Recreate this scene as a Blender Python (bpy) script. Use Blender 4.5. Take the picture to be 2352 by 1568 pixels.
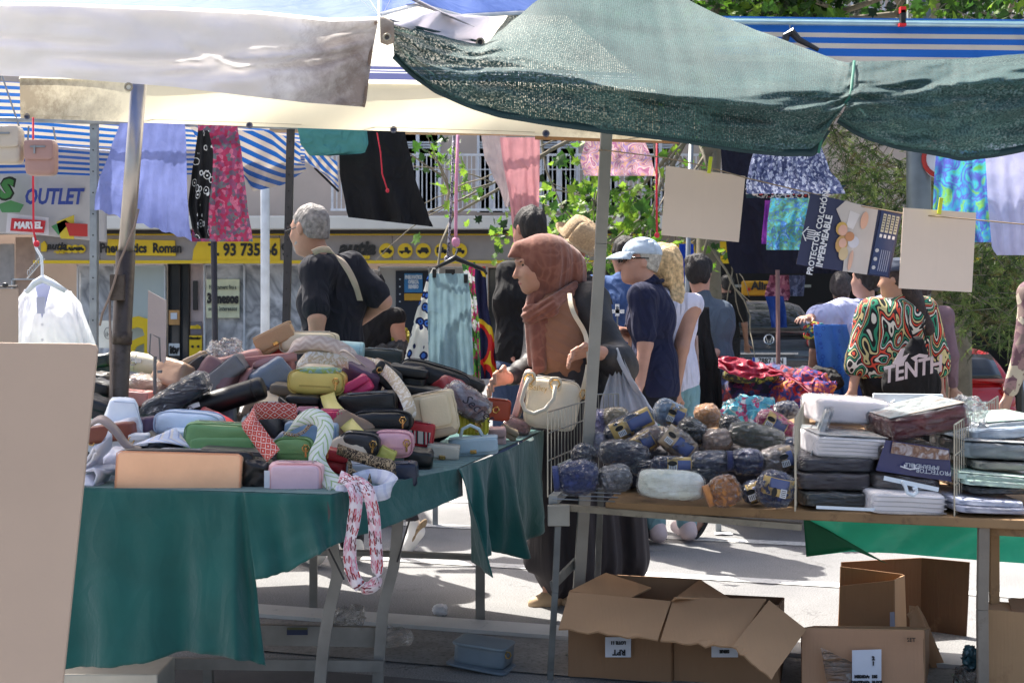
import bpy, bmesh, math, random
import numpy as np
from mathutils import Vector, Matrix, Euler, noise as mn
R=math.radians
for o in list(bpy.data.objects): bpy.data.objects.remove(o)
SC=bpy.context.scene; COL=SC.collection
# ------------------------------------------------------------------ camera, sky, sun, exposure
CAMZ=1.28; F=3000.0; CX=1176.0; HY=700.0
cam=bpy.data.cameras.new('camera'); co=bpy.data.objects.new('camera',cam); COL.objects.link(co)
co.location=(0,0,CAMZ); co.rotation_euler=(R(90),0,0)
cam.sensor_width=36; cam.lens=36*F/2352; cam.shift_y=-84/2352; cam.clip_end=500; cam.clip_start=.05
cam.dof.use_dof=True; cam.dof.focus_distance=5.3; cam.dof.aperture_fstop=11
SC.camera=co
SUNV=Vector((-.46,.62,1.22)).normalized()
w=bpy.data.worlds.new('World'); SC.world=w; w.use_nodes=True
nt=w.node_tree; bg=nt.nodes['Background']; sky=nt.nodes.new('ShaderNodeTexSky'); sky.sky_type='NISHITA'; sky.sun_disc=False
sky.sun_elevation=math.asin(SUNV.z); sky.sun_rotation=math.atan2(SUNV.x,SUNV.y); sky.air_density=1.0; sky.dust_density=5.0; sky.ozone_density=.6
nt.links.new(sky.outputs[0],bg.inputs[0]); bg.inputs[1].default_value=.122
sl=bpy.data.lights.new('sun','SUN'); sl.energy=4.6; sl.angle=R(.6); sl.color=(1,.95,.87)
so=bpy.data.objects.new('sun',sl); COL.objects.link(so); so.rotation_euler=SUNV.to_track_quat('Z','Y').to_euler(); so.location=(0,0,20)
vs=SC.view_settings; vs.view_transform='Standard'; vs.look='None'; vs.exposure=1.28; vs.gamma=1; vs.use_curve_mapping=False
SC.cycles.max_bounces=8; SC.cycles.transparent_max_bounces=16; SC.cycles.use_denoising=True
rnd=random.Random(7)
# ------------------------------------------------------------------ coordinates
def W(x,y,D): return Vector(((x-CX)/F*D, D, CAMZ-(y-HY)/F*D))
def onz(x,y,z=0.0):
    D=F*(CAMZ-z)/(y-HY); return W(x,y,D)
def lin(r,g,b,k=1.0):
    f=lambda c:((c/255/12.92) if c/255<=.04045 else ((c/255+.055)/1.055)**2.4)*k
    return (f(r),f(g),f(b),1)
# ------------------------------------------------------------------ materials
MC={}
def nodes(name):
    m=bpy.data.materials.new(name); m.use_nodes=True; t=m.node_tree
    return m,t,t.nodes['Principled BSDF'],t.nodes['Material Output']
def N(t,ty,**k):
    n=t.nodes.new(ty)
    for a,b in k.items():
        if a.startswith('i_'):
            key=a[2:]; key=int(key) if key.isdigit() else key.replace('_',' ')
            n.inputs[key].default_value=b
        else: setattr(n,a,b)
    return n
def ramp(t,fac,stops,const=False):
    n=t.nodes.new('ShaderNodeValToRGB'); cr=n.color_ramp
    if const: cr.interpolation='CONSTANT'
    while len(cr.elements)<len(stops): cr.elements.new(.5)
    for e,(p,c) in zip(cr.elements,stops): e.position=p; e.color=c
    t.links.new(fac,n.inputs[0]); return n.outputs[0]
def finish(t,bs,col,rough,bump,bscale,c,detail=3,bdist=.004,stretch=None):
    L=t.links
    if col is not None: L.new(col,bs.inputs['Base Color'])
    bs.inputs['Roughness'].default_value=rough
    if bump>0:
        nz=N(t,'ShaderNodeTexNoise',i_Scale=bscale,i_Detail=detail)
        if stretch:
            mp=N(t,'ShaderNodeMapping'); mp.inputs['Scale'].default_value=stretch; L.new(c,mp.inputs[0]); L.new(mp.outputs[0],nz.inputs['Vector'])
        else: L.new(c,nz.inputs['Vector'])
        b=N(t,'ShaderNodeBump',i_Strength=bump,i_Distance=bdist); L.new(nz.outputs[0],b.inputs['Height']); L.new(b.outputs[0],bs.inputs['Normal'])
def mixc(t,a,b,f):
    n=t.nodes.new('ShaderNodeMix'); n.data_type='RGBA'
    for s,v in ((6,a),(7,b)):
        if hasattr(v,'is_output') or hasattr(v,'links'): t.links.new(v,n.inputs[s])
        else: n.inputs[s].default_value=v
    if hasattr(f,'links'): t.links.new(f,n.inputs[0])
    else: n.inputs[0].default_value=f
    return n.outputs[2]
def translucent(t,bs,out,amt,colsock=None,col=None):
    tr=N(t,'ShaderNodeBsdfTranslucent'); mx=N(t,'ShaderNodeMixShader',i_0=amt)
    if colsock: t.links.new(colsock,tr.inputs[0])
    else: tr.inputs[0].default_value=col
    t.links.new(bs.outputs[0],mx.inputs[1]); t.links.new(tr.outputs[0],mx.inputs[2]); t.links.new(mx.outputs[0],out.inputs[0])
def mk(col,rough=.6,var=.12,vs=6,bump=.25,bs_=60,metal=0,coat=0,trans=0,bdist=.004,sheen=0,dirt=None,stretch=None,name='paint',fold=0):
    key=(fold,'mk',tuple(round(x,4) for x in col),rough,var,vs,bump,bs_,metal,coat,trans,bdist,sheen,str(dirt),stretch)
    if key in MC: return MC[key]
    m,t,b,out=nodes(name); c=N(t,'ShaderNodeTexCoord').outputs['Object']
    nz=N(t,'ShaderNodeTexNoise',i_Scale=vs,i_Detail=5); t.links.new(c,nz.inputs['Vector'])
    d=tuple(x*(1-var) for x in col[:3])+(1,); l=tuple(min(1,x*(1+var)) for x in col[:3])+(1,)
    cs=ramp(t,nz.outputs[0],[(.3,d),(.7,l)])
    if dirt:
        n2=N(t,'ShaderNodeTexNoise',i_Scale=dirt[1],i_Detail=8,i_Roughness=.7); t.links.new(c,n2.inputs['Vector'])
        f=ramp(t,n2.outputs[0],[(dirt[2],(0,0,0,1)),(dirt[2]+.18,(1,1,1,1))]); cs=mixc(t,cs,dirt[0],f)
    finish(t,b,cs,rough,bump,bs_,c,bdist=bdist,stretch=stretch)
    if fold:
        for lk in list(b.inputs['Normal'].links): prev=lk.from_socket
        f1=N(t,'ShaderNodeTexNoise',i_Scale=4.2,i_Detail=1.2,i_Distortion=1.2); mp=N(t,'ShaderNodeMapping'); mp.inputs['Rotation'].default_value=(.2,.5,.1); mp.inputs['Scale'].default_value=(1.5,1.5,.8); t.links.new(c,mp.inputs[0]); t.links.new(mp.outputs[0],f1.inputs['Vector'])
        mr=N(t,'ShaderNodeMath',operation='PINGPONG'); mr.inputs[1].default_value=.15; t.links.new(f1.outputs[0],mr.inputs[0])
        fb=N(t,'ShaderNodeBump',i_Strength=min(1,fold),i_Distance=.16); t.links.new(mr.outputs[0],fb.inputs['Height']); t.links.new(prev,fb.inputs['Normal']); t.links.new(fb.outputs[0],b.inputs['Normal'])
    b.inputs['Metallic'].default_value=metal; b.inputs['Coat Weight'].default_value=coat
    if sheen: b.inputs['Sheen Weight'].default_value=sheen
    if trans: translucent(t,b,out,trans,cs)
    MC[key]=m; return m
def c8(r,g,b,**k):
    kk=k.pop('k',1.0); mx_=max(r,g,b); kk*=(.55 if mx_<60 else .55+.45*(mx_-60)/60 if mx_<120 else 1); return mk(lin(r,g,b,kk),**k)
def leather(r,g,b): return c8(min(250,r*1.03),min(250,g*1.03),min(250,b*1.03),k=1.05,rough=.42,var=.09,vs=9,bump=.35,bs_=170,bdist=.002,name='leather')
def cloth(r,g,b,trans=0,k=.66,**kw): return c8(r,g,b,k=k,fold=kw.pop('fold',.55),rough=.9,var=.08,vs=14,bump=.4,bs_=kw.pop('bs_',25),bdist=.01,trans=trans,name='cloth',**kw)
def pat(kind,cols,scale=20,trans=0,rough=.8,bump=.2,coord='Object',ang=0.0,dist=2.0,thr=.5,name='print',mapsc=(1,1,1)):
    key=('pat',kind,str(cols),scale,trans,rough,coord,ang,dist,str(thr),mapsc)
    if key in MC: return MC[key]
    m,t,b,out=nodes(name); L=t.links
    c0=N(t,'ShaderNodeTexCoord').outputs[coord]
    mp=N(t,'ShaderNodeMapping'); mp.inputs['Rotation'].default_value=(0,ang if coord!='UV' else 0,ang if coord=='UV' else 0); mp.inputs['Scale'].default_value=mapsc
    L.new(c0,mp.inputs[0]); c=mp.outputs[0]
    n=len(cols); st=[(i/n,cols[i]) for i in range(n)]
    if kind=='blotch':
        nz=N(t,'ShaderNodeTexNoise',i_Scale=scale,i_Detail=3,i_Distortion=1.5); L.new(c,nz.inputs['Vector'])
        mr=N(t,'ShaderNodeMapRange',i_1=.3,i_2=.7); L.new(nz.outputs[0],mr.inputs[0]); cs=ramp(t,mr.outputs[0],st,True)
    elif kind=='soft':
        nz=N(t,'ShaderNodeTexNoise',i_Scale=scale,i_Detail=4,i_Distortion=1.5); L.new(c,nz.inputs['Vector'])
        mr=N(t,'ShaderNodeMapRange',i_1=.3,i_2=.7); L.new(nz.outputs[0],mr.inputs[0]); cs=ramp(t,mr.outputs[0],[(i/(n-1),cols[i]) for i in range(n)])
    elif kind=='cells':
        v=N(t,'ShaderNodeTexVoronoi',i_Scale=scale); L.new(c,v.inputs['Vector'])
        sp=N(t,'ShaderNodeSeparateColor'); L.new(v.outputs['Color'],sp.inputs[0]); cs=ramp(t,sp.outputs[0],st,True)
        e=N(t,'ShaderNodeTexVoronoi',i_Scale=scale*1.0); L.new(c,e.inputs['Vector'])
        r=N(t,'ShaderNodeTexVoronoi',i_Scale=scale*2.3); L.new(c,r.inputs['Vector'])
        g=ramp(t,r.outputs['Distance'],[(0,(1,1,1,1)),(.28,(0,0,0,1))],True); cs=mixc(t,cs,cols[0],g)
    elif kind=='rings':  # leopard / circles
        v=N(t,'ShaderNodeTexVoronoi',i_Scale=scale); L.new(c,v.inputs['Vector'])
        cs=ramp(t,v.outputs['Distance'],st if len(thr if isinstance(thr,(list,tuple)) else [])==0 else list(zip(thr,cols)),True)
    elif kind=='swirl':
        wv=N(t,'ShaderNodeTexWave',i_Scale=scale,i_Distortion=dist,i_Detail=1.2); wv.inputs['Detail Scale'].default_value=1.3; wv.wave_type='BANDS'; wv.bands_direction='X'; wv.wave_profile='SAW'; L.new(c,wv.inputs['Vector'])
        cs=ramp(t,wv.outputs[1] if False else wv.outputs['Fac'],st,True)
    elif kind=='topo':
        nz=N(t,'ShaderNodeTexNoise',i_Scale=scale,i_Detail=.6,i_Distortion=.9); L.new(c,nz.inputs['Vector'])
        mu=N(t,'ShaderNodeMath',operation='MULTIPLY'); mu.inputs[1].default_value=dist; L.new(nz.outputs[0],mu.inputs[0])
        fr=N(t,'ShaderNodeMath',operation='FRACT'); L.new(mu.outputs[0],fr.inputs[0]); cs=ramp(t,fr.outputs[0],st if not isinstance(thr,(list,tuple)) else list(zip(thr,cols)),True)
    elif kind=='stripe':
        sp=N(t,'ShaderNodeSeparateXYZ'); L.new(c,sp.inputs[0])
        mu=N(t,'ShaderNodeMath',operation='MULTIPLY'); mu.inputs[1].default_value=scale; L.new(sp.outputs['Y' if coord=='UV' else 'Z'],mu.inputs[0])
        fr=N(t,'ShaderNodeMath',operation='FRACT'); L.new(mu.outputs[0],fr.inputs[0]); cs=ramp(t,fr.outputs[0],st if not isinstance(thr,(list,tuple)) else list(zip(thr,cols)),True)
    elif kind in('zig','diam','zig2'):
        sp=N(t,'ShaderNodeSeparateXYZ'); L.new(c,sp.inputs[0])
        def M(op,a,bv):
            q=N(t,'ShaderNodeMath',operation=op)
            for i,v in enumerate((a,bv)):
                if v is None: continue
                if hasattr(v,'links'): L.new(v,q.inputs[i])
                else: q.inputs[i].default_value=v
            return q.outputs[0]
        u=M('MULTIPLY',sp.outputs[0],scale); v=M('MULTIPLY',sp.outputs[1],scale*dist)
        tu=M('PINGPONG',u,.5); tv=M('PINGPONG',v,.5)
        if kind=='zig2': z=M('FRACT',M('ADD',u,M('MULTIPLY',M('PINGPONG',M('MULTIPLY',sp.outputs[1],1.0),.5),dist)),None)
        elif kind=='zig': z=M('FRACT',M('ADD',v,M('MULTIPLY',tu,1.6)),None)
        else: z=M('FRACT',M('MULTIPLY',M('ADD',tu,tv),2.2),None)
        cs=ramp(t,z,st if not isinstance(thr,(list,tuple)) else list(zip(thr,cols)),True)
    nz2=N(t,'ShaderNodeTexNoise',i_Scale=4,i_Detail=4); L.new(c0,nz2.inputs['Vector'])
    g=ramp(t,nz2.outputs[0],[(.3,(.8,.8,.8,1)),(.7,(1,1,1,1))])
    mm=t.nodes.new('ShaderNodeMix'); mm.data_type='RGBA'; mm.blend_type='MULTIPLY'; mm.inputs[0].default_value=1
    L.new(cs,mm.inputs[6]); L.new(g,mm.inputs[7]); cs=mm.outputs[2]
    finish(t,b,cs,rough,bump,60,c0)
    if trans: translucent(t,b,out,trans,cs)
    MC[key]=m; return m
def film(alpha=.22,tint=(.975,.98,.99,1),bump=1.0,sc=16,name='clear_film'):
    key=('film',alpha,tint,bump,sc)
    if key in MC: return MC[key]
    m,t,b,out=nodes(name); L=t.links; c=N(t,'ShaderNodeTexCoord').outputs['Object']
    nz=N(t,'ShaderNodeTexNoise',i_Scale=sc,i_Detail=5,i_Distortion=2.5); 
    mp=N(t,'ShaderNodeMapping'); mp.inputs['Scale'].default_value=(.35,1.2,1.5); mp.inputs['Rotation'].default_value=(.3,.5,.2); L.new(c,mp.inputs[0]); L.new(mp.outputs[0],nz.inputs['Vector'])
    bp=N(t,'ShaderNodeBump',i_Strength=bump,i_Distance=.022); L.new(nz.outputs[0],bp.inputs['Height'])
    gl=N(t,'ShaderNodeBsdfGlossy',i_Roughness=.1); L.new(bp.outputs[0],gl.inputs['Normal']); gl.inputs[0].default_value=(1,1,1,1)
    tr=N(t,'ShaderNodeBsdfTransparent'); tr.inputs[0].default_value=tint
    fr=N(t,'ShaderNodeFresnel',i_IOR=1.5); L.new(bp.outputs[0],fr.inputs['Normal'])
    ad=N(t,'ShaderNodeMath',operation='MULTIPLY_ADD'); ad.inputs[1].default_value=min(.95,.45+alpha*1.6); ad.inputs[2].default_value=alpha*.08; L.new(fr.outputs[0],ad.inputs[0])
    mx=N(t,'ShaderNodeMixShader'); L.new(ad.outputs[0],mx.inputs[0]); L.new(tr.outputs[0],mx.inputs[1]); L.new(gl.outputs[0],mx.inputs[2])
    df=N(t,'ShaderNodeBsdfDiffuse'); df.inputs[0].default_value=(.85,.85,.86,1)
    cr=ramp(t,nz.outputs[0],[(.56,(0,0,0,1)),(.8,(alpha*.8,alpha*.8,alpha*.8,1))])  # pale diffuse streaks on the crests, painted in as film highlights
    m2=N(t,'ShaderNodeMixShader'); L.new(cr,m2.inputs[0]); L.new(mx.outputs[0],m2.inputs[1]); L.new(df.outputs[0],m2.inputs[2])
    L.new(m2.outputs[0],out.inputs[0]); MC[key]=m; return m
# ------------------------------------------------------------------ objects
ORG={}
def setp(o,label=None,cat=None,group=None,kind=None):
    if label: o['label']=label
    if cat: o['category']=cat
    if group: o['group']=group
    if kind: o['kind']=kind
    return o
def thing(name,label,cat,base,group=None):
    o=bpy.data.objects.new(name,None); COL.objects.link(o); o.location=base; o.empty_display_size=.05
    ORG[o.name]=Vector(base); return setp(o,label,cat,group)
class G:
    def __init__(s): s.v=[]; s.f=[]; s.uv={}
    def add(s,vs,fs):
        n=len(s.v); s.v+= [Vector(v) for v in vs]; s.f+=[tuple(i+n for i in f) for f in fs]; return s
    def box(s,c,sz,rot=None):
        c=Vector(c); M=rot.to_matrix() if isinstance(rot,Euler) else (rot if rot is not None else Matrix.Identity(3))
        h=[x/2 for x in sz]; vs=[c+M@Vector((a*h[0],b*h[1],d*h[2])) for a in(-1,1) for b in(-1,1) for d in(-1,1)]
        return s.add(vs,[(0,1,3,2),(4,6,7,5),(0,4,5,1),(2,3,7,6),(0,2,6,4),(1,5,7,3)])
    def bar(s,a,b,wd,th,up=Vector((0,1,0))):
        a=Vector(a); b=Vector(b); d=(b-a); L=d.length; d.normalize(); x=d.cross(up).normalized(); y=x.cross(d).normalized()
        M=Matrix((x,y,d)).transposed(); return s.box((a+b)/2,(wd,th,L),M)
    def tube(s,pts,r,n=8,caps=True,closed=False):
        pts=[Vector(p) for p in pts]; m=len(pts); rs=r if isinstance(r,(list,tuple)) else [r]*m; base=len(s.v); prev=None
        for i,p in enumerate(pts):
            if closed: d=pts[(i+1)%m]-pts[i-1]
            else: d=pts[min(i+1,m-1)]-pts[max(i-1,0)]
            d.normalize()
            if prev is None: x=d.orthogonal().normalized()
            else: x=(prev-d*prev.dot(d)).normalized()
            prev=x; y=d.cross(x)
            for k in range(n):
                a=2*math.pi*k/n; s.v.append(p+(x*math.cos(a)+y*math.sin(a))*rs[i])
        for i in range(m if closed else m-1):
            j=(i+1)%m
            for k in range(n):
                k2=(k+1)%n; s.f.append((base+i*n+k,base+i*n+k2,base+j*n+k2,base+j*n+k))
        if caps and not closed:
            s.f.append(tuple(base+k for k in range(n))[::-1]); s.f.append(tuple(base+(m-1)*n+k for k in range(n)))
        return s
    def grid(s,P):  # P rows x cols of vectors, with UV
        n=len(s.v); r=len(P); c=len(P[0])
        for i in range(r):
            for j in range(c): s.v.append(Vector(P[i][j])); s.uv[len(s.v)-1]=(j/(c-1),i/(r-1))
        for i in range(r-1):
            for j in range(c-1): s.f.append((n+i*c+j,n+i*c+j+1,n+(i+1)*c+j+1,n+(i+1)*c+j))
        return s
    def prism(s,poly,depth,dirv=Vector((0,1,0))):
        n=len(poly); a=[Vector(p) for p in poly]; b=[p+dirv*depth for p in a]
        return s.add(a+b,[tuple(range(n)),tuple(range(2*n-1,n-1,-1))]+[(i,i+n,(i+1)%n+n,(i+1)%n) for i in range(n)])
    def obj(s,name,mat,parent=None,smooth=False,thick=0,bevel=0,label=None,cat=None,group=None,kind=None,sub=0,origin=None):
        vs=s.v; lo=Vector([min(v[i] for v in vs) for i in range(3)]); hi=Vector([max(v[i] for v in vs) for i in range(3)])
        og=origin or Vector(((lo.x+hi.x)/2,(lo.y+hi.y)/2,lo.z if parent is None else (lo.z+hi.z)/2))
        me=bpy.data.meshes.new(name); me.from_pydata([v-og for v in vs],[],s.f); me.materials.append(mat)
        if s.uv:
            ul=me.uv_layers.new(name='UVMap')
            for l in me.loops: ul.data[l.index].uv=s.uv.get(l.vertex_index,(0,0))
        me.update(); 
        bm=bmesh.new(); bm.from_mesh(me); bmesh.ops.recalc_face_normals(bm,faces=bm.faces); bm.to_mesh(me); bm.free()
        if smooth: me.polygons.foreach_set('use_smooth',[True]*len(me.polygons))
        return link(name,me,og,parent,thick,bevel,label,cat,group,kind,sub,smooth)
def link(name,me,og,parent=None,thick=0,bevel=0,label=None,cat=None,group=None,kind=None,sub=0,smooth=False):
    o=bpy.data.objects.new(name,me); COL.objects.link(o); ORG[o.name]=Vector(og)
    if parent is not None: o.parent=parent; o.location=Vector(og)-ORG[parent.name]
    else: o.location=og
    if sub: md=o.modifiers.new('s','SUBSURF'); md.levels=sub; md.render_levels=sub
    if thick: md=o.modifiers.new('t','SOLIDIFY'); md.thickness=thick; md.offset=0
    if bevel: md=o.modifiers.new('b','BEVEL'); md.width=bevel; md.segments=2; md.limit_method='ANGLE'
    return setp(o,label,cat,group,kind)
def text(body,pos,size,mat,parent,rot=(90,0,0),name='lettering',ext=.0015,ax='CENTER',bold=0.0,sx=1.0,shear=0,M=None):
    cu=bpy.data.curves.new(name,'FONT'); cu.body=body; cu.size=size; cu.extrude=ext; cu.align_x=ax; cu.align_y='CENTER'; cu.offset=bold; cu.shear=shear
    cu.resolution_u=2; cu.materials.append(mat); o0=bpy.data.objects.new(name,cu); me=bpy.data.meshes.new_from_object(o0); me.name=name; bpy.data.objects.remove(o0); o=bpy.data.objects.new(name,me); COL.objects.link(o)
    if not me.materials: me.materials.append(mat)
    pos=Vector(pos); ORG[o.name]=pos
    o.parent=parent; o.location=pos-ORG[parent.name]
    o.rotation_euler=M.to_euler() if M is not None else tuple(R(a) for a in rot)
    o.scale=(sx,1,1); return o
def superbox(n=5.0,seg=10):
    vs=[];idx={};fs=[]
    def vid(p):
        k=tuple(round(x,5) for x in p)
        if k not in idx: idx[k]=len(vs); vs.append(Vector(p))
        return idx[k]
    for ax in range(3):
        for sg in(-1,1):
            for i in range(seg):
                for j in range(seg):
                    q=[]
                    for a,b in((0,0),(1,0),(1,1),(0,1)):
                        p=[0,0,0]; p[ax]=sg; p[(ax+1)%3]=-1+2*(i+a)/seg; p[(ax+2)%3]=-1+2*(j+b)/seg; q.append(vid(p))
                    fs.append(tuple(q))
    out=[]
    for p in vs:
        d=(abs(p.x)**n+abs(p.y)**n+abs(p.z)**n)**(1/n); out.append(p/d)
    return out,fs
SB={}
def soft(c,sz,M=None,n=5.0,seg=10,taper=0,noise=0,ns=3.0,seed=0,sag=0,pinch=0,g=None):
    if (n,seg) not in SB: SB[(n,seg)]=superbox(n,seg)
    vs,fs=SB[(n,seg)]; c=Vector(c); M=M or Matrix.Identity(3); out=[]; off=Vector((seed*7.3,seed*3.1,seed*1.7))
    for p in vs:
        q=Vector((p.x*sz[0]/2*(1-taper*(p.z+1)/2),p.y*sz[1]/2*(1-abs(taper)*.4*(p.z+1)/2)*(1-pinch*p.x*p.x),p.z*sz[2]/2*(1-pinch*p.x*p.x)))
        if sag: q.z-=sag*sz[2]*(1-p.x*p.x)*(1+p.z)/2
        if noise:
            s=min(sz); w=mn.noise_vector(q*ns/max(sz)*2+off); q+=w*noise*s
            w=mn.noise_vector(q*ns/max(sz)*5+off); q+=w*noise*s*.35
        out.append(c+M@q)
    g=g or G(); g.add(out,fs); return g
def ribbon(pts,wd,nrm=None,twist=0,rows=3):
    """strip along pts; nrm = vector across the width (list or single)"""
    pts=[Vector(p) for p in pts]; P=[]
    # catmull resample
    q=[]
    for i in range(len(pts)-1):
        p0=pts[max(i-1,0)];p1=pts[i];p2=pts[i+1];p3=pts[min(i+2,len(pts)-1)]
        for k in range(6):
            t=k/6; q.append(.5*((2*p1)+(p2-p0)*t+(2*p0-5*p1+4*p2-p3)*t*t+(3*p1-p0-3*p2+p3)*t**3))
    q.append(pts[-1]); m=len(q); cols=[[] for _ in range(rows)]
    for i,p in enumerate(q):
        f=i/(m-1)
        if isinstance(nrm,list):
            a=f*(len(nrm)-1); k=min(int(a),len(nrm)-2); n=(Vector(nrm[k]).lerp(Vector(nrm[k+1]),a-k))
        else: n=Vector(nrm or (1,0,0))
        d=(q[min(i+1,m-1)]-q[max(i-1,0)]).normalized(); n=(n-d*n.dot(d)).normalized()
        for r in range(rows): cols[r].append(p+n*wd*(r/(rows-1)-.5))
    g=G(); g.grid(cols); return g
def tri(xs,v):
    if v<=xs[0][0]: return xs[0][1:]
    for a,b in zip(xs,xs[1:]):
        if v<=b[0]:
            t=(v-a[0])/(b[0]-a[0]) if b[0]>a[0] else 0; t=t*t*(3-2*t)*.4+t*.6
            return tuple(p+(q-p)*t for p,q in zip(a[1:],b[1:]))
    return xs[-1][1:]
def hang(rows,D,nr=26,nc=26,folds=5,amp=.02,grow=1.0,seed=0,Dslope=0,back=True,hemw=0,slant=0):
    """cloth panel: rows=[(y,xl,xr)] px at depth D; folds deepen towards the hem"""
    P=[]; y0=rows[0][0]; y1=rows[-1][0]
    for i in range(nr+1):
        t=i/nr; y=y0+(y1-y0)*t; xl,xr=tri(rows,y); row=[]
        for j in range(nc+1):
            u=j/nc; x=xl+(xr-xl)*u
            a=amp*(.25+t*grow); ph=seed*1.7
            w1=mn.noise(Vector((u*2.5,t*1.2,seed+5))); d=a*math.sin((u+.13*w1)*folds*2*math.pi+ph+.8*math.sin(t*2+seed))*(.65+.6*mn.noise(Vector((u*folds,t*1.5,seed+9))))+.035*mn.noise(Vector((u*3,t*2.2,seed)))*(.3+t)+.008*mn.noise(Vector((u*13,t*9,seed)))
            yy=y+hemw*t*math.sin(u*folds*2*math.pi+ph)+slant*(u-.5)*t*t
            row.append(W(x,yy,D+d+Dslope*u))
        P.append(row)
    g=G(); g.grid(P[::-1]); return g
# ------------------------------------------------------------------ signed distance modelling (people, soft cloth)
def A(v): return np.array(v,dtype=np.float32)
class SDF:
    def __init__(s,vox=.008): s.p=[]; s.vox=vox
    def cone(s,a,b,r1,r2,k=.03,op='+'): s.p.append(('c',A(a),A(b),r1,r2,k,op)); return s
    def ell(s,c,r,M=None,k=.03,op='+'): s.p.append(('e',A(c),A(r),np.eye(3,dtype=np.float32) if M is None else A(M),0,k,op)); return s
    def clip(s,pt,n): s.p.append(('h',A(pt),A(n)/np.linalg.norm(A(n)),0,0,0,'x')); return s
    def bbox(s,p):
        if p[0]=='c':
            lo=np.minimum(p[1]-p[3],p[2]-p[4]); hi=np.maximum(p[1]+p[3],p[2]+p[4])
        elif p[0]=='e': m=p[2].max(); lo=p[1]-m; hi=p[1]+m
        else: return None
        return lo,hi
    def mesh(s,disp=None):
        v=s.vox; bs=[s.bbox(p) for p in s.p if p[-1]=='+' and p[0]!='h']
        lo=np.min([b[0] for b in bs],0)-4*v-.02; hi=np.max([b[1] for b in bs],0)+4*v+.02
        n=np.ceil((hi-lo)/v).astype(int)+1
        ax=[lo[i]+v*np.arange(n[i],dtype=np.float32) for i in range(3)]
        Fd=np.full(n,.5,dtype=np.float32)
        for p in s.p:
            if p[0]=='h':
                X=(ax[0][:,None,None]-p[1][0])*p[2][0]+(ax[1][None,:,None]-p[1][1])*p[2][1]+(ax[2][None,None,:]-p[1][2])*p[2][2]
                Fd=np.maximum(Fd,-X); continue
            b=s.bbox(p); mg=p[5]+3*v+.015
            i0=np.clip(np.floor((b[0]-mg-lo)/v).astype(int),0,n-1); i1=np.clip(np.ceil((b[1]+mg-lo)/v).astype(int)+1,1,n)
            sl=tuple(slice(i0[i],i1[i]) for i in range(3))
            X=ax[0][sl[0]][:,None,None]; Y=ax[1][sl[1]][None,:,None]; Z=ax[2][sl[2]][None,None,:]
            if p[0]=='c':
                a,bb=p[1],p[2]; ba=bb-a; L=float(ba@ba)+1e-9
                t=np.clip(((X-a[0])*ba[0]+(Y-a[1])*ba[1]+(Z-a[2])*ba[2])/L,0,1)
                d=np.sqrt((X-a[0]-t*ba[0])**2+(Y-a[1]-t*ba[1])**2+(Z-a[2]-t*ba[2])**2)-(p[3]+(p[4]-p[3])*t)
            else:
                c,r,M=p[1],p[2],p[3]; q=[(X-c[0])*M[0,i]+(Y-c[1])*M[1,i]+(Z-c[2])*M[2,i] for i in range(3)]
                k0=np.sqrt(sum((q[i]/r[i])**2 for i in range(3))); k1=np.sqrt(sum((q[i]/r[i]**2)**2 for i in range(3)))+1e-9
                d=k0*(k0-1)/k1
            f=Fd[sl]; k=max(p[5],1e-4)
            if p[-1]=='+': h=np.clip(1-np.abs(f-d)/k,0,1); Fd[sl]=np.minimum(f,d)-h*h*k/4
            else: h=np.clip(1-np.abs(f+d)/k,0,1); Fd[sl]=np.maximum(f,-d)+h*h*k/4
        if disp is not None:
            X=ax[0][:,None,None]; Y=ax[1][None,:,None]; Z=ax[2][None,None,:]; Fd=Fd+disp(X,Y,Z).astype(np.float32)
        Fd[0]=.5;Fd[-1]=.5;Fd[:,0]=.5;Fd[:,-1]=.5;Fd[:,:,0]=.5;Fd[:,:,-1]=.5
        return nets(Fd,lo,v)
def nets(Fd,lo,v):
    ins=Fd<0; nx,ny,nz=Fd.shape
    c=np.zeros((nx-1,ny-1,nz-1),dtype=np.int8)
    for a in(0,1):
        for b in(0,1):
            for d in(0,1): c+=ins[a:nx-1+a,b:ny-1+b,d:nz-1+d]
    act=(c>0)&(c<8); idx=-np.ones(c.shape,dtype=np.int64); ii=np.argwhere(act); idx[act]=np.arange(len(ii))
    acc=np.zeros((len(ii),3)); cnt=np.zeros(len(ii)); I=ii.T
    cor=[(a,b,d) for a in(0,1) for b in(0,1) for d in(0,1)]
    for p in cor:
        for k in range(3):
            if p[k]==0:
                q=list(p); q[k]=1
                f0=Fd[I[0]+p[0],I[1]+p[1],I[2]+p[2]]; f1=Fd[I[0]+q[0],I[1]+q[1],I[2]+q[2]]
                m=(f0<0)!=(f1<0); t=np.where(m,f0/(f0-f1+1e-12),0)
                pos=np.tile(np.array(p,float),(len(ii),1)); pos[:,k]+=t; acc+=pos*m[:,None]; cnt+=m
    V=(ii+acc/cnt[:,None])*v+lo
    faces=[]
    for k in range(3):
        sl0=[slice(1,-1)]*3; sl0[k]=slice(0,-1); s1=[slice(1,-1)]*3; s1[k]=slice(1,None)
        a=ins[tuple(sl0)]; b=ins[tuple(s1)]; m=a!=b; e=np.argwhere(m); off=np.array([1,1,1]); off[k]=0; e=e+off
        fl=a[m]; u=(k+1)%3; w=(k+2)%3
        def gi(du,dw):
            q=e.copy(); q[:,u]-=du; q[:,w]-=dw; return idx[q[:,0],q[:,1],q[:,2]]
        Q=np.stack([gi(0,0),gi(1,0),gi(1,1),gi(0,1)],1); Q[~fl]=Q[~fl][:,::-1]
        faces.append(Q)
    Q=np.concatenate(faces); return V,Q[(Q>=0).all(1)]
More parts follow.
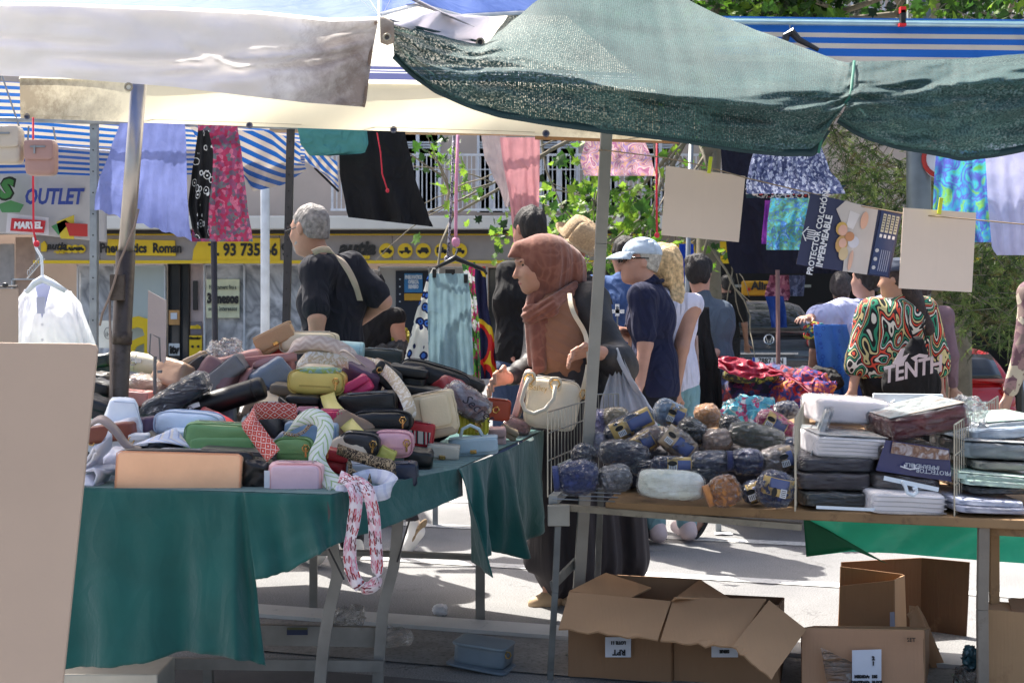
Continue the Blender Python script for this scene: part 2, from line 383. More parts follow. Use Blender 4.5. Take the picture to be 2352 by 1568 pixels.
def npobj(name,V,Q,mat,parent=None,smooth_it=1,**kw):
    if smooth_it:
        for _ in range(smooth_it):
            S=np.zeros_like(V); C=np.zeros(len(V))
            for a,b in((0,1),(1,2),(2,3),(3,0)):
                np.add.at(S,Q[:,a],V[Q[:,b]]); np.add.at(C,Q[:,a],1); np.add.at(S,Q[:,b],V[Q[:,a]]); np.add.at(C,Q[:,b],1)
            V=V*.5+.5*S/np.maximum(C,1)[:,None]
    lo=V.min(0); hi=V.max(0); og=Vector(((lo[0]+hi[0])/2,(lo[1]+hi[1])/2,lo[2] if parent is None else (lo[2]+hi[2])/2))
    me=bpy.data.meshes.new(name); me.vertices.add(len(V)); me.vertices.foreach_set('co',(V-np.array(og)).astype(np.float32).ravel())
    me.loops.add(len(Q)*4); me.loops.foreach_set('vertex_index',Q.astype(np.int32).ravel())
    me.polygons.add(len(Q)); me.polygons.foreach_set('loop_start',np.arange(0,len(Q)*4,4,dtype=np.int32))
    me.polygons.foreach_set('use_smooth',[True]*len(Q)); me.materials.append(mat); me.update(calc_edges=True); me.validate()
    return link(name,me,og,parent,**kw)
def crease(seed,freq=14,amp=.012,stretch=(1,1,.6)):
    rs=np.random.RandomState(seed)
    def f(X,Y,Z):
        s=0
        for o in range(3):
            d=rs.randn(3); d/=np.linalg.norm(d); e=rs.randn(3); e/=np.linalg.norm(e); p=rs.rand()*6; q=freq*(.6+.5*o)
            x,y,z=X*stretch[0],Y*stretch[1],Z*stretch[2]
            w_=np.sin((x*d[0]+y*d[1]+z*d[2])*q+p+1.6*np.sin((x*e[0]+y*e[1]+z*e[2])*q*.5+p*2)); m=.5+.5*np.sin((X*e[1]+Y*e[2]+Z*e[0])*q*.4+p)
            s=s+(np.abs(w_)**.7-.6)*m/(1+.5*o)
        return amp*s/1.6
    def g(X,Y,Z):
        rs.seed(seed); return f(X,Y,Z)
    return g
def wrinkle(seed,freq=18,amp=.006,vert=1.0):
    rs=np.random.RandomState(seed); ds=rs.randn(5,3); ds[:,2]*=vert; ds/=np.linalg.norm(ds,axis=1)[:,None]; ph=rs.rand(5)*6; fr=freq*(.6+rs.rand(5)*1.2)
    def f(X,Y,Z):
        s=0
        for d,p,q in zip(ds,ph,fr): s=s+np.sin((X*d[0]+Y*d[1]+Z*d[2])*q+p+1.3*np.sin((X*d[1]+Y*d[2]-Z*d[0])*q*.43+p*2))
        return amp*s/2.2
    return f
def basis(f,u=(0,0,1)):
    f=Vector(f).normalized(); u=Vector(u); l=f.cross(u).normalized(); u2=l.cross(f).normalized(); return l,f,u2   # l = subject's right
def Mx(l,f,u): return np.array([[l.x,f.x,u.x],[l.y,f.y,u.y],[l.z,f.z,u.z]])
def headp(S,c,l,f,u,s=1.0,ears=True):
    c=Vector(c); M=Mx(l,f,u); e=lambda a,b,d: c+(l*a+f*b+u*d)*s; q=lambda *r:[x*s for x in r]
    S.ell(e(0,-.012,.022),q(.075,.093,.086),M); S.ell(e(0,.03,-.025),q(.06,.068,.092),M,.04)
    S.ell(e(0,.05,-.078),q(.044,.046,.036),M,.04); S.ell(e(0,.078,-.098),q(.018,.016,.014),M,.03)
    S.cone(e(0,.094,.008),e(0,.116,-.03),.007*s,.0125*s,.012); S.cone(e(-.013,.1,-.034),e(.013,.1,-.034),.008*s,.008*s,.008)
    S.ell(e(0,.082,.027),q(.046,.016,.009),M,.015)
    for g in(-1,1):
        S.ell(e(g*.03,.094,.008),q(.017,.014,.011),M,.014,'-'); S.ell(e(g*.038,.07,-.03),q(.02,.02,.018),M,.03)
        if ears: S.ell(e(g*.076,-.006,-.008),q(.009,.019,.03),M,.006)
    S.ell(e(0,.096,-.06),q(.023,.012,.006),M,.006); S.ell(e(0,.094,-.072),q(.02,.012,.007),M,.006)
def skel(x,D,H,yaw,w=1.0,lean=0,tz=0):
    """feet under pixel x at depth D; yaw 0 = faces the camera, 90 = faces the left of the picture, 180 = away"""
    a=R(yaw); f=Vector((-math.sin(a),-math.cos(a),0)); l=f.cross(Vector((0,0,1))); b=Vector(((x-CX)/F*D,D,tz)); u=Vector((0,0,1))
    J={'f':f,'l':l,'base':b,'H':H}
    pt=lambda la,fo,h: b+l*la*H+f*(fo*H+lean*max(0,h-.5)*H)+u*h*H
    J['pelvis']=pt(0,0,.53); J['waist']=pt(0,0,.61); J['chest']=pt(0,.005,.72); J['neck']=pt(0,.005,.845); J['head']=pt(0,.02,.925)
    for n,g in(('R',1),('L',-1)):
        J['sh'+n]=pt(g*.103*w,0,.805); J['el'+n]=pt(g*.135*w,.0,.63); J['wr'+n]=pt(g*.14*w,.05,.485)
        J['hip'+n]=pt(g*.05,0,.50); J['kn'+n]=pt(g*.055,.012,.28); J['an'+n]=pt(g*.058,-.005,.04); J['toe'+n]=pt(g*.07,.09,.02)
    return J
def bodyp(S,J,w=1.0,hands=True,head=True,hf=None,hu=(0,0,1),gr=0,parts='tnahls'):
    k=J['H']/1.75; f,l=J['f'],J['l']; u=Vector((0,0,1)); M=Mx(l,f,u)
    if 't' in parts:
        S.ell(J['pelvis'],(.155*w*k+gr,.112*w*k+gr,.11*k+gr),M,.05); S.ell(J['waist'],(.138*w*k+gr,.105*w*k+gr,.14*k+gr),M,.06)
        S.ell(J['chest'],(.155*w*k+gr,.112*w*k+gr,.16*k+gr),M,.06); S.cone(J['shL'],J['shR'],.058*k+gr,.058*k+gr,.06)
    if 'n' in parts: S.cone(J['neck']-u*.03,J['head']-u*.03,.058*k,.052*k,.03)
    if 'a' in parts:
        for n in'LR':
            S.cone(J['sh'+n],J['el'+n],.05*k*w+gr,.04*k+gr,.04); S.cone(J['el'+n],J['wr'+n],.04*k+gr,.027*k+gr,.02)
    if 's' in parts: pass
    if 'l' in parts:
        for n in'LR':
            S.cone(J['hip'+n],J['kn'+n],.088*k*w+gr,.058*k+gr,.04); S.cone(J['kn'+n],J['an'+n],.056*k+gr,.038*k+gr,.03)
            S.cone(J['an'+n],J['toe'+n],.024*k,.018*k,.02)
    if hands and 'h' in parts:
        for n in'LR': hand(S,J['wr'+n],J['wr'+n]-J['el'+n],l if n=='R' else -l,k)
    if head: 
        L_,F_,U_=basis(hf or f,hu); headp(S,J['head'],L_,F_,U_,k)
        J['hb']=(L_,F_,U_)
def hand(S,wr,d,side,k=1.0,curl=.5,nrm=None,spread=1.0):
    """palm, four bent fingers of unequal length and a thumb off the side of the palm"""
    wr=Vector(wr); d=Vector(d).normalized(); s=(Vector(side)-d*Vector(side).dot(d)).normalized(); n=Vector(nrm).normalized() if nrm else s.cross(d)
    p=wr+d*.045*k; 
    for t in(-.026,-.009,.009,.026): S.cone(wr+d*.01*k+s*t*.6*k,wr+d*.078*k+s*t*k,.015*k,.012*k,.016)
    for i,(t,ln) in enumerate(((.029,.068),(.01,.08),(-.01,.075),(-.029,.058))):
        b=wr+d*.082*k+s*t*1.05*k; a1=curl*.5; a2=curl*1.6
        m=b+(d*math.cos(a1)+n*math.sin(a1)+s*t*4*spread).normalized()*ln*.5*k; e=m+(d*math.cos(a2)+n*math.sin(a2)+s*t*2*spread).normalized()*ln*.5*k
        S.cone(b,m,.0095*k,.0088*k,.004); S.cone(m,e,.0088*k,.0075*k,.003)
    b=wr+d*.03*k+s*.03*k; m=b+(d*.6+s*.75+n*.25).normalized()*.038*k; e=m+(d*.9+s*.15+n*.5).normalized()*.032*k
    S.cone(b,m,.013*k,.011*k,.01); S.cone(m,e,.011*k,.009*k,.004)
SKIN=lambda r,g,b: c8(r,g,b,k=.8,rough=.5,var=.08,vs=20,bump=.12,bs_=120,name='skin')
def eyes(J,par,k=1.0,c=None):
    l,f,u=J['hb']; h=J['head']
    for g_ in(-1,1):
        p=h+(l*g_*.03+f*.079+u*.008)*k; soft(p,(.022*k,.012*k,.011*k),Matrix(Mx(l,f,u)),n=2.2,seg=5).obj('eye',c8(22,16,14,rough=.2,bump=0),par,smooth=True)
        q=h+(l*g_*.031+f*.088+u*.026)*k; soft(q,(.036*k,.008*k,.006*k),Matrix(Mx(l,f,u)),n=2.5,seg=4).obj('eyebrow',c or c8(40,30,26),par,smooth=True)
def hair_cap(J,par,mat,k=1.0,grow=.012,cut=(.55,.25),extra=None,vox=.006,dn=None,low=-.07,fr=18,am=.003):
    l,f,u=J['hb']; h=Vector(J['head']); M=Mx(l,f,u); S=SDF(vox)
    S.ell(h+(-f*.014+u*.024)*k,[(.075+grow)*k,(.094+grow)*k,(.088+grow)*k],M)
    S.ell(h+(-f*.04-u*.03)*k,[(.066+grow*.7)*k,(.05+grow)*k,(.06)*k],M,.02)
    if extra: extra(S)
    S.clip(h+(f*cut[0]*.1+u*.0)*k,-f*.75+u*cut[1]*2.2)
    if extra is None: S.clip(h+u*low*k,u+f*-.25)
    V,Q=S.mesh(wrinkle(3,fr*5,am*1.6,.5)); return npobj('hair',V,Q,mat,par,smooth_it=0)
# ================================================================== GROUND
def sst(a,b,x):
    t=min(1,max(0,(x-a)/(b-a))); return t*t*(3-2*t)
def gz(X,Y): return -1.05*sst(11,21,Y)*sst(3.6,7.2,X)-.12*sst(14,24,Y)
def asphalt():
    m,t,b,out=nodes('asphalt'); L=t.links; c=N(t,'ShaderNodeTexCoord').outputs['Object']
    n1=N(t,'ShaderNodeTexNoise',i_Scale=1.1,i_Detail=8,i_Roughness=.65); n2=N(t,'ShaderNodeTexNoise',i_Scale=160,i_Detail=3)
    v=N(t,'ShaderNodeTexVoronoi',i_Scale=1.3); v.feature='DISTANCE_TO_EDGE'; dn=N(t,'ShaderNodeTexNoise',i_Scale=2.5,i_Detail=6); 
    ad=N(t,'ShaderNodeVectorMath',operation='ADD'); L.new(c,ad.inputs[0]); L.new(dn.outputs['Color'],ad.inputs[1]); L.new(ad.outputs[0],v.inputs['Vector'])
    for n in(n1,n2,dn): L.new(c,n.inputs['Vector'])
    a=ramp(t,n1.outputs[0],[(.3,(.21,.21,.212,1)),(.7,(.32,.317,.313,1))]); g=ramp(t,n2.outputs[0],[(.35,(.55,.55,.56,1)),(.65,(1.1,1.1,1.1,1))])
    mm=t.nodes.new('ShaderNodeMix'); mm.data_type='RGBA'; mm.blend_type='MULTIPLY'; mm.inputs[0].default_value=1; L.new(a,mm.inputs[6]); L.new(g,mm.inputs[7])
    cr=ramp(t,v.outputs[0],[(0,(1,1,1,1)),(.006,(0,0,0,1))]); n4=N(t,'ShaderNodeTexNoise',i_Scale=.8); L.new(c,n4.inputs['Vector'])
    mk_=N(t,'ShaderNodeMath',operation='MULTIPLY'); L.new(cr,mk_.inputs[0]); L.new(ramp(t,n4.outputs[0],[(.5,(0,0,0,1)),(.6,(.8,.8,.8,1))]),mk_.inputs[1])
    cs=mixc(t,mm.outputs[2],(.07,.07,.07,1),mk_.outputs[0]); finish(t,b,cs,.85,.5,220,c,bdist=.004); return m
g=G(); xs=[-60,-30,-15,-8,-4]+[-3+.5*i for i in range(0,26)]+[12,16,24,40,70]; ys=[-20,-5,0,2,4,6,8]+[9+.7*i for i in range(20)]+[26,30,40,60,110]
g.grid([[(x,y,gz(x,y)) for x in xs] for y in ys]); g.uv={}
ground=g.obj('road',asphalt(),smooth=True,origin=Vector((0,0,0)),kind='structure')
RD=Vector((.96,-.28,0)).normalized(); RP=Vector((.28,.96,0)).normalized()
def strip(name,px,py,len0,len1,wd,mat,z=.004,kind='structure',n=1,h=0):
    p=onz(px,py); a=p-RD*len0; b=p+RD*len1
    g=G()
    q=[a-RP*wd/2,b-RP*wd/2,b+RP*wd/2,a+RP*wd/2]
    if h: g.prism([v for v in q],h,Vector((0,0,1)))
    else: g.add([v+Vector((0,0,z)) for v in q],[(0,1,2,3)])
    return g.obj(name,mat,kind=kind)
wpaint=mk((.62,.62,.6,1),rough=.7,var=.12,vs=20,bump=.3,bs_=200,dirt=((.2,.2,.2,1),30,.52),name='road_paint')
strip('road_marking',1110,1213,6,7,.11,wpaint); strip('road_marking',990,1290,5,7,.10,wpaint); strip('road_marking',1030,1150,6,8,.12,wpaint)
conc=mk((.26,.25,.24,1),rough=.85,var=.2,vs=9,bump=.5,bs_=160,dirt=((.12,.115,.11,1),55,.5),name='concrete')
strip('kerb',1070,1443,6,6,.16,mk((.6,.59,.57,1),rough=.8,var=.1,vs=5,bump=.3,dirt=((.3,.3,.3,1),20,.6),name='kerb_stone'),h=.02)
p=onz(1070,1443); strip('gutter',1150,1500,6,6,.46,conc,z=.006)
strip('pavement',1150,1690,6,6,.95,mk((.1,.098,.1,1),rough=.85,var=.2,vs=5,bump=.5,bs_=150,dirt=((.2,.2,.2,1),70,.6),name='dark_asphalt'),z=.005)
def scrap(px,py,wp,hp,ang,label):
    p=onz(px,py); c=[]; n=7
    for i in range(n):
        a=2*math.pi*i/n; rr=1+.25*mn.noise(Vector((i,px,0))); c.append(p+Vector((math.cos(a)*wp*rr,math.sin(a)*hp*rr,.006+.006*(i%2))))
    g=G(); g.add(c,[tuple(range(n))]); g.obj('paper_scrap',c8(235,235,238,bump=0),thick=.002,label=label,cat='litter',group='litter lying on the road')
scrap(1662,1228,.055,.03,0,'flat white paper scrap on the road by the sandalled foot')
scrap(1700,1245,.03,.018,0,'tiny white paper scrap lying on the white road line')
soft(onz(1011,1412)+Vector((0,0,.022)),(.062,.05,.045),n=2.5,seg=8,noise=.16,ns=4,seed=3).obj('paper_ball',c8(240,240,245,bump=.3),smooth=True,label='crumpled white paper ball lying on the sunlit road',cat='litter')
# ================================================================== BUILDING at 30 m
BD=30.0
def B(x,y,d=0): return W(x,y,BD)+Vector((0,d,0))
def brect(g,x0,y0,x1,y1,d0=0,th=.1):
    a=B(x0,y1,d0); b=B(x1,y0,d0); g.box(((a.x+b.x)/2,a.y-th/2,(a.z+b.z)/2),(abs(b.x-a.x),th,abs(b.z-a.z))); return g
bb=thing('apartment_building','grey brown apartment building with yellow fronted tyre shops below balconies','building',Vector((0,BD,0)))
plaster=c8(200,184,172,k=1.0,rough=.9,var=.06,vs=2,bump=.2,bs_=20,name='plaster'); pal=c8(235,230,220,k=1.0,rough=.8,var=.05,vs=2,name='plaster')
fas=c8(168,160,158,rough=.5,var=.04,bump=0); yel=c8(250,208,20,rough=.4,var=.03,bump=0); dk=c8(40,38,36,rough=.4,bump=0); blackp=c8(45,42,38,rough=.5,bump=0)
glass=mk((.4,.45,.46,1),rough=.12,var=.5,vs=.7,bump=0,name='glass'); dglass=mk((.05,.055,.06,1),rough=.1,var=.6,vs=.5,bump=0,name='glass')
g=G(); brect(g,-900,-700,3300,504,.6,.3); brect(g,-900,504,3300,960,1.6,.3); g.obj('wall',plaster,bb)
g=G(); brect(g,-900,503,1720,533,.1,1.2); brect(g,1720,503,3300,530,.1,1.2); g.obj('balcony_slab',pal,bb,bevel=.03)
g=G(); brect(g,-900,534,3300,541,-.4,.5); g.obj('slab_shadow_strip',c8(60,52,46),bb)  # dark strip painted as the shadow line under the balcony slab
g=G(); brect(g,100,541,2600,600,-.4,.1); g.obj('fascia',fas,bb)
g=G(); brect(g,100,600,1690,607,-.52,.14); g.obj('yellow_strip',yel,bb)
g=G(); brect(g,245,541,1690,543.5,-.52,.14); g.obj('yellow_edge',yel,bb)
for x in(245,650,905,1180):
    g=G(); brect(g,x,543,x+1.2,600,-.405,.1); g.obj('panel_joint',dk,bb)
def ypanel(pts,name='sign_panel',mat=None,d=-.53):
    g=G(); g.prism([B(x,y,d) for x,y in pts],.03,Vector((0,-1,0))); return g.obj(name,mat or yel,bb)
ypanel([(265,552),(416,555),(418,590),(262,588)]); ypanel([(470,553),(520,549),(653,550),(653,602),(455,601),(458,575)])
ypanel([(1383,563),(1560,562),(1560,602),(1375,602)]); ypanel([(1560,556),(1800,560),(1800,612),(1560,604)])
ypanel([(1990,600),(2352,590),(2352,650),(1990,640)])
tx=lambda s,x,y,h,m=blackp,sx=1,b=.01,ax='CENTER',d=-.58,sh=0: text(s,B(x,y,d),h/100*1.35,m,bb,sx=sx,bold=b,ax=ax,shear=sh)
tx('Pneumàtics  Roman',340,573,22,sx=.78,b=.012); tx('T. 93 735 66 9',492,577,28,sx=.8,ax='LEFT',b=.014); tx('neumà',1470,585,36,sx=.9,b=.02); tx('Pn',1720,585,34,b=.02)
tx('autia',826,573,32,sh=.25,b=.02); tx('services',833,592,10,yel,sh=.2); tx('autia',150,568,17,sh=.25); tx('serveis',158,581,7,yel)
def disc(x,y,r,mat,d=-.53,name='icon_disc'):
    g=G(); g.prism([B(x+r*math.cos(a*math.pi/12),y+r*math.sin(a*math.pi/12),d) for a in range(24)],.03,Vector((0,-1,0))); return g.obj(name,mat,bb)
def icon(x,y,k,kind):
    o=disc(x,y,17*k,yel); g=G()
    P=lambda pts: g.prism([B(x+a*k,y+b*k,-.56) for a,b in pts],.012,Vector((0,-1,0)))
    if kind==0: P([(-13,4),(-12,-1),(-6,-2),(-2,-6),(5,-6),(9,-2),(13,0),(13,4)])
    elif kind==1: P([(-13,4),(-13,0),(-1,0),(-1,-8),(6,-8),(8,-1),(13,0),(13,4)])
    elif kind==2: P([(-13,4),(-13,-1),(-7,-2),(-5,-7),(9,-7),(12,-1),(13,4)])
    elif kind==3: P([(-12,5),(-12,-8),(4,-8),(4,-3),(9,-3),(12,1),(12,5)])
    else: P([(-11,3),(-4,-6),(4,-6),(4,-2),(11,-1),(11,4)])
    for wx in(-7,7): P([(wx+3*math.cos(a*.785),4.5+3*math.sin(a*.785)) for a in range(8)])
    g.obj('vehicle_icon',blackp,bb)
for i,x in enumerate((893,935,976,1018,1058)): icon(x,578,1,i)
for i,x in enumerate((163,177,191,205)): icon(x,574,.55,i)
ypanel([(114,562),(122,556),(128,566),(126,580),(114,580)],'logo_shape'); 
g=G(); brect(g,780,544,781,600,-.56,.01); 
# shop fronts
def win(x0,y0,x1,y1,mat,frame=c8(225,228,230,bump=0),mull=(),d=.0,fw=3):
    g=G(); brect(g,x0,y0,x1,y1,d+.05,.04); p=g.obj('shop_window',mat,bb)
    g=G()
    for a in((x0,y0,x1,y0+fw),(x0,y1-fw,x1,y1),(x0,y0,x0+fw,y1),(x1-fw,y0,x1,y1)): brect(g,*a,d-.02,.1)
    for m_ in mull: brect(g,m_-fw/2,y0,m_+fw/2,y1,d-.02,.1)
    g.obj('frame',frame,p); return p
photo=pat('soft',[lin(60,62,66),lin(225,226,228),lin(150,152,156),lin(240,240,242),lin(80,80,84)],scale=.55,bump=0,rough=.15,name='window_print')
win(180,608,268,855,photo,frame=c8(235,235,235,bump=0)); win(268,608,383,870,mk(lin(196,208,206),rough=.12,var=.1,vs=.5,bump=0,name='glass'),mull=())
win(470,606,655,850,photo,mull=(563,)); win(660,608,700,850,photo)
win(388,606,437,880,dglass,frame=c8(60,55,50,bump=0),mull=(415,)); win(870,612,1120,860,mk(lin(168,164,158),rough=.3,var=.08,vs=1,bump=0,name='glass'),mull=(985,)); win(1122,615,1180,870,dglass,frame=dk)
win(1190,612,1480,870,dglass,mull=(1290,1390),frame=c8(120,110,100,bump=0))
win(30,640,100,860,mk(lin(150,160,158),rough=.15,var=.2,vs=1,bump=0,name='glass'))
def post(x0,y0,x1,y1,mat,name='poster',d=-.12): g=G(); brect(g,x0,y0,x1,y1,d,.02); return g.obj(name,mat,bb,bevel=.01)
post(438,606,468,870,c8(196,176,170,bump=.1),'pilaster',.0); post(0,560,34,860,c8(176,170,166),'pilaster',0); post(36,545,98,860,c8(190,160,140),'pilaster',0)
post(477,641,553,730,c8(228,228,190,bump=0),'notice'); tx('3 mesos',516,686,22,blackp,sx=.72,b=.02,d=-.2); tx('Finançament fins a',516,660,9.5,c8(90,95,80,bump=0),sx=.66,d=-.2,b=.004); tx('sense interessos',516,709,10.5,c8(80,85,75,bump=0),sx=.7,d=-.2,b=.004)
post(446,645,458,712,dk); post(441,738,467,768,c8(120,112,118,bump=0)); post(438,770,467,820,yel); tx('autia',453,750,9,yel,d=-.16); tx('Garanties',452,776,5,blackp,d=-.16)
disc(446,795,3,blackp,-.14,'badge'); disc(459,795,3,blackp,-.14,'badge')
post(391,712,416,746,c8(200,150,90,bump=0)); post(396,718,411,733,c8(225,230,235,bump=0),d=-.15); post(391,788,416,816,c8(230,232,230,bump=0)); tx('itv',404,803,17,blackp,d=-.16,sx=.9,b=.02)
post(910,622,985,765,c8(25,35,55,bump=0),'poster'); post(930,628,972,672,c8(50,120,170,bump=0),d=-.16); post(930,674,972,690,c8(200,150,40,bump=0),d=-.16); tx('PNEUMATICS\nOFERTA\nREVISIO',951,648,8,c8(210,215,220,bump=0),d=-.19,sx=.6)
for i in range(7): post(918,640+i*17,922,643+i*17,c8(190,200,210,bump=0),'poster_text',d=-.16)
# large yellow letter a inside the window
ya=thing('window_letter','large yellow letter a standing inside the shop window behind the steel pole','sign',B(335,770,-.2))
text('a',B(332,765,-.25),2.3,yel,ya,bold=.03,sx=.95,ext=.03)
# balcony railing
wht=c8(228,230,235,rough=.4,bump=0)
rail=thing('balcony_railing','long white balcony railing with thin upright bars above the shops','railing',B(1170,492,-.9))
g=G(); brect(g,772,364,1700,369,-.9,.05); brect(g,772,486,1700,491,-.9,.05); brect(g,772,398,1700,400,-.9,.04); g.obj('handrail',wht,rail)
me=None
for i in range(92):
    x=776+i*10
    g=G(); wd=5 if i%12==0 else 2.2; brect(g,x-wd/2,368,x+wd/2,487,-.905,.03); g.obj('baluster',wht,rail)
# windows above
for (x0,x1) in((905,1010),(1095,1160),(1240,1330),(1350,1420),(1480,1560)):
    g=G(); brect(g,x0,300,x1,486,.35,.05); wn=g.obj('window',mk(lin(120,135,140),rough=.2,var=.3,vs=.7,bump=0,name='glass'),bb)
    g=G()
    for a in((x0,300,x0+6,486),(x1-6,300,x1,486),((x0+x1)/2-4,300,(x0+x1)/2+4,486)): brect(g,*a,.3,.06)
    g.obj('frame',wht,wn)
    for k in range(3):
        g=G(); brect(g,x0+6,322+k*6,x1-6,326+k*6,.28,.03); g.obj('shutter_slat',c8(200,205,210,bump=0),wn)
for i in range(60):   # upper storey railing seen through the tree at the top right
    x=1600+i*14; g=G(); brect(g,x,-60,x+5,60,-1.2,.05); g.obj('baluster',wht,rail)
# arcade on the right: flat dark sheet painted for the shade inside
g=G(); brect(g,1560,604,3200,960,-.6,.05); g.obj('arcade_shade_sheet',c8(34,30,28,rough=.8,bump=0),bb)
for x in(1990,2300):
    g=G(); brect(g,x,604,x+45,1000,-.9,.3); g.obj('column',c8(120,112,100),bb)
g=G(); brect(g,1640,655,1840,661,-.9,.1); g.obj('shelf_edge',c8(150,150,140),bb)
sg=thing('yellow_sign','small rounded yellow sign with a red star hanging in the dark arcade','sign',W(1733,680,24))
def drect(g,x0,y0,x1,y1,D,th=.02):
    a=W(x0,y1,D); b=W(x1,y0,D); g.box(((a.x+b.x)/2,D,(a.z+b.z)/2),(b.x-a.x,th,b.z-a.z)); return g
drect(G(),1703,645,1766,679,24,.06).obj('panel',c8(205,150,30,bump=0),sg,bevel=.05); text('Alin',W(1746,657,23.93),.2,blackp,sg,bold=.01)
g=G(); g.prism([W(1720+ (6 if i%2==0 else 2.6)*math.sin(i*math.pi/5),664-(6 if i%2==0 else 2.6)*math.cos(i*math.pi/5),23.95) for i in range(10)],.01,Vector((0,-1,0))); g.obj('star',c8(190,40,30,bump=0),sg)
# ================================================================== CARS
def car(name,label,X,D,Z,col,wid=1.78,hgt=1.45,plate='',mark='disc'):
    """rear of a parked hatchback: body lofted from plan sections, window, lamps, bumper, plate, wheels"""
    t=thing(name,label,'car',Vector((X,D,Z))); o=Vector((X,D,Z)); paint=mk(col,rough=.15,var=.03,bump=0,coat=1,name='car_paint')
    secs=[(-.0,.35,.62,.80),(.05,.28,.80,.86),(.25,.22,.95,.89),(.9,.2,.98,.9),(3.3,.2,.98,.9),(4.0,.28,.86,.82),(4.15,.4,.7,.7)]
    def ring(y,z0,z1,hw,n=12):
        pts=[]
        for i in range(n*2):
            a=2*math.pi*i/(n*2); cx=math.copysign(abs(math.cos(a))**.35,math.cos(a)); cz=math.copysign(abs(math.sin(a))**.45,math.sin(a))
            pts.append(o+Vector((cx*hw*wid/1.8,y,(z0+z1)/2+cz*(z1-z0)/2)))
        return pts
    def loft(rs):
        g=G(); n=len(rs[0]); [g.v.extend(r) for r in rs]
        for i in range(len(rs)-1):
            for k in range(n): g.f.append((i*n+k,i*n+(k+1)%n,(i+1)*n+(k+1)%n,(i+1)*n+k))
        g.f.append(tuple(range(n))); g.f.append(tuple(range((len(rs)-1)*n,len(rs)*n))); return g
    loft([ring(*s) for s in secs]).obj('body',paint,t,smooth=True)
    cab=[(.12,.9,1.0,.78),(.3,.88,1.22,.74),(.55,.88,hgt-.04,.68),(1.0,.88,hgt,.64),(2.2,.88,hgt-.02,.64),(3.0,.88,1.0,.7)]
    loft([ring(*s) for s in cab]).obj('cabin',paint,t,smooth=True)
    a=[Vector((sx*w_,y,z)) for sx,w_,y,z in((-1,.66,.135,.98),(1,.66,.135,.98),(1,.58,.43,hgt-.1),(-1,.58,.43,hgt-.1))]
    g=G(); P=[]
    for i in range(5):
        f=i/4; P.append([o+a[0].lerp(a[3],f).lerp(a[1].lerp(a[2],f),j/8)+Vector((0,-.05*(1-(j/4-1)**2)-.03*math.sin(f*3.14)-.02,0)) for j in range(9)])
    g.grid(P).obj('rear_window',mk((.015,.017,.02,1),rough=.06,var=.1,bump=0,coat=.5,name='car_glass'),t,smooth=True,thick=.01)
    for sx in(-1,1):
        soft(o+Vector((sx*.74,.03,.82)),(.26,.1,.2),n=4,seg=6).obj('tail_lamp',mk((.35,.02,.02,1),rough=.15,var=.1,bump=0,coat=1),t,smooth=True)
        g=G(); g.tube([o+Vector((sx*.85,.75,.32)),o+Vector((sx*.62,.75,.32))],.32,16); wh=g.obj('wheel',c8(25,25,26),t)
        g=G(); g.tube([o+Vector((sx*.86,.75,.32)),o+Vector((sx*.82,.75,.32))],.2,12); g.obj('rim',c8(150,150,155,metal=.8,rough=.3),wh)
    soft(o+Vector((0,.02,.45)),(1.66,.22,.26),n=5,seg=8).obj('bumper',paint,t,smooth=True)
    g=G(); g.box(o+Vector((0,-.1,.62)),(.9,.02,.03)); g.obj('trim_strip',c8(200,200,205,metal=.9,rough=.2,bump=0),t)
    g=G(); g.box(o+Vector((0,-.1,.5)),(.53,.02,.12)); pl=g.obj('number_plate',c8(225,228,235,bump=0),t,bevel=.004)
    if plate: text(plate,o+Vector((.02,-.115,.5)),.13,c8(30,30,35,bump=0),pl,sx=.8,bold=.003)
    g=G(); g.box(o+Vector((-.245,-.112,.5)),(.04,.006,.12)); g.obj('plate_band',c8(30,70,170,bump=0),pl)
    chrome=mk((.75,.76,.78,1),rough=.15,var=0,bump=0,metal=1,name='chrome')
    g=G(); c=o+Vector((0,-.04,.84))
    if mark=='disc':
        g.tube([c+Vector((.075*math.cos(i*.39),-.04,.075*math.sin(i*.39))) for i in range(16)],.009,5,closed=True); g.tube([c+Vector((-.05,-.04,.045)),c+Vector((-.015,-.04,-.05)),c+Vector((0,-.04,0)),c+Vector((.015,-.04,-.05)),c+Vector((.05,-.04,.045))],.007,5)
    else: g.tube([c+Vector((x*.05,-.04,z*.085)) for x,z in((0,1),(1,0),(0,-1),(-1,0))],.013,5,closed=True)
    g.obj('emblem',chrome,t); 
    return t
car('parked_car','dark grey hatchback with a plate reading 7887 parked in the shade of the arcade',(1764-CX)/F*20.5,20.5,-.10,(.035,.037,.045,1),plate='7887 L N')
car('parked_car','bright red hatchback with a diamond emblem parked behind the patterned shirt',(2212-CX)/F*20.5,20.5,-.86,(.5,.012,.014,1),plate='',mark='diamond')
# ================================================================== TREES
LEAFP=[(0,-.5),(.12,-.28),(.42,-.36),(.3,-.12),(.52,.08),(.28,.12),(.22,.28),(0,.52),(-.22,.28),(-.28,.12),(-.52,.08),(-.3,-.12),(-.42,-.36),(-.12,-.28)]
def leafm(r,g_,b,tr=.55,name='leaf'): return c8(r,g_,b,k=.75,rough=.45,var=.25,vs=3,bump=.1,trans=tr,name=name)
LM=[leafm(96,140,45),leafm(62,104,40),leafm(140,178,60),leafm(44,74,34)]
def leafgeo(g,c,s,rnd_,mesh=False):
    a=Euler((rnd_.uniform(-1.3,1.3)+R(90),rnd_.uniform(-.9,.9),rnd_.uniform(0,6.28))).to_matrix()
    vs=[c+a@Vector((x*s,y*s,.12*s*(abs(x)*2)**2*-1)) for x,y in LEAFP]; g.add([c]+vs,[(0,i+1,(i+1)%14+1) for i in range(14)])
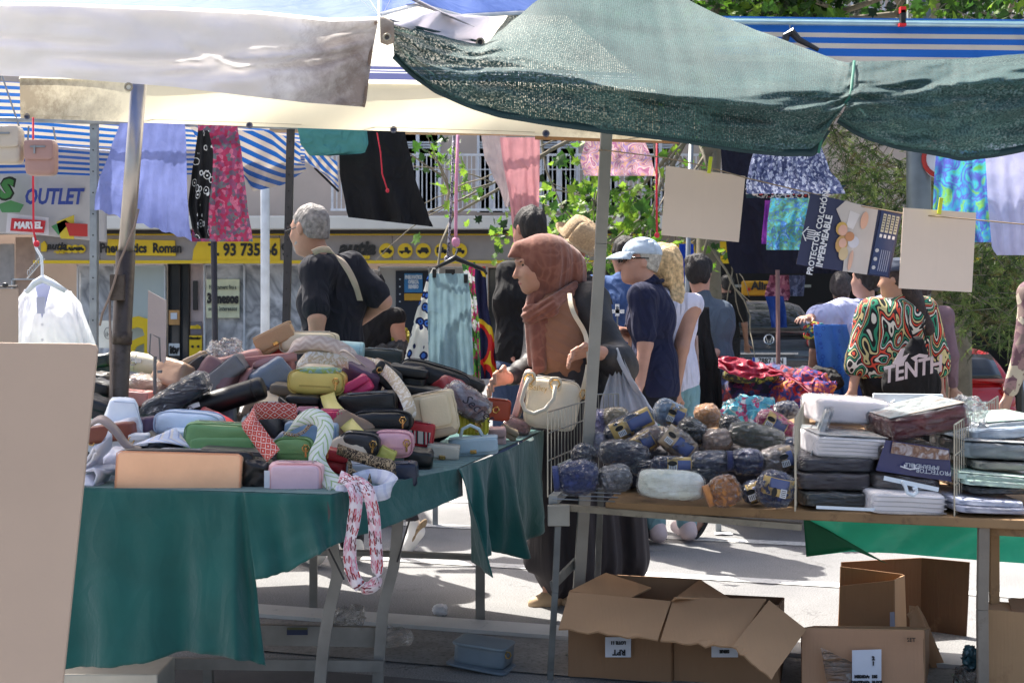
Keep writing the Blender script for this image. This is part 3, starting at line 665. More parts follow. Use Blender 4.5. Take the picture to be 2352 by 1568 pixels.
def branches(g,p,d,L,r,depth,tips,rr,gravity=0):
    n=5; pts=[p]; dd=d.copy()
    for i in range(n):
        dd=(dd+Vector((rr.uniform(-.25,.25),rr.uniform(-.25,.25),rr.uniform(-.2,.2)-gravity))).normalized(); pts.append(pts[-1]+dd*L/n)
    g.tube(pts,[r*(1-.6*i/n) for i in range(n+1)],6)
    if depth<=2: tips.extend(pts[2:])
    if depth>0:
        for k in range(3 if depth>1 else 3):
            q=pts[rr.randint(2,n)]; nd=(dd+Vector((rr.uniform(-1,1),rr.uniform(-.6,.6),rr.uniform(-.7,.7)))).normalized()
            branches(g,q,nd,L*.6,r*.5,depth-1,tips,rr,gravity)
bark=mk((.22,.19,.14,1),rough=.9,var=.3,vs=5,bump=.5,bs_=20,dirt=((.14,.13,.09,1),5,.5),name='bark')
def plane_tree():
    rr=random.Random(5); D=13.0; t=thing('plane_tree','plane tree with blotched pale trunk and maple shaped leaves behind the shoppers','tree',Vector(((1625-CX)/F*D,D,0)))
    b=Vector(((1625-CX)/F*D,D,0)); g=G(); g.tube([b,b+Vector((.02,0,1.2)),b+Vector((0,0,2.3)),b+Vector((.06,0,3.4)),b+Vector((0,0,5))],[.16,.125,.11,.11,.09],14); g.obj('trunk',bark,t,smooth=True)
    g=G(); tips=[]
    for (a,bb_) in (((1600,300),(1440,470)),((1610,250),(1330,540)),((1600,200),(1130,330)),((1600,240),(1500,400)),((1640,330),(1700,560)),((1600,180),(1000,420)),((1590,150),(1300,300))):
        p=W(*a,D); q=W(*bb_,D-rr.uniform(0,1.5)); d=(q-p); branches(g,p,d.normalized(),d.length*.95,.03,2,tips,rr,.03)
    for (a,bb_) in (((1640,60),(1900,20)),((1640,40),(2150,30)),((1640,80),(2350,0)),((1640,20),(1750,-60))):
        p=W(*a,D); q=W(*bb_,D-.5); d=(q-p); branches(g,p,d.normalized(),d.length,.05,3,tips,rr,0)
    g.obj('branch',bark,t,smooth=True)
    gs=[G() for _ in range(4)]; big=[]
    def pxof(v): return CX+v.x/v.y*F, HY-(v.z-CAMZ)/v.y*F
    for p in tips:
        x,y=pxof(p)
        for k in range(7 if y<60 else (2 if rr.random()<.42 else 0)):
            q=p+Vector((rr.gauss(0,.13),rr.gauss(0,.15),rr.gauss(-.05,.13))); x,y=pxof(q)
            if (1690>x>945 and y<560 and not (1100<x<1160 and y>380)) or y<60:
                s=rr.uniform(.07,.15)
                if y>280 and x<1690 and len(big)<170 and k<2: big.append((q,s*1.1))
                else: leafgeo(gs[rr.choice((0,0,1,1,2,3))],q,s,rr)
    for cx,cy,n in((1440,480,110),(1480,540,70),(1400,570,60),(1290,520,40),(1350,440,44),(1520,610,30),(1330,600,30),(1300,580,16),(1500,560,26),(1150,560,22),(1020,345,22),(1080,440,16),(1650,600,14),(1380,640,14),(1440,400,22),(1245,440,10),(1165,530,14),(1300,470,22),(985,385,10),(1370,520,30),(1560,400,12)):
        for k in range(n):
            q=W(cx+rr.gauss(0,26),cy+rr.gauss(0,22),D-rr.uniform(-.6,1.2)); s=rr.uniform(.06,.12)
            if len(big)<290 and k%3==0: big.append((q,s))
            else: leafgeo(gs[rr.choice((0,0,1,2,2,3))],q,s,rr)
    for i,gg in enumerate(gs): gg.obj('foliage',LM[i],t,kind='stuff')
    ms=[]
    for i in range(3):
        gg=G(); leafgeo(gg,Vector((0,0,0)),1,random.Random(i)); me=bpy.data.meshes.new('leaf'); me.from_pydata(gg.v,[],gg.f); me.materials.append(LM[i]); ms.append(me)
    for q,s in big:
        o=bpy.data.objects.new('leaf',rr.choice(ms)); COL.objects.link(o); o.parent=t; o.location=q-ORG[t.name]; o.scale=(s,s,s); o.rotation_euler=(rr.uniform(-1,1),rr.uniform(-1,1),rr.uniform(0,6))
plane_tree()
rr_=random.Random(21); t=thing('plane_tree','dense leafy street tree crown added above the view to shade the parked cars','tree',Vector((6.5,19,gz(6.5,19))))  # crown added above the view, spread to shade the right background
b=Vector((6.5,19,gz(6.5,19))); g=G(); g.tube([b,b+Vector((0,0,3)),b+Vector((-.3,0,6))],[.2,.16,.1],10); g.obj('trunk',bark,t,smooth=True)
g=G()
for k in range(14):
    a=k*.45; g.tube([b+Vector((0,0,4.6)),b+Vector((2.2*math.cos(a),3*math.sin(a),5.6)),b+Vector((4.5*math.cos(a),6*math.sin(a),6.4))],[.07,.04,.015],5)
g.obj('branch',bark,t,smooth=True); g=G(); g2=G()
for k in range(5200):
    X=rr_.uniform(-.5,10); Y=rr_.uniform(11.5,27); zmin=1.28+(HY+14)/F*Y+.15 if Y<24 else 6.6
    z=max(5.0,zmin)+abs(rr_.gauss(0,.8)); leafgeo(g if k%2 else g2,Vector((X,Y,z)),rr_.uniform(.2,.34),rr_)
g.obj('foliage',LM[1],t,kind='stuff'); g2.obj('foliage',LM[3],t,kind='stuff')
def pine_tree():
    rr=random.Random(11); D=12.5; x0=2120
    b=Vector(((x0-CX)/F*D,D,gz((x0-CX)/F*D,D))); t=thing('pine_tree','feathery grey green tree with drooping needle sprays at the right','tree',b)
    g=G(); g.tube([b,b+Vector((.1,0,2)),b+Vector((0,0,5))],[.14,.11,.08],10); g.obj('trunk',c8(150,135,100),t,smooth=True)
    g=G(); gb=G(); ms=[leafm(92,120,62,.4),leafm(58,84,44,.4),leafm(150,172,96,.45),leafm(120,110,62,.3)]; gs=[G() for _ in ms]
    cl=[(1950,330,40),(1960,420,60),(1985,520,60),(2060,600,60),(2140,620,70),(2220,650,70),(2290,640,60),(2330,600,60),(2250,720,45),(2310,730,40),(2180,560,60),(2060,480,60),(2020,390,50),(2330,700,40),(2100,400,50),(2360,520,50),(1935,300,35),(2120,690,30),(2280,560,50)]
    for cx,cy,n in cl:
        for k in range(int(n*1.7)):
            p=W(cx+rr.gauss(0,34),cy+rr.gauss(0,30),D+rr.uniform(-.8,1.4)); d=Vector((rr.uniform(-1,1),rr.uniform(-.5,.5),rr.uniform(-1,.15))).normalized(); L=rr.uniform(.14,.3)
            if k%5==0: gb.tube([p-d*.2,p,p+d*L],[.006,.005,.003],4)
            gg=gs[rr.choice((0,0,0,1,1,2,2,3))]
            for m_ in range(20):
                q=p+d*L*rr.random(); e=(d+Vector((rr.gauss(0,.55),rr.gauss(0,.55),rr.gauss(0,.5)))).normalized()*rr.uniform(.04,.09); s=e.cross(Vector((rr.random(),1,rr.random()))).normalized()*.0035
                gg.add([q-s,q+s,q+e],[(0,1,2)])
    for _ in range(16):
        p=W(rr.uniform(1900,2350),rr.uniform(200,600),D+.5); gb.tube([p,p+Vector((rr.uniform(-.5,.5),0,rr.uniform(-.3,.3))),p+Vector((rr.uniform(-.8,.8),0,rr.uniform(-.8,.1)))],[.02,.014,.007],5)
    gb.obj('branch',bark,t)
    for gg,m_ in zip(gs,ms): gg.obj('foliage',m_,t,kind='stuff')
pine_tree()
def lamp_pole(x,y0,D,r,label,mat,name='lamp_post'):
    p=W(x,y0,D); t=thing(name,label,'post',Vector((p.x,D,0)))
    g=G(); g.tube([(p.x,D,0),(p.x,D,p.z)],r,12); g.obj('pole',mat,t,smooth=True)
    g=G(); g.tube([(p.x,D,0),(p.x,D,.06)],r*1.7,12); g.obj('base_collar',mat,t); return t
lamp_pole(609,100,19,.065,'pale grey lamp post standing before the tyre shop window',c8(205,212,222,rough=.5))
t=lamp_pole(2110,-80,11.5,.105,'thick galvanised post carrying a round road sign at the right',c8(120,128,132,rough=.45,metal=.5))
c=W(2160,365,11.4); g=G(); g.tube([c,c+Vector((0,.03,0))],.17,24); g.obj('sign_disc',c8(215,220,230,bump=0),t); g=G(); g.tube([c+Vector((.15*math.cos(a*.3),-.01,.15*math.sin(a*.3))) for a in range(21)],.022,5,closed=True); g.obj('sign_rim',c8(170,45,40,bump=0),t)
# ================================================================== FAR AWNINGS AND STALLS
def awning_sheet(rows,D0,D1,cols=40,wave=0,seed=0):
    """rows: list of polylines in px (top to bottom) with own depth"""
    P=[]
    n=24
    for i in range(n+1):
        t=i/n*(len(rows)-1); k=min(int(t),len(rows)-2); f=t-k; row=[]
        for j in range(cols+1):
            u=j/cols
            def at(r):
                a=u*(len(r)-1); q=min(int(a),len(r)-2); return tuple(x+(y-x)*(a-q) for x,y in zip(r[q],r[q+1]))
            a=at(rows[k]); b=at(rows[k+1]); x=a[0]+(b[0]-a[0])*f; y=a[1]+(b[1]-a[1])*f; D=a[2]+(b[2]-a[2])*f
            w_=wave*math.sin(u*22+seed+i*.2)*(i/n); row.append(W(x,y,D+w_))
        P.append(row)
    g=G(); g.grid(P[::-1]); return g
BLU=lin(24,96,178); BEI=lin(205,196,184)
t=thing('striped_awning','sagging blue and white striped awning over the stall at the far left','awning',W(300,420,9.5)-Vector((0,0,0)))
awning_sheet([[(-150,180,8.2),(60,190,8.2),(250,215,8.2),(480,250,8.2),(720,285,8.2)],[(-150,330,10),(60,330,10),(250,340,10),(480,345,10),(700,360,10)]],0,0,seed=1).obj('roof_sheet',pat('stripe',[BLU,BEI],scale=9,trans=.28,rough=.6,coord='UV',ang=.06,thr=[0,.5]),t,smooth=True)
awning_sheet([[(-150,330,10),(60,330,10),(250,345,10),(480,345,10),(700,355,10)],[(-150,402,9.6),(60,398,9.6),(250,405,9.6),(480,400,9.6),(700,385,9.6)]],0,0,wave=.08).obj('back_sheet',pat('stripe',[BLU,BEI],scale=5,trans=.15,rough=.6,coord='UV',ang=.05,thr=[0,.5]),t,smooth=True)
awning_sheet([[(430,280,7.9),(540,300,7.9),(620,300,7.9),(690,330,7.9)],[(470,350,8),(560,370,8),(640,370,8),(690,370,8)],[(560,395,8.2),(580,440,8.2),(650,425,8.2),(705,390,8.2)]],0,0,wave=.06,seed=2).obj('side_flap',pat('stripe',[BLU,BEI],scale=7,trans=.2,rough=.6,coord='UV',ang=.75,thr=[0,.5]),t,smooth=True)
awning_sheet([[(700,335,7.9),(735,350,7.9),(775,372,7.9)],[(700,370,8),(735,390,8),(776,405,8)],[(722,385,8.2),(745,405,8.2),(778,432,8.2)]],0,0,wave=.05,seed=4).obj('loose_corner',pat('stripe',[BLU,BEI],scale=4,trans=.2,rough=.6,coord='UV',ang=.6,thr=[0,.5]),t,smooth=True)
g=G(); g.tube([W(722,385,8.1),W(778,440,8.1)],.008,6); g.obj('edge_cord',c8(35,35,40),t)
galv=mk(lin(150,155,158),rough=.4,var=.2,vs=12,bump=.2,metal=.6,name='galvanised'); dkm=mk(lin(62,60,62),rough=.5,var=.2,vs=12,bump=.2,metal=.3,name='dark_steel')
def post_thing(pts,D,r,label,mat,sq=False,holes=0,group=None,name='stall_post'):
    P=[W(x,y,D) for x,y in pts]; b=P[-1].copy(); d=(P[-1]-P[-2]).normalized(); b=P[-1]+d*(P[-1].z/(-d.z)) ; P=P[:-1]+[b]
    t=thing(name,label,'post',b,group); g=G()
    if sq:
        for a,c in zip(P,P[1:]): g.bar(a,c,r*2,r*2)
    else: g.tube(P,r,14)
    g.obj('tube',mat,t,smooth=not sq,bevel=.002 if sq else 0)
    for i in range(holes):
        f=(i+1)/(holes+1); p=P[0].lerp(W(*pts[-1],D),f)-Vector((0,r+.001,0)); g=G(); g.tube([p,p-Vector((0,.002,0))],r*.22,6); g.obj('hole',c8(15,15,15,bump=0),t)
    g=G(); g.tube([b,b+Vector((0,0,.012))],r*1.6,10); g.obj('foot',mat,t)
    return t
post_thing([(217,200),(216,930)],7.6,.021,'grey perforated square post left of the big steel pole',galv,True,14)
post_thing([(668,290),(655,850)],7.6,.021,'dark perforated post beside the grey haired man',dkm,True,14)
post_thing([(491,545),(495,860)],8.2,.019,'thin black post standing before the 3 mesos notice',dkm,False,0)
post_thing([(1588,320),(1577,700),(1572,940)],9.5,.018,'thin grey post in front of the plane tree trunk',galv,False)
post_thing([(1786,620),(1788,880)],9.0,.015,'rusty thin pole carrying blue jeans behind the cloth pile',mk(lin(120,90,85),rough=.8,var=.3,bump=.3))
# S OUTLET banner
bn=thing('banner','white printed banner reading OUTLET strung under the striped awning','banner',W(120,545,10.4))
g=awning_sheet([[(-60,398,10.4),(90,398,10.4),(245,400,10.2)],[(-60,535,10.4),(90,540,10.4),(245,556,10.2)]],0,0); g.obj('banner_sheet',c8(190,190,192,trans=.25,var=.06,bump=.15,k=.9,name='vinyl'),bn,smooth=True,thick=.004)
TB=lambda s,x,y,h,m,**k: text(s,W(x,y,10.25),h*10.25/F*1.38,m,bn,**k)
TB('S',12,436,46,c8(20,40,24,bump=0),bold=.02,shear=.2); TB('S',12,436,40,c8(55,120,60,bump=0),bold=.012,shear=.2,ext=.006)
TB('OUTLET',122,453,36,c8(38,62,140,bump=0),bold=.006,sx=.72,shear=.2)
def poly(pts,D,mat,par,name,th=.006): g=G(); g.prism([W(x,y,D) for x,y in pts],th,Vector((0,-1,0))); return g.obj(name,mat,par)
poly([(18,490),(112,500),(112,540),(14,534)],10.3,c8(205,205,210,bump=0),bn,'white_box'); poly([(27,501),(105,507),(101,535),(24,530)],10.27,c8(190,40,50,bump=0),bn,'red_box'); TB('MARVEL',64,518,15,c8(225,225,228,bump=0),bold=.004,sx=.86,shear=.15)
poly([(130,510),(175,492),(210,500),(232,530),(225,552),(140,548)],10.3,c8(200,180,50,bump=0),bn,'yellow_shape'); poly([(-5,470),(25,460),(55,470),(45,488),(5,488)],10.3,c8(70,130,80,bump=0),bn,'green_shape')
poly([(118,520),(150,505),(160,512),(135,540)],10.3,c8(60,125,75,bump=0),bn,'green_shape'); poly([(150,512),(230,516),(232,544),(160,542)],10.26,c8(175,45,40,bump=0),bn,'red_shape')
# right far awning, striped front hem
t=thing('striped_awning','blue and beige striped awning front with red clamp at the upper right','awning',W(2050,140,9.8))
awning_sheet([[(1640,37,9.8),(2000,42,9.8),(2460,46,9.8)],[(1640,185,9.6),(2000,190,9.6),(2460,196,9.6)]],0,0).obj('hem_sheet',pat('stripe',[lin(28,55,110),BEI,lin(24,100,190),BEI,lin(24,100,190),BEI,lin(24,100,190),lin(170,215,220),lin(24,100,190)],scale=1,trans=.25,rough=.6,coord='UV',thr=[0,.3,.40,.52,.60,.69,.76,.88,.97]),t,smooth=True)
g=G(); g.tube([W(1600,50,9.75),W(2480,60,9.75)],.02,10); g.obj('rail',c8(170,200,205,metal=.5,rough=.3),t)
g=G(); g.box(W(2073,40,9.7),(.035,.05,.1)); cl_=g.obj('clamp',c8(30,30,32),t); g=G(); g.box(W(2073,24,9.7),(.04,.05,.045)); g.obj("clamp_jaw",c8(225,30,35),cl_); g=G(); g.box(W(2072,58,9.7),(.05,.05,.02)); g.obj('clamp_jaw',c8(225,30,35),cl_)
hg=thing('clothes_hanger','black and grey hanger hooked on the striped awning rail','hanger',W(1840,120,9.6))
g=G(); g.tube([W(1814,58,9.65),W(1815,75,9.65)],.005,6); g.obj('hook',galv,hg); g=G(); g.tube([W(1798,108,9.65),W(1806,84,9.65),W(1818,74,9.65),W(1835,92,9.65),W(1880,115,9.65)],[.02,.03,.035,.025,.015],8); g.obj('arm',c8(45,48,55,rough=.3),hg)
# ================================================================== HANGING CLOTHES ROW (they hang from a bar across the aisle)
def garment(name,label,rows,D,mat,cat='clothes',thick=.004,folds=5,amp=.02,seed=0,extra=None,group='clothes hung along the stall bars',**k):
    x=sum(rows[-1][1:])/2; t=thing(name,label,cat,W(x,rows[-1][0],D),group)
    hang(rows,D,folds=folds,amp=amp,seed=seed,**k).obj('cloth',mat,t,smooth=True)
    if extra: extra(t)
    return t
def bar(px0,px1,D,r,label,mat=galv):
    t=thing('hanging_bar',label,'bar',W((px0[0]+px1[0])/2,(px0[1]+px1[1])/2,D)); g=G(); g.tube([W(*px0,D),W(*px1,D)],r,8); g.obj('tube',mat,t); 
bar((-100,272),(1000,300),7.55,.014,'steel bar behind the cream valance from which the skirts hang')
bar((620,300),(1560,312),8.3,.014,'steel bar on which pink trousers and floral shorts hang',c8(190,160,120))
bar((1560,200),(2500,215),8.6,.016,'steel bar behind the green net carrying dresses and tie dye')
def ties(pts,D,mat,par,name='tie',r=.004): g=G(); g.tube([W(x,y,D) for x,y in pts],r,5); g.obj(name,mat,par)
garment('skirt','lavender blue crinkled skirt blowing open left of the steel pole',[(283,275,425),(340,255,428),(430,226,430),(480,218,434),(516,217,441)],7.45,cloth(128,140,200,trans=.38,bs_=90,k=.95),folds=7,amp=.012,seed=1,hemw=3,slant=72)
garment('dress','khaki green dress edge behind the lavender skirt',[(285,390,412),(380,398,425),(465,410,432)],7.7,cloth(150,150,120,trans=.3),folds=2,seed=2)
FL=pat('cells',[lin(150,52,88),lin(130,70,108),lin(92,84,105),lin(175,98,128),lin(92,104,112),lin(150,42,78)],scale=48,trans=.25,name='floral_print')
garment('dress','magenta paisley floral dress hanging behind the black printed scarf',[(285,455,545),(360,452,556),(470,443,568),(555,440,581)],7.5,FL,folds=4,amp=.012,seed=3)
BW=pat('rings',[lin(235,235,235),lin(15,15,20),lin(235,235,235),lin(12,12,18)],scale=17,thr=[0,.10,.3,.37],name='ring_print')
garment('scarf','black scarf with white rings twisted over the magenta dress',[(300,455,480),(350,448,490),(400,440,488),(470,432,480),(520,440,478),(548,452,482)],7.35,BW,folds=2,amp=.02,seed=4)
garment('towel','teal towel folded over the bar beside the black trousers',[(290,683,842),(330,690,846),(352,706,838),(358,712,760)],7.4,cloth(85,160,160),folds=1.5,amp=.01,seed=5)
garment('trousers','wide black garment hanging next to the teal towel',[(300,778,930),(400,780,952),(490,795,985),(510,800,995)],7.5,cloth(22,24,34),folds=3,amp=.02,seed=6,slant=22)
garment('top','pale grey top hanging behind the pink trousers',[(310,1105,1160),(360,1112,1200),(400,1130,1210),(440,1150,1200),(475,1160,1172)],8.4,cloth(190,180,185,trans=.3),folds=2,seed=7)
garment('trousers','pale pink trousers hanging in front of the balcony',[(316,1148,1240),(350,1152,1240),(470,1172,1238),(560,1180,1240)],8.2,cloth(218,156,162,trans=.38,k=.85),folds=4,amp=.02,seed=8)
PS=pat('topo',[lin(200,160,180),lin(220,175,150),lin(180,150,195),lin(230,200,195),lin(180,120,155)],scale=11,dist=6,trans=.4,name='paisley_print')
garment('shorts','pink and mauve paisley ruffled shorts near the right pole',[(318,1345,1480),(370,1333,1498),(404,1342,1506)],8.1,PS,folds=6,amp=.02,seed=9)
garment('cloth_panel','large navy cloth hanging behind the protector poster',[(330,1655,1760),(420,1660,1790),(560,1668,1900),(600,1672,1930),(628,1690,1930)],9.2,cloth(22,26,58),folds=3,amp=.02,seed=10)
garment('skirt','blue grey ruffled skirt hanging under the net',[(330,1735,1885),(390,1720,1905),(420,1714,1930),(445,1715,1942)],8.5,pat('cells',[lin(60,70,110),lin(120,130,165),lin(180,190,215),lin(80,90,130)],scale=60,trans=.25),folds=8,amp=.035,seed=11)
garment('skirt','red and black paisley frill showing below the blue grey skirt',[(425,1712,1945),(455,1714,1900)],8.65,pat('rings',[lin(190,60,50),lin(30,35,50),lin(225,215,205),lin(30,60,70)],scale=22,thr=[0,.2,.38,.55]),folds=7,amp=.02,seed=12)
garment('dress','turquoise batik print shirt hanging left of the poster',[(455,1770,1868),(520,1762,1850),(574,1760,1850)],8.5,pat('soft',[lin(60,140,205),lin(90,190,215),lin(110,160,100),lin(60,120,210),lin(150,205,225)],scale=22,trans=.3),folds=3,seed=13)
garment('dress','purple batik strip behind the turquoise shirt',[(460,1757,1790),(560,1749,1775)],8.7,pat('soft',[lin(120,40,150),lin(200,80,200)],scale=12),folds=2,seed=14)
TD=pat('soft',[lin(110,190,100),lin(80,200,215),lin(100,100,205),lin(70,170,210),lin(140,205,90),lin(60,120,200)],scale=7,trans=.5,name='tie_dye')
garment('dress','blue green purple tie dye dress hanging at the right',[(345,2150,2268),(420,2145,2272),(500,2142,2280),(556,2150,2285)],8.4,TD,folds=4,amp=.03,seed=15)
garment('dress','pale lilac white dress hanging at the far right',[(330,2262,2420),(450,2268,2420),(570,2278,2420),(586,2290,2420)],8.2,cloth(205,205,240,trans=.4,k=.9),folds=4,amp=.02,seed=16)
garment('shorts','pink patterned shorts hanging among the dark clothes',[(632,1768,1812),(680,1756,1815),(690,1775,1810)],9.4,pat('cells',[lin(160,90,110),lin(110,50,70),lin(190,130,140)],scale=40),folds=2,seed=17)
garment('shorts','grey blue patterned shorts beside the pink ones',[(632,1812,1850),(680,1815,1846)],9.4,pat('cells',[lin(70,80,110),lin(110,120,150)],scale=40),folds=2,seed=18)
garment('jeans','bright blue denim leg hanging above the car plate',[(680,1758,1800),(720,1768,1806),(752,1772,1808)],9.3,cloth(30,75,160),folds=1.5,seed=19)
garment('scarf','royal blue scarf tied to the post beside the tank top woman',[(560,1560,1592),(610,1556,1598),(650,1558,1580)],9.6,cloth(25,70,190,trans=.3),folds=2,seed=20)
# cords, ropes, hanger set
def cord(pts,D,r,label,mat,name='cord',wob=0):
    t=thing(name,label,'rope',W(pts[-1][0],pts[-1][1],D)); g=G(); P=[W(x,y,D) for x,y in pts]; g.tube(P,r,6); g.obj('strand',mat,t,smooth=True)
    for i in(-1,):
        soft(P[i],(r*5,r*5,r*6),n=2.2,seg=4).obj('knot',mat,t,smooth=True)
    return t
redc=c8(205,45,65,rough=.7); pinkc=c8(200,135,165,rough=.8)
cord([(76,270),(76,420),(77,530),(84,560)],5.2,.0045,'red cord holding the white shirt hanger at the left',redc)
cord([(866,305),(874,350),(878,400),(882,412),(886,425),(890,438)],5.3,.003,'loose red cord dangling over the black garment',redc)
cord([(1509,315),(1508,440),(1509,540)],7.9,.006,'straight red rope left of the first blank card',redc)
cord([(1052,310),(1048,430),(1047,520),(1047,556)],6.9,.009,'pink cloth rope above the hanger of summer clothes',pinkc)
cord([(1042,312),(1038,430),(1032,540),(1028,596)],6.95,.0075,'speckled black and white rope beside the pink one',pat('cells',[lin(40,40,55),lin(200,200,210),lin(110,110,130)],scale=180))
hc=thing('clothes_hanger','black hanger carrying the blue skirt and printed dresses','hanger',W(1045,630,6.9))
g=G(); g.tube([W(x,y,6.9) for x,y in((1047,556),(1040,566),(1050,572),(1046,586),(1046,596))],.004,6); g.obj('hook',galv,hc)
g=G(); g.tube([W(x,y,6.9) for x,y in((1000,616),(1025,603),(1046,592),(1070,603),(1112,620),(1118,630))],[.008,.012,.018,.012,.01,.006],8); g.obj('arm',c8(30,32,38,rough=.3),hc,smooth=True)
g=G(); g.tube([W(x,y,6.78) for x,y in((994,630),(1075,640))],.006,6); g.box(W(998,628,6.76),(.02,.03,.045)); g.box(W(1070,640,6.76),(.02,.03,.045)); g.box(W(1034,625,6.76),(.05,.02,.03)); g.obj('clip_bar',c8(20,20,22,rough=.3),hc,bevel=.002)
gr='clothes on the black hanger above the handbags'
garment('skirt','pale blue pleated skirt clipped to the black hanger',[(628,985,1075),(700,982,1082),(860,985,1088)],6.75,cloth(165,200,212,trans=.25),folds=6,amp=.016,seed=21,group=gr)
garment('dress','blue leopard print dress left of the pale blue skirt',[(615,994,1010),(640,980,1005),(740,950,1010),(832,928,1012),(845,940,1005)],6.9,pat('rings',[lin(25,35,90),lin(60,110,200),lin(20,30,80),lin(225,225,220)],scale=19,thr=[0,.14,.3,.46],trans=.2),folds=3,amp=.015,seed=22,group=gr)
garment('dress','lime and white floral strip right of the pale blue skirt',[(602,1060,1092),(640,1068,1090),(760,1078,1102),(860,1085,1104),(872,1090,1102)],6.95,pat('cells',[lin(110,170,60),lin(235,235,235),lin(190,50,110),lin(60,110,60)],scale=22,trans=.2),folds=2,seed=23,group=gr)
garment('dress','navy dress with red and yellow bands at the end of the hanger',[(612,1088,1115),(700,1094,1120),(780,1100,1135),(870,1104,1142)],7.05,pat('rings',[lin(20,25,70),lin(20,25,70),lin(215,40,40),lin(235,200,40),lin(20,25,70)],scale=3.2,thr=[0,.28,.34,.4,.47]),folds=2,seed=24,group=gr)
# white shirt on hanger at left
ws=thing('shirt','white cotton shirt with a price tag on a white hanger at the left','shirt',W(125,790,5.4)); D=5.4
shm=c8(242,243,250,k=1.0,rough=.85,trans=.35,bump=.3,bs_=14,bdist=.02,name='white_cotton')
q=lambda x,y,d=0: W(x,y,D+d)
hang([(648,80,122),(656,70,140),(668,58,160),(690,46,176),(740,36,192),(800,22,218)],D,folds=4,amp=.02,seed=51).obj('shirt_front',shm,ws,smooth=True)
hang([(644,84,118),(656,70,140),(668,58,160),(690,46,176),(740,41,188),(800,30,213)],D+.07,folds=4,amp=.02,seed=55).obj('shirt_back',shm,ws,smooth=True)
hang([(664,56,64),(700,30,52),(800,10,48)],D+.02,folds=1.5,amp=.02,seed=52,nc=14).obj('sleeve',shm,ws,smooth=True); hang([(668,158,164),(700,166,188),(800,176,222)],D-.02,folds=1.5,amp=.02,seed=53,nc=14).obj('sleeve',shm,ws,smooth=True)
poly([(80,648),(119,648),(108,690),(97,730)],D-.035,c8(205,210,235,trans=.3,bump=.2),ws,'neck_opening'); poly([(84,682),(104,682),(103,720),(86,720)],D-.05,c8(190,195,215,bump=0),ws,'price_tag')
for y in(745,780): g=G(); g.tube([q(97,y,-.04),q(97,y,-.045)],.006,8); g.obj('button',c8(235,235,240),ws)
hn=thing('clothes_hanger','white plastic hanger holding the white shirt','hanger',W(95,650,5.35)); wp=c8(225,235,245,rough=.25,bump=0)
g=G(); g.tube([W(x,y,5.33) for x,y in((60,672),(80,650),(98,640),(120,650),(150,668))],[.01,.014,.018,.014,.01],8); g.obj('arm',wp,hn,smooth=True); g=G(); g.tube([W(x,y,5.33) for x,y in((97,640),(97,610),(95,590),(84,572),(79,555),(78,545))],.006,7); g.obj('hook',wp,hn)
hn=thing('hanger_strip','wire chain of empty hanger loops behind the white shirt','hanger strip',W(85,620,5.5))
for i in range(8):
    g=G(); x=66+i*4.4; y=626-i*5; g.tube([W(x+3*math.cos(a),y+7*math.sin(a),5.5) for a in range(6)],.0022,4,closed=True); g.obj('loop',galv,hn)
g=G(); g.tube([W(62,640,5.5),W(102,594,5.5)],.003,5); g.obj('wire',galv,hn)
# handbags hanging top left
def hbag(label,x0,y0,x1,y1,D,col,chain,rows):
    t=thing('hanging_handbag',label,'handbag',W((x0+x1)/2,y1,D),'handbags hanging under the canopy at the left'); c=W((x0+x1)/2,(y0+y1)/2,D); wd=(x1-x0)/F*D; ht=(y1-y0)/F*D
    soft(c,(wd,.06,ht),n=7,seg=8).obj('body',leather(*col),t,smooth=True); soft(c+Vector((0,-.032,ht*.2)),(wd*.98,.014,ht*.55),n=8,seg=8).obj('flap',leather(*col),t,smooth=True)
    g=G(); g.box(c+Vector((0,-.043,ht*.28)),(wd*.5,.004,.006)); g.box(c+Vector((-wd*.1,-.045,ht*.2)),(.006,.004,.03)); g.obj('zip',galv,t)
    for pts in rows: g=G(); g.tube([W(*p,D) for p in pts],.0035,6); g.obj('chain',galv,t)
hbag('rose beige square handbag hanging on a chain under the valance',62,322,130,404,4.9,(165,130,120),1,[[(64,322),(66,290)],[(128,322),(122,292)]])
hbag('cream slouchy handbag cut by the left edge of the picture',-30,290,52,378,4.9,(190,178,160),1,[[(-20,290),(5,150)],[(44,290),(10,190),(4,170)]])
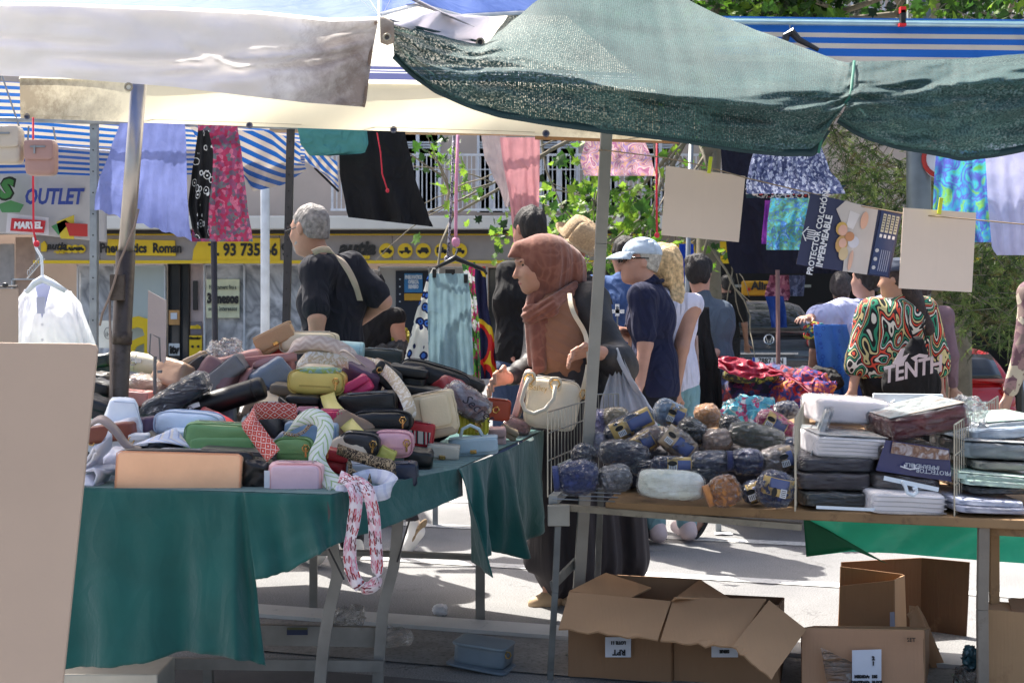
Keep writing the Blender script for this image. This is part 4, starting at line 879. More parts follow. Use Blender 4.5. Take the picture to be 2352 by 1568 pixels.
# ================================================================== LEFT CANOPY
def canvas(name,base,tr,stain=None,sc=6,stripes=None,bump=.7):
    """white canvas, optional brown stain around a local point (own shape), optional printed stripes in UV"""
    m,t,b,out=nodes(name); L=t.links; c=N(t,'ShaderNodeTexCoord'); oc=c.outputs['Object']
    n1=N(t,'ShaderNodeTexNoise',i_Scale=2.5,i_Detail=6); L.new(oc,n1.inputs['Vector'])
    cs=ramp(t,n1.outputs[0],[(.3,tuple(x*.86 for x in base[:3])+(1,)),(.65,base)])
    if stripes:
        sp=N(t,'ShaderNodeSeparateXYZ'); L.new(c.outputs['UV'],sp.inputs[0]); cs2=ramp(t,sp.outputs['Y'],stripes,True)
        cs=mixc(t,cs,cs2,.93)
    for st in (stain or []):
        pt,rad,col=st
        vm=N(t,'ShaderNodeVectorMath',operation='DISTANCE'); L.new(oc,vm.inputs[0]); vm.inputs[1].default_value=pt
        n2=N(t,'ShaderNodeTexNoise',i_Scale=16,i_Detail=10,i_Roughness=.8); L.new(oc,n2.inputs['Vector'])
        q=N(t,'ShaderNodeMath',operation='MULTIPLY_ADD'); q.inputs[1].default_value=-1/rad; q.inputs[2].default_value=1; L.new(vm.outputs['Value'],q.inputs[0])
        mr=N(t,'ShaderNodeMath',operation='MULTIPLY_ADD'); mr.inputs[1].default_value=1.6; mr.inputs[2].default_value=-.8; L.new(n2.outputs[0],mr.inputs[0])
        s=N(t,'ShaderNodeMath',operation='ADD'); s.use_clamp=True; L.new(q.outputs[0],s.inputs[0]); L.new(mr.outputs[0],s.inputs[1])
        cs=mixc(t,cs,col,ramp(t,s.outputs[0],[(.15,(0,0,0,1)),(.95,(.72,.72,.72,1))]))
    n3=N(t,'ShaderNodeTexNoise',i_Scale=4,i_Detail=4,i_Distortion=1.0); L.new(oc,n3.inputs['Vector'])
    bp=N(t,'ShaderNodeBump',i_Strength=bump,i_Distance=.03); L.new(n3.outputs[0],bp.inputs['Height']); L.new(bp.outputs[0],b.inputs['Normal'])
    L.new(cs,b.inputs['Base Color']); b.inputs['Roughness'].default_value=.7
    tl=N(t,'ShaderNodeBsdfTranslucent'); L.new(cs,tl.inputs[0]); mx=N(t,'ShaderNodeMixShader',i_0=tr); L.new(b.outputs[0],mx.inputs[1]); L.new(tl.outputs[0],mx.inputs[2]); L.new(mx.outputs[0],out.inputs[0]); return m
cp=thing('stall_canopy','white market canopy with stained valance and blue striped roof over the handbags','canopy',Vector((-1.4,5.0,2.0)))
def wavy(rows,ny=26,nx=90,disp=None):
    P=[]
    for i in range(ny+1):
        t=i/ny*(len(rows)-1); k=min(int(t),len(rows)-2); f=t-k; row=[]
        for j in range(nx+1):
            u=j/nx
            def at(r):
                a=u*(len(r)-1); q=min(int(a),len(r)-2); return tuple(x+(y-x)*(a-q) for x,y in zip(r[q],r[q+1]))
            a=at(rows[k]); b=at(rows[k+1]); x,y,D=[a[m]+(b[m]-a[m])*f for m in range(3)]
            dd=disp(u,i/ny) if disp else 0; row.append(W(x,y,D+dd))
        P.append(row)
    g=G(); g.grid(P[::-1]); return g
def vd(u,v):
    # long diagonal tension folds rising to the right corner + small creases
    a=0
    for (u0,v0,u1,v1,wd,h) in ((.30,.95,1.0,.30,.06,.035),(.15,.75,.62,.62,.05,.03),(.32,.82,.55,.5,.05,.03),(.5,.55,1.0,.12,.06,.03),(.0,.45,.3,.55,.05,.02),(.42,.45,.6,.75,.03,.02),(.7,.25,1.0,.1,.04,.02)):
        t=((u-u0)*(u1-u0)+(v-v0)*(v1-v0))/((u1-u0)**2+(v1-v0)**2); t=max(0,min(1,t)); d=math.hypot((u-u0-t*(u1-u0)),(v-v0-t*(v1-v0))*.6); e=min(t,1-t)*4; e=min(1,e+.15)
        a-=h*math.exp(-(d/wd*1.4)**2)*e
    return a*2.0+.03*mn.noise(Vector((u*9,v*4,2)))+.008*mn.noise(Vector((u*30,v*9,5)))
ft=[(-60,8,4.4),(130,10,4.22),(400,20,3.98),(600,28,3.8),(760,50,3.68),(868,44,3.6)]; fb=[(-60,172,4.38),(150,180,4.2),(400,200,3.96),(560,220,3.8),(700,236,3.68),(836,246,3.6)]
SR=lin(105,78,60)
g=wavy([ft,fb],disp=vd); vc=canvas('valance_canvas',lin(247,243,240),.7,[((.78,-.1,-.04),.36,SR)])
vo=g.obj('front_valance',vc,cp,smooth=True)
# where is the corner in local coordinates
og=ORG[vo.name]; st=W(825,215,3.62)-og
for n in vc.node_tree.nodes:
    if n.type=='VECT_MATH' and n.operation=='DISTANCE': n.inputs[1].default_value=st
g=wavy([[(836,246,3.6),(840,228,3.6),(845,180,3.6),(855,110,3.6),(866,50,3.6)],[(832,246,3.61),(836,228,3.61),(841,180,3.61),(851,110,3.61),(862,50,3.61)]][::-1],2,20); g.obj('side_hem',c8(120,100,85),cp,thick=.006)
g=G(); g.tube([W(a*8.36,172+a*.0+ (246-172)*(a/100)**1.25-7,4.38-(4.38-3.6)*a/100-.006) for a in range(0,101,4)],.0012,4); g.obj('hem_seam',c8(150,135,120),cp)
def grommet(x,y,D,par,r=.011,c=(170,160,140),inner=(235,232,220)):
    p=W(x,y,D-.012); g=G(); g.tube([p+Vector((r*math.cos(a*.45),0,r*math.sin(a*.45))) for a in range(14)],r*.32,6,closed=True); e=g.obj('grommet',c8(*c,metal=.7,rough=.35),par,smooth=True)
    g=G(); g.tube([p+Vector((0,.003,0)),p+Vector((0,.005,0))],r*.85,14); g.obj('eyelet_hole',c8(*inner),e)
for x,y,D in((295,200,4.05),(855*.918,249*.918+1,3.66)): grommet(x,y,D,cp)
wb=lin(240,240,240); bl=lin(18,92,185); bl2=lin(40,110,200)
roofst=[(0,wb),(.05,bl),(.36,wb),(.40,bl),(.5,wb),(.54,bl),(.72,wb)]
g=wavy([[(-60,-120,5.4),(400,-120,5.2),(868,-90,4.9)],[(-60,12,4.36),(130,14,4.18),(400,24,3.94),(600,33,3.76),(760,50,3.64),(868,46,3.56)]],12,60,lambda u,v:.008*math.sin(u*9+v*3)); g.obj('front_roof',canvas('roof_canvas',lin(235,235,235),.4,None,stripes=roofst),cp,smooth=True)
# right-hand slope with rolled canvas
g=wavy([[(870,-120,4.9),(1050,-120,5.2),(1300,-120,5.5)],[(872,38,3.62),(960,14,3.9),(1060,42,4.2),(1190,34,4.6),(1320,36,5.0)]],14,50,lambda u,v:.03*math.sin(u*20)*v); g.obj('side_roof',canvas('roof_canvas',lin(235,235,235),.4,None,stripes=roofst),cp,smooth=True,thick=.003)
g=wavy([[(876,46,3.6),(950,38,3.75),(1000,26,3.85),(1060,36,3.97),(1126,38,4.1)],[(900,54,3.6),(950,70,3.75),(1000,82,3.85),(1050,97,3.97),(1103,109,4.1)]],10,40,lambda u,v:.02*math.sin(u*11+v*4)-.02*v); g.obj('side_valance',canvas('valance_canvas',lin(238,234,240),.5),cp,smooth=True,thick=.003)
grommet(1112-9,97,4.07,cp,inner=(60,60,60))
g=wavy([[(925,-10,3.9),(980,18,3.9),(1020,35,3.95)],[(935,-12,3.88),(1040,40,3.9),(1090,62,4.0)]],6,16,lambda u,v:-.03*math.sin(v*3)); g.obj('folded_strip',c8(165,160,165,trans=.2),cp,smooth=True,thick=.003)
g=wavy([[(872,38,3.55),(882,40,3.55),(905,52,3.55)],[(874,98,3.56),(890,104,3.56),(906,98,3.56)]],6,8,lambda u,v:-.012*math.sin(v*3)); g.obj('corner_tab',canvas('valance_canvas',lin(200,190,178),.3,[((0,0,0),.06,lin(120,100,85))]),cp,smooth=True,thick=.004)
grommet(889,86,3.53,cp,r=.009,inner=(90,85,80))
for dx,dy in((-60,-50),(30,-60),(90,-38),(-30,-45)): g=G(); g.tube([W(876,40,3.54),W(876+dx,40+dy,3.6)],.0007,4); g.obj('thread',c8(235,235,240),cp)
# rear slope underside + rear valance
rt=[(45,179,6.5),(300,184,6.25),(600,190,5.98),(850,192,5.78),(1200,198,5.55),(1505,212,5.4)]; rb=[(47,272,6.5),(300,281,6.25),(600,291,5.98),(850,300,5.78),(1150,309,5.57),(1520,324,5.4)]
rv=canvas('valance_canvas',lin(240,232,205),.6,[((0,0,0),.75,lin(85,65,45)),((1,0,0),.45,lin(95,75,50))],bump=.35)
vo=wavy([rt,rb],16,80,lambda u,v:.03*math.sin(u*17+v*2)*v).obj('rear_valance',rv,cp,smooth=True); og=ORG[vo.name]
dn=[n for n in rv.node_tree.nodes if n.type=='VECT_MATH' and n.operation=='DISTANCE']; dn[0].inputs[1].default_value=W(55,225,6.5)-og; dn[1].inputs[1].default_value=W(1480,300,5.4)-og
g=G(); g.tube([W(x,y-8,D-.01) for x,y,D in rb],.0014,4); g.obj('hem_seam',c8(170,155,125),cp)
rs=[(0,lin(70,75,95)),(.02,lin(242,238,222)),(.085,lin(35,50,110)),(.17,lin(242,238,222)),(.19,lin(35,50,110)),(.205,lin(242,238,222)),(.25,lin(242,238,222)),(.9,lin(35,50,110)),(.93,lin(242,238,222))]
g=wavy([[(300,-300,5.1),(500,-300,5.1),(900,-300,5.2)],[(43,181,6.52),(300,186,6.27),(600,192,6.0),(850,194,5.8),(1200,200,5.57),(1510,213,5.42)]],14,50); g.obj('rear_roof',canvas('roof_canvas',lin(242,238,225),.6,None,stripes=[(0,lin(242,238,222)),(.02,lin(35,50,110)),(.052,lin(235,235,240)),(.058,lin(35,50,110)),(.064,lin(235,235,240)),(.07,lin(35,50,110)),(.085,lin(242,238,222))]),cp,smooth=True)
for x,y,D in((62,268,6.5),(302,278,6.25),(573,288,6.0),(904,298,5.75),(1254,307,5.5)): grommet(x*1.0 if x<100 else x*.918*1.0 if False else x,y,D,cp,r=.012,c=(110,110,120),inner=(70,80,110))
g=wavy([[(1300,-300,5.3),(1350,-300,5.35)],[(1400,-100,5.4),(1512,205,5.45)]],6,10); 
g=G(); g.tube([W(1230,313,5.6),W(1560,322,5.5)],.016,10); g.obj('eave_pole',c8(160,120,80),cp)
# leaning steel pole
ps=thing('canopy_pole','thick two part steel pole leaning up to the canopy among the handbags','pole',W(262,1118,4.5)-Vector((0,0,0)))
st_l=mk(lin(186,178,168),rough=.35,var=.18,vs=6,bump=.15,metal=.75,stretch=(1,1,.15),name='steel'); st_d=mk(lin(88,78,70),rough=.5,var=.25,vs=9,bump=.3,metal=.5,dirt=(lin(60,48,40),14,.5),name='old_steel')
foot=W(258,1190,4.5); foot.z=0.0
g=G(); g.tube([W(319,190,4.5),W(289,585,4.5)],.0265,20); g.obj('upper_tube',st_l,ps,smooth=True)
a=W(289,578,4.5); b_=W(272,920,4.5); dr=(b_-a).normalized(); c_=a+dr*(a.z/-dr.z)
g=G(); g.tube([a,c_],.033,20); g.obj('lower_tube',st_d,ps,smooth=True); g=G(); g.tube([W(281,760,4.5),W(279.5,790,4.5)],.0345,20); g.obj('collar',st_d,ps,smooth=True)
g=G(); g.tube([W(262,655,4.46),W(262,690,4.46)],.012,8); g.box(W(270,660,4.46),(.05,.02,.09)); g.obj('clamp_plate',st_d,ps,bevel=.004)
g=G(); g.tube([W(x,y,4.44) for x,y in((318,480),(309,520),(288,570),(275,600),(262,650),(248,690),(235,720),(229,748))],.0045,6); g.tube([W(x,y,4.46) for x,y in((252,690),(254,800),(256,900),(256,990))],.005,6); g.obj('cord',c8(150,130,115,rough=.8),ps,smooth=True)
rp=post_thing([(1394,285),(1380,560),(1350,1030)],4.75,.021,'slim square grey pole standing right of the woman in the headscarf',mk(lin(150,146,138),rough=.45,var=.18,vs=5,bump=.2,metal=.5,name='aluminium'),True)
# ================================================================== GREEN SHADE NET
def netmat():
    m,t,b,out=nodes('shade_net'); L=t.links; c=N(t,'ShaderNodeTexCoord')
    mp=N(t,'ShaderNodeMapping'); L.new(c.outputs['UV'],mp.inputs[0]); mp.inputs['Scale'].default_value=(1,1,1)
    w1=N(t,'ShaderNodeTexWave',i_Scale=105,i_Distortion=1.2,i_Detail=1); w1.bands_direction='X'; L.new(mp.outputs[0],w1.inputs['Vector'])
    n2=N(t,'ShaderNodeTexNoise',i_Scale=170,i_Detail=3); L.new(c.outputs['Object'],n2.inputs['Vector'])
    n3=N(t,'ShaderNodeTexNoise',i_Scale=3,i_Detail=4); L.new(c.outputs['Object'],n3.inputs['Vector'])
    ad=N(t,'ShaderNodeMath',operation='MULTIPLY_ADD'); ad.inputs[1].default_value=.4; L.new(w1.outputs['Fac'],ad.inputs[0]); L.new(n2.outputs[0],ad.inputs[2])
    al=ramp(t,ad.outputs[0],[(.88,(0,0,0,1)),(.97,(.6,.6,.6,1))])
    cs=ramp(t,n3.outputs[0],[(.3,lin(52,82,82)),(.7,lin(76,110,108))]); sp_=ramp(t,n2.outputs[0],[(.36,(.45,.45,.45,1)),(.5,(.95,.95,.95,1)),(.66,(1.5,1.5,1.5,1))]); mm=t.nodes.new('ShaderNodeMix'); mm.data_type='RGBA'; mm.blend_type='MULTIPLY'; mm.inputs[0].default_value=1; L.new(cs,mm.inputs[6]); L.new(sp_,mm.inputs[7]); cs=mm.outputs[2]
    L.new(cs,b.inputs['Base Color']); b.inputs['Roughness'].default_value=.7
    bp=N(t,'ShaderNodeBump',i_Strength=.25,i_Distance=.003); L.new(ad.outputs[0],bp.inputs['Height']); L.new(bp.outputs[0],b.inputs['Normal'])
    tl=N(t,'ShaderNodeBsdfTranslucent'); L.new(cs,tl.inputs[0]); m1=N(t,'ShaderNodeMixShader',i_0=.36); L.new(b.outputs[0],m1.inputs[1]); L.new(tl.outputs[0],m1.inputs[2])
    tp=N(t,'ShaderNodeBsdfTransparent'); m2=N(t,'ShaderNodeMixShader'); L.new(al,m2.inputs[0]); L.new(m1.outputs[0],m2.inputs[1]); L.new(tp.outputs[0],m2.inputs[2]); L.new(m2.outputs[0],out.inputs[0]); return m
nm=netmat(); nt_=thing('shade_net','green woven shade net slung over the right hand stall','shade net',W(1700,345,3.7))
# columns: bottom, mid, fold, ridge  (x,y,D)
NC=[[(905,128,3.62),(903,100,3.62),(900,70,3.62),(897,48,3.62)],
    [(950,172,3.66),(952,130,3.66),(952,88,3.7),(955,64,3.75)],
    [(1002,207,3.7),(1005,160,3.68),(1010,108,3.74),(1015,82,3.85)],
    [(1080,242,3.72),(1085,180,3.7),(1092,120,3.8),(1108,100,4.1)],
    [(1150,263,3.73),(1152,190,3.7),(1150,110,3.85),(1150,60,4.6)],
    [(1270,283,3.74),(1272,200,3.7),(1272,128,3.85),(1230,-40,5.2)],
    [(1400,300,3.74),(1400,225,3.68),(1400,165,3.8),(1380,-60,5.5)],
    [(1550,318,3.74),(1550,245,3.66),(1552,188,3.76),(1500,-40,5.6)],
    [(1700,342,3.74),(1700,265,3.66),(1702,200,3.74),(1640,30,5.0)],
    [(1800,352,3.74),(1800,270,3.65),(1802,205,3.72),(1790,88,4.4)],
    [(1868,350,3.74),(1890,262,3.66),(1915,208,3.72),(1930,140,3.95)],
    [(1908,285,3.73),(1935,250,3.67),(1955,205,3.72),(1962,140,3.92)]]
NC2=[[(1925,275,3.735),(1940,250,3.67),(1955,205,3.715),(1962,140,3.915)],[(1975,308,3.74),(1978,250,3.67),(1980,200,3.7),(1985,141,3.9)],
    [(2060,335,3.74),(2060,255,3.67),(2060,198,3.7),(2060,139,3.88)],
    [(2140,348,3.74),(2140,260,3.67),(2140,192,3.68),(2140,137,3.86)],
    [(2210,362,3.72),(2210,265,3.66),(2210,188,3.66),(2210,135,3.84)],
    [(2300,352,3.7),(2300,262,3.64),(2300,178,3.64),(2300,128,3.8)],
    [(2420,325,3.66),(2420,245,3.6),(2420,165,3.6),(2420,118,3.76)]]
def netsheet(NC,nx,ny,seed,u0,u1):
    P=[]; m=len(NC)-1
    def cr(p0,p1,p2,p3,t): return tuple(.5*((2*b)+(c-a)*t+(2*a-5*b+4*c-d)*t*t+(3*b-a-3*c+d)*t**3) for a,b,c,d in zip(p0,p1,p2,p3))
    for i in range(ny+1):
        v=i/ny*3; k=min(int(v),2); fv=v-k; row=[]
        for j in range(nx+1):
            u=j/nx*m; q=min(int(u),m-1); fu=u-q
            def rowpt(c):
                C=NC[c]; return cr(C[max(k-1,0)],C[k],C[k+1],C[min(k+2,3)],fv)
            p=cr(rowpt(max(q-1,0)),rowpt(q),rowpt(q+1),rowpt(min(q+2,m)),fu)
            sd=Vector((u*1.1,v*3.2-u*.6,seed)); d=.045*mn.noise(Vector((u*.7,v*3.2-u*.4,seed)))+.016*mn.noise(Vector((u*1.6,v*8,seed)))+.012*math.sin(v*9+u*1.3)*(v<2.2)
            d*=min(1,.3+v)*(1 if v<1.9 else max(.25,1-(v-1.9)*.8))
            row.append(W(p[0],p[1]+1.5*mn.noise(Vector((u*5,i*.01,3))),p[2]+d))
        P.append(row)
    g=G(); g.grid(P); return g
netsheet(NC,150,60,1,0,1).obj('net_sheet',nm,nt_,smooth=True); netsheet(NC2,70,50,2,0,1).obj('net_sheet',nm,nt_,smooth=True)
dkn=mk(lin(36,62,66),rough=.7,trans=.1,var=.2,name='net_hem')
for NN in(NC,NC2):
    pts=[c[0] for c in NN]; P=[]
    for a,b in zip(pts,pts[1:]):
        for k in range(5): P.append(W(*[x+(y-x)*k/5 for x,y in zip(a,b)]))
    P.append(W(*pts[-1])); g=ribbon(P[::2],.02,(0,.15,1)); g.obj('net_hem',dkn,nt_,smooth=True,thick=.003)
g=ribbon([W(1880,352,3.735),W(1893,300,3.72),W(1918,262,3.7),W(1950,225,3.68),W(1958,180,3.74),W(1962,140,3.88)],.008,(1,0,0)); g.obj('seam',mk(lin(60,130,110),rough=.6,trans=.3,name='net_seam'),nt_,smooth=True,thick=.002)
# off-camera supports of the net: pole to the right of the frame and the ridge rope
g=G(); g.tube([W(897,48,3.62),W(1108,98,4.1)],.004,5); g.obj('edge_cord',dkn,nt_)
post_thing([(2440,90),(2440,900)],4.1,.02,'grey steel pole standing just beyond the right edge of the net',galv)
# ================================================================== LEFT FOREGROUND BOARDS
mdf=mk(lin(188,164,144),rough=.75,var=.05,vs=3,bump=.25,bs_=240,bdist=.001,dirt=(lin(170,145,125),90,.64),name='hardboard')
g=G(); P=[(-60,786),(206,789),(218,792),(223,804),(140,1600),(-60,1600)]
g.prism([W(x,y,3.0+(.10*(y-790)/780)*-1) for x,y in P],.012); g.obj('hardboard_sheet',mdf,bevel=.002,label='large tan hardboard sheet leaning at the left edge in the foreground',cat='board')
g=G(); g.prism([W(x,y,5.0) for x,y in((-60,663),(41,663),(41,810),(-60,810))],.006); o=g.obj('hardboard_sheet',mdf,label='smaller tan board beside the white shirt at the left edge',cat='board')
t=thing('clip_rod','small black clip rod showing above the smaller tan board','clip',W(10,658,5.0)); g=G(); g.tube([W(-20,659,5),W(40,657,5)],.004,6); g.obj('rod',dkm,t); soft(W(12,655,4.99),(.02,.02,.02),n=3,seg=4).obj('clip',c8(60,60,65,rough=.2),t)
t=thing('price_stand','empty wire price holder with a faded card standing in the bags','card stand',W(355,905,4.6)); 
g=G(); g.tube([W(355,905,4.6),W(356,818,4.6)],.006,8); g.tube([W(x,y,4.6) for x,y in((343,812),(346,766),(366,776),(368,830))],.0035,5,closed=True); g.box(W(367,853,4.59),(.014,.014,.01)); g.obj('wire_frame',mk(lin(120,120,122),rough=.4,metal=.6),t,smooth=False)
g=G(); g.prism([W(x,y,4.64) for x,y in((340,667),(382,690),(381,828),(376,834),(338,808))],.003); g.obj('card',mk(lin(196,180,172),rough=.8,var=.1,vs=4),t)
# blank cards on the string
st_=thing('string','thin jute string sagging from the square pole across the right stall','string',W(2352,515,4.3))
sp=[(1388,345,4.72),(1530,363,4.5),(1620,382,4.42),(1710,408,4.35),(1870,446,4.25),(1970,472,4.2),(2072,490,4.15),(2160,498,4.1),(2240,505,4.08),(2400,520,4.0)]
g=G(); g.tube([W(*p) for p in sp],.0022,5); g.obj('strand',c8(150,130,105,rough=.9),st_); g=G(); g.tube([W(1380+4*math.cos(a),346+2*math.sin(a),4.74+.03*math.sin(a)) for a in range(7)],.003,5,closed=True); g.obj('loop',c8(150,130,105),st_)
cardm=mk(lin(232,210,192),rough=.7,var=.03,vs=3,bump=.1,name='card')
def card(label,quad,D,clip):
    t=thing('blank_card',label,'card',W(sum(p[0] for p in quad)/4,quad[2][1],D),'blank cards pegged to the string')
    P=[]; 
    for i in range(9):
        r=[]
        for j in range(9):
            u,v=j/8,i/8; a=[quad[3][m]*(1-u)+quad[2][m]*u for m in(0,1)]; b=[quad[0][m]*(1-u)+quad[1][m]*u for m in(0,1)]
            r.append(W(a[0]*(1-v)+b[0]*v,a[1]*(1-v)+b[1]*v,D+.012*math.sin(u*3.1)+.006*v))
        P.append(r)
    G().grid(P).obj('sheet',cardm,t,thick=.003)
    cl=thing('clothes_peg',clip[2],'peg',W(clip[0],clip[1]+14,D),'yellow green pegs on the string'); g=G(); x,y=clip[:2]
    g.bar(W(x+2,y-20,D-.012),W(x-3,y+18,D-.012),.012,.008); g.obj('jaw',c8(205,215,50,rough=.35),cl,bevel=.002); g=G(); g.bar(W(x+2,y-20,D+.012),W(x-3,y+18,D+.012),.012,.008); g.obj('jaw',c8(190,200,45,rough=.35),cl,bevel=.002)
    return t
card('blank beige card hanging left of the mattress protector poster',[(1530,381),(1712,405),(1697,556),(1519,540)],4.40,(1631,380,'yellow green peg clipping the left blank card'))
card('blank beige card hanging right of the mattress protector poster',[(2075,477),(2242,489),(2232,671),(2064,662)],4.10,(2160,474,'yellow green peg clipping the right blank card'))
pt=thing('poster','navy mattress protector poster with a family photograph and white lettering','poster',W(1950,630,4.2)); PD=4.2
Q0=[(1862,444),(2072,490),(2042,638),(1829,607)]
def PP(u,v,d=0):  # u right, v down
    a=[Q0[0][m]*(1-u)+Q0[1][m]*u for m in(0,1)]; b=[Q0[3][m]*(1-u)+Q0[2][m]*u for m in(0,1)]
    return W(a[0]*(1-v)+b[0]*v,a[1]*(1-v)+b[1]*v,PD-d)
def pp(pts,mat,name,d=.004): g=G(); g.prism([PP(u,v,d) for u,v in pts],.0015,Vector((0,-1,0))); return g.obj(name,mat,pt)
g=G(); g.prism([PP(0,0),PP(1,0),PP(1,1),PP(0,1)],.003); g.obj('sheet',c8(58,62,98,rough=.25,var=.05,bump=0),pt)
pp([(.38,.0),(.74,.02),(.76,1),(.50,1),(.48,.72),(.42,.5),(.38,.3),(.30,.14)],c8(205,195,190,rough=.3,bump=0),'printed_bed')
pp([(.45,.12),(.56,.15),(.52,.38),(.44,.36)],c8(222,215,215,bump=0),'printed_shirt',.006)
def blob(u,v,ru,rv,c,name,d=.007): pp([(u+ru*math.cos(a*.52),v+rv*math.sin(a*.52)) for a in range(12)],c8(*c,bump=0,rough=.3),name,d)
blob(.40,.40,.062,.1,(215,175,90),'printed_hair'); blob(.415,.42,.05,.08,(225,175,155),'printed_face',.009); blob(.43,.62,.065,.13,(205,160,100),'printed_hair'); blob(.44,.60,.042,.07,(228,180,160),'printed_face',.009); blob(.50,.49,.05,.07,(200,140,100),'printed_face',.009); blob(.62,.22,.04,.13,(225,175,150),'printed_arm',.009); blob(.55,.56,.06,.09,(215,212,222),'printed_clothes'); blob(.56,.83,.022,.15,(228,182,160),'printed_arm',.009); blob(.47,.75,.05,.1,(215,190,150),'printed_clothes',.0075)
ax_=(PP(.2,0)-PP(.2,1)).normalized(); ay_=(PP(0,.2)-PP(1,.2)); ay_=(ay_-ax_*ay_.dot(ax_)).normalized(); TM=Matrix((ax_,ay_,ax_.cross(ay_))).transposed()
wt=c8(232,232,238,bump=0)
text('PROTECTOR COLCHÓN',PP(.16,.52,.008),.026,wt,pt,M=TM,bold=.0006,sx=.95); text('IMPERMEABLE',PP(.245,.62,.008),.029,wt,pt,M=TM,bold=.0009,sx=.95)
for a,b in(((.04,.5),(.13,.5)),((.04,.62),(.13,.62)),((.0,.56),(.05,.46)),((.0,.56),(.05,.66)),((.05,.53),(.13,.53)),((.05,.56),(.13,.56)),((.05,.59),(.13,.59))):
    g=G(); g.tube([PP(*a,.007),PP(*b,.007)],.0022,4); g.obj('house_logo',wt,pt)
pp([(.78,.02),(.98,.04),(.98,.98),(.78,.98)],c8(46,64,110,bump=0,rough=.3),'printed_panel')
for i in range(4):
    u=.81+i*.046; pp([(u,.06),(u+.032,.065),(u+.032,.34),(u,.335)],c8(198,196,180,bump=0),'barcode',.006)
    for k in range(6): v=.09+k*.04; pp([(u+.006,v),(u+.028,v),(u+.028,v+.012),(u+.006,v+.012)],dk,'barcode_line',.008)
    pp([(u,.37),(u+.026,.37),(u+.026,.42),(u,.42)],wt,'tick_box',.006)
for v in(.62,.75,.88): blob(.815,v,.02,.03,(190,195,205),'round_symbol',.007)
for i in range(5): pp([(.86+i*.022,.6),(.868+i*.022,.6),(.868+i*.022,.92),(.86+i*.022,.92)],c8(150,160,190,bump=0),'small_print',.006)
# ================================================================== LEFT TABLE
TZ=.75
tb=thing('market_table','folding aluminium table under the green cloth loaded with handbags','table',onz(750,1135,TZ)*1.0)
alu=mk(lin(140,138,134),rough=.5,var=.25,vs=7,bump=.15,metal=.45,dirt=(lin(110,105,98),12,.6),name='aluminium')
def tp(x,y,z=TZ): return onz(x,y,z)
A0=W(-60,1112,F*(CAMZ-TZ)/412); 
top=[tp(60,1116),tp(560,1129),tp(760,1135),tp(1050,1076),tp(1248,987),tp(600,950),tp(60,960)]
def fix(p,z): p=p.copy(); p.z=z; return p
# two boards: front one, rear one with a gap at the pole
ctr=sum((fix(p,0) for p in top),Vector())/7; g=G(); g.prism([fix(fix(p,0).lerp(ctr,.07),TZ-.03) for p in top],.024,Vector((0,0,1))); g.obj('table_top',c8(150,130,105),tb)
def leg(pts,D,wd,name='leg',th=.02,mat=alu):
    P=[W(x,y,D) for x,y in pts]; l=P[-1]; 
    if l.z>0.02 and len(pts)>1 and pts[-1][1]>=1560: d=(P[-1]-P[-2]).normalized(); P.append(l+d*(l.z/-d.z))
    return ribbon(P,wd,(1,0,0)).obj(name,mat,tb,thick=th,smooth=False)
leg([(765,1120),(764,1255),(776,1305),(770,1345),(757,1400),(744,1480),(735,1568)],4.05,.036); leg([(917,1100),(913,1205),(906,1290),(893,1345),(880,1400),(874,1470),(868,1568)],4.3,.036)
leg([(1103,1100),(1103,1426)],5.28,.038); leg([(720,1150),(720,1404)],5.45,.032)
g=G(); g.bar(W(860,1270,5.3),W(1105,1279,5.3),.02,.04); g.bar(W(720,1268,5.42),W(870,1270,5.35),.02,.04)
g.obj('crossbar',alu,tb); g=G(); a=W(590,1456,4.3); b=W(880,1462,4.35); g.bar(a,b,.022,.065,Vector((0,0,1))); g.obj('crossbar',alu,tb)
g=G(); g.bar(W(390,1522,4.2),W(880,1528,4.25),.02,.035,Vector((0,0,1))); g.obj('crossbar',alu,tb)
g=G(); g.box(W(683,1450,4.27),(.068,.004,.02)); lb=g.obj('maker_label',c8(38,48,84),tb); g=G(); g.box(W(683,1443,4.268),(.066,.004,.006)); g.obj('maker_label',c8(90,92,50),tb)
for (a,b,D) in (((755,1260),(790,1330),4.0),((940,1195),(912,1290),4.28)): g=G(); g.tube([W(*a,D),W(*b,D)],.003,5); g.obj('brace',dkm,tb)
g=G(); g.bar(W(478,1530,4.4),W(480,1640,4.4),.03,.03); g.obj('leg',alu,tb)
g=G(); g.box(W(255,1560,4.0),(.34,.2,.09)); g.obj('frame_box',c8(190,186,176,metal=.4,rough=.4),tb,bevel=.004)
tc=thing('tablecloth','dark teal green cloth draped unevenly over the handbag table','tablecloth',fix(tp(700,1135),TZ))
clm=mk(lin(17,82,78),rough=.95,fold=.12,var=.14,vs=7,bump=.35,bs_=60,bdist=.004,name='green_cloth',sheen=.3)
g=G(); g.add([fix(p,TZ) for p in top],[tuple(range(7))]); g.obj('top_sheet',clm,tc,thick=.002)
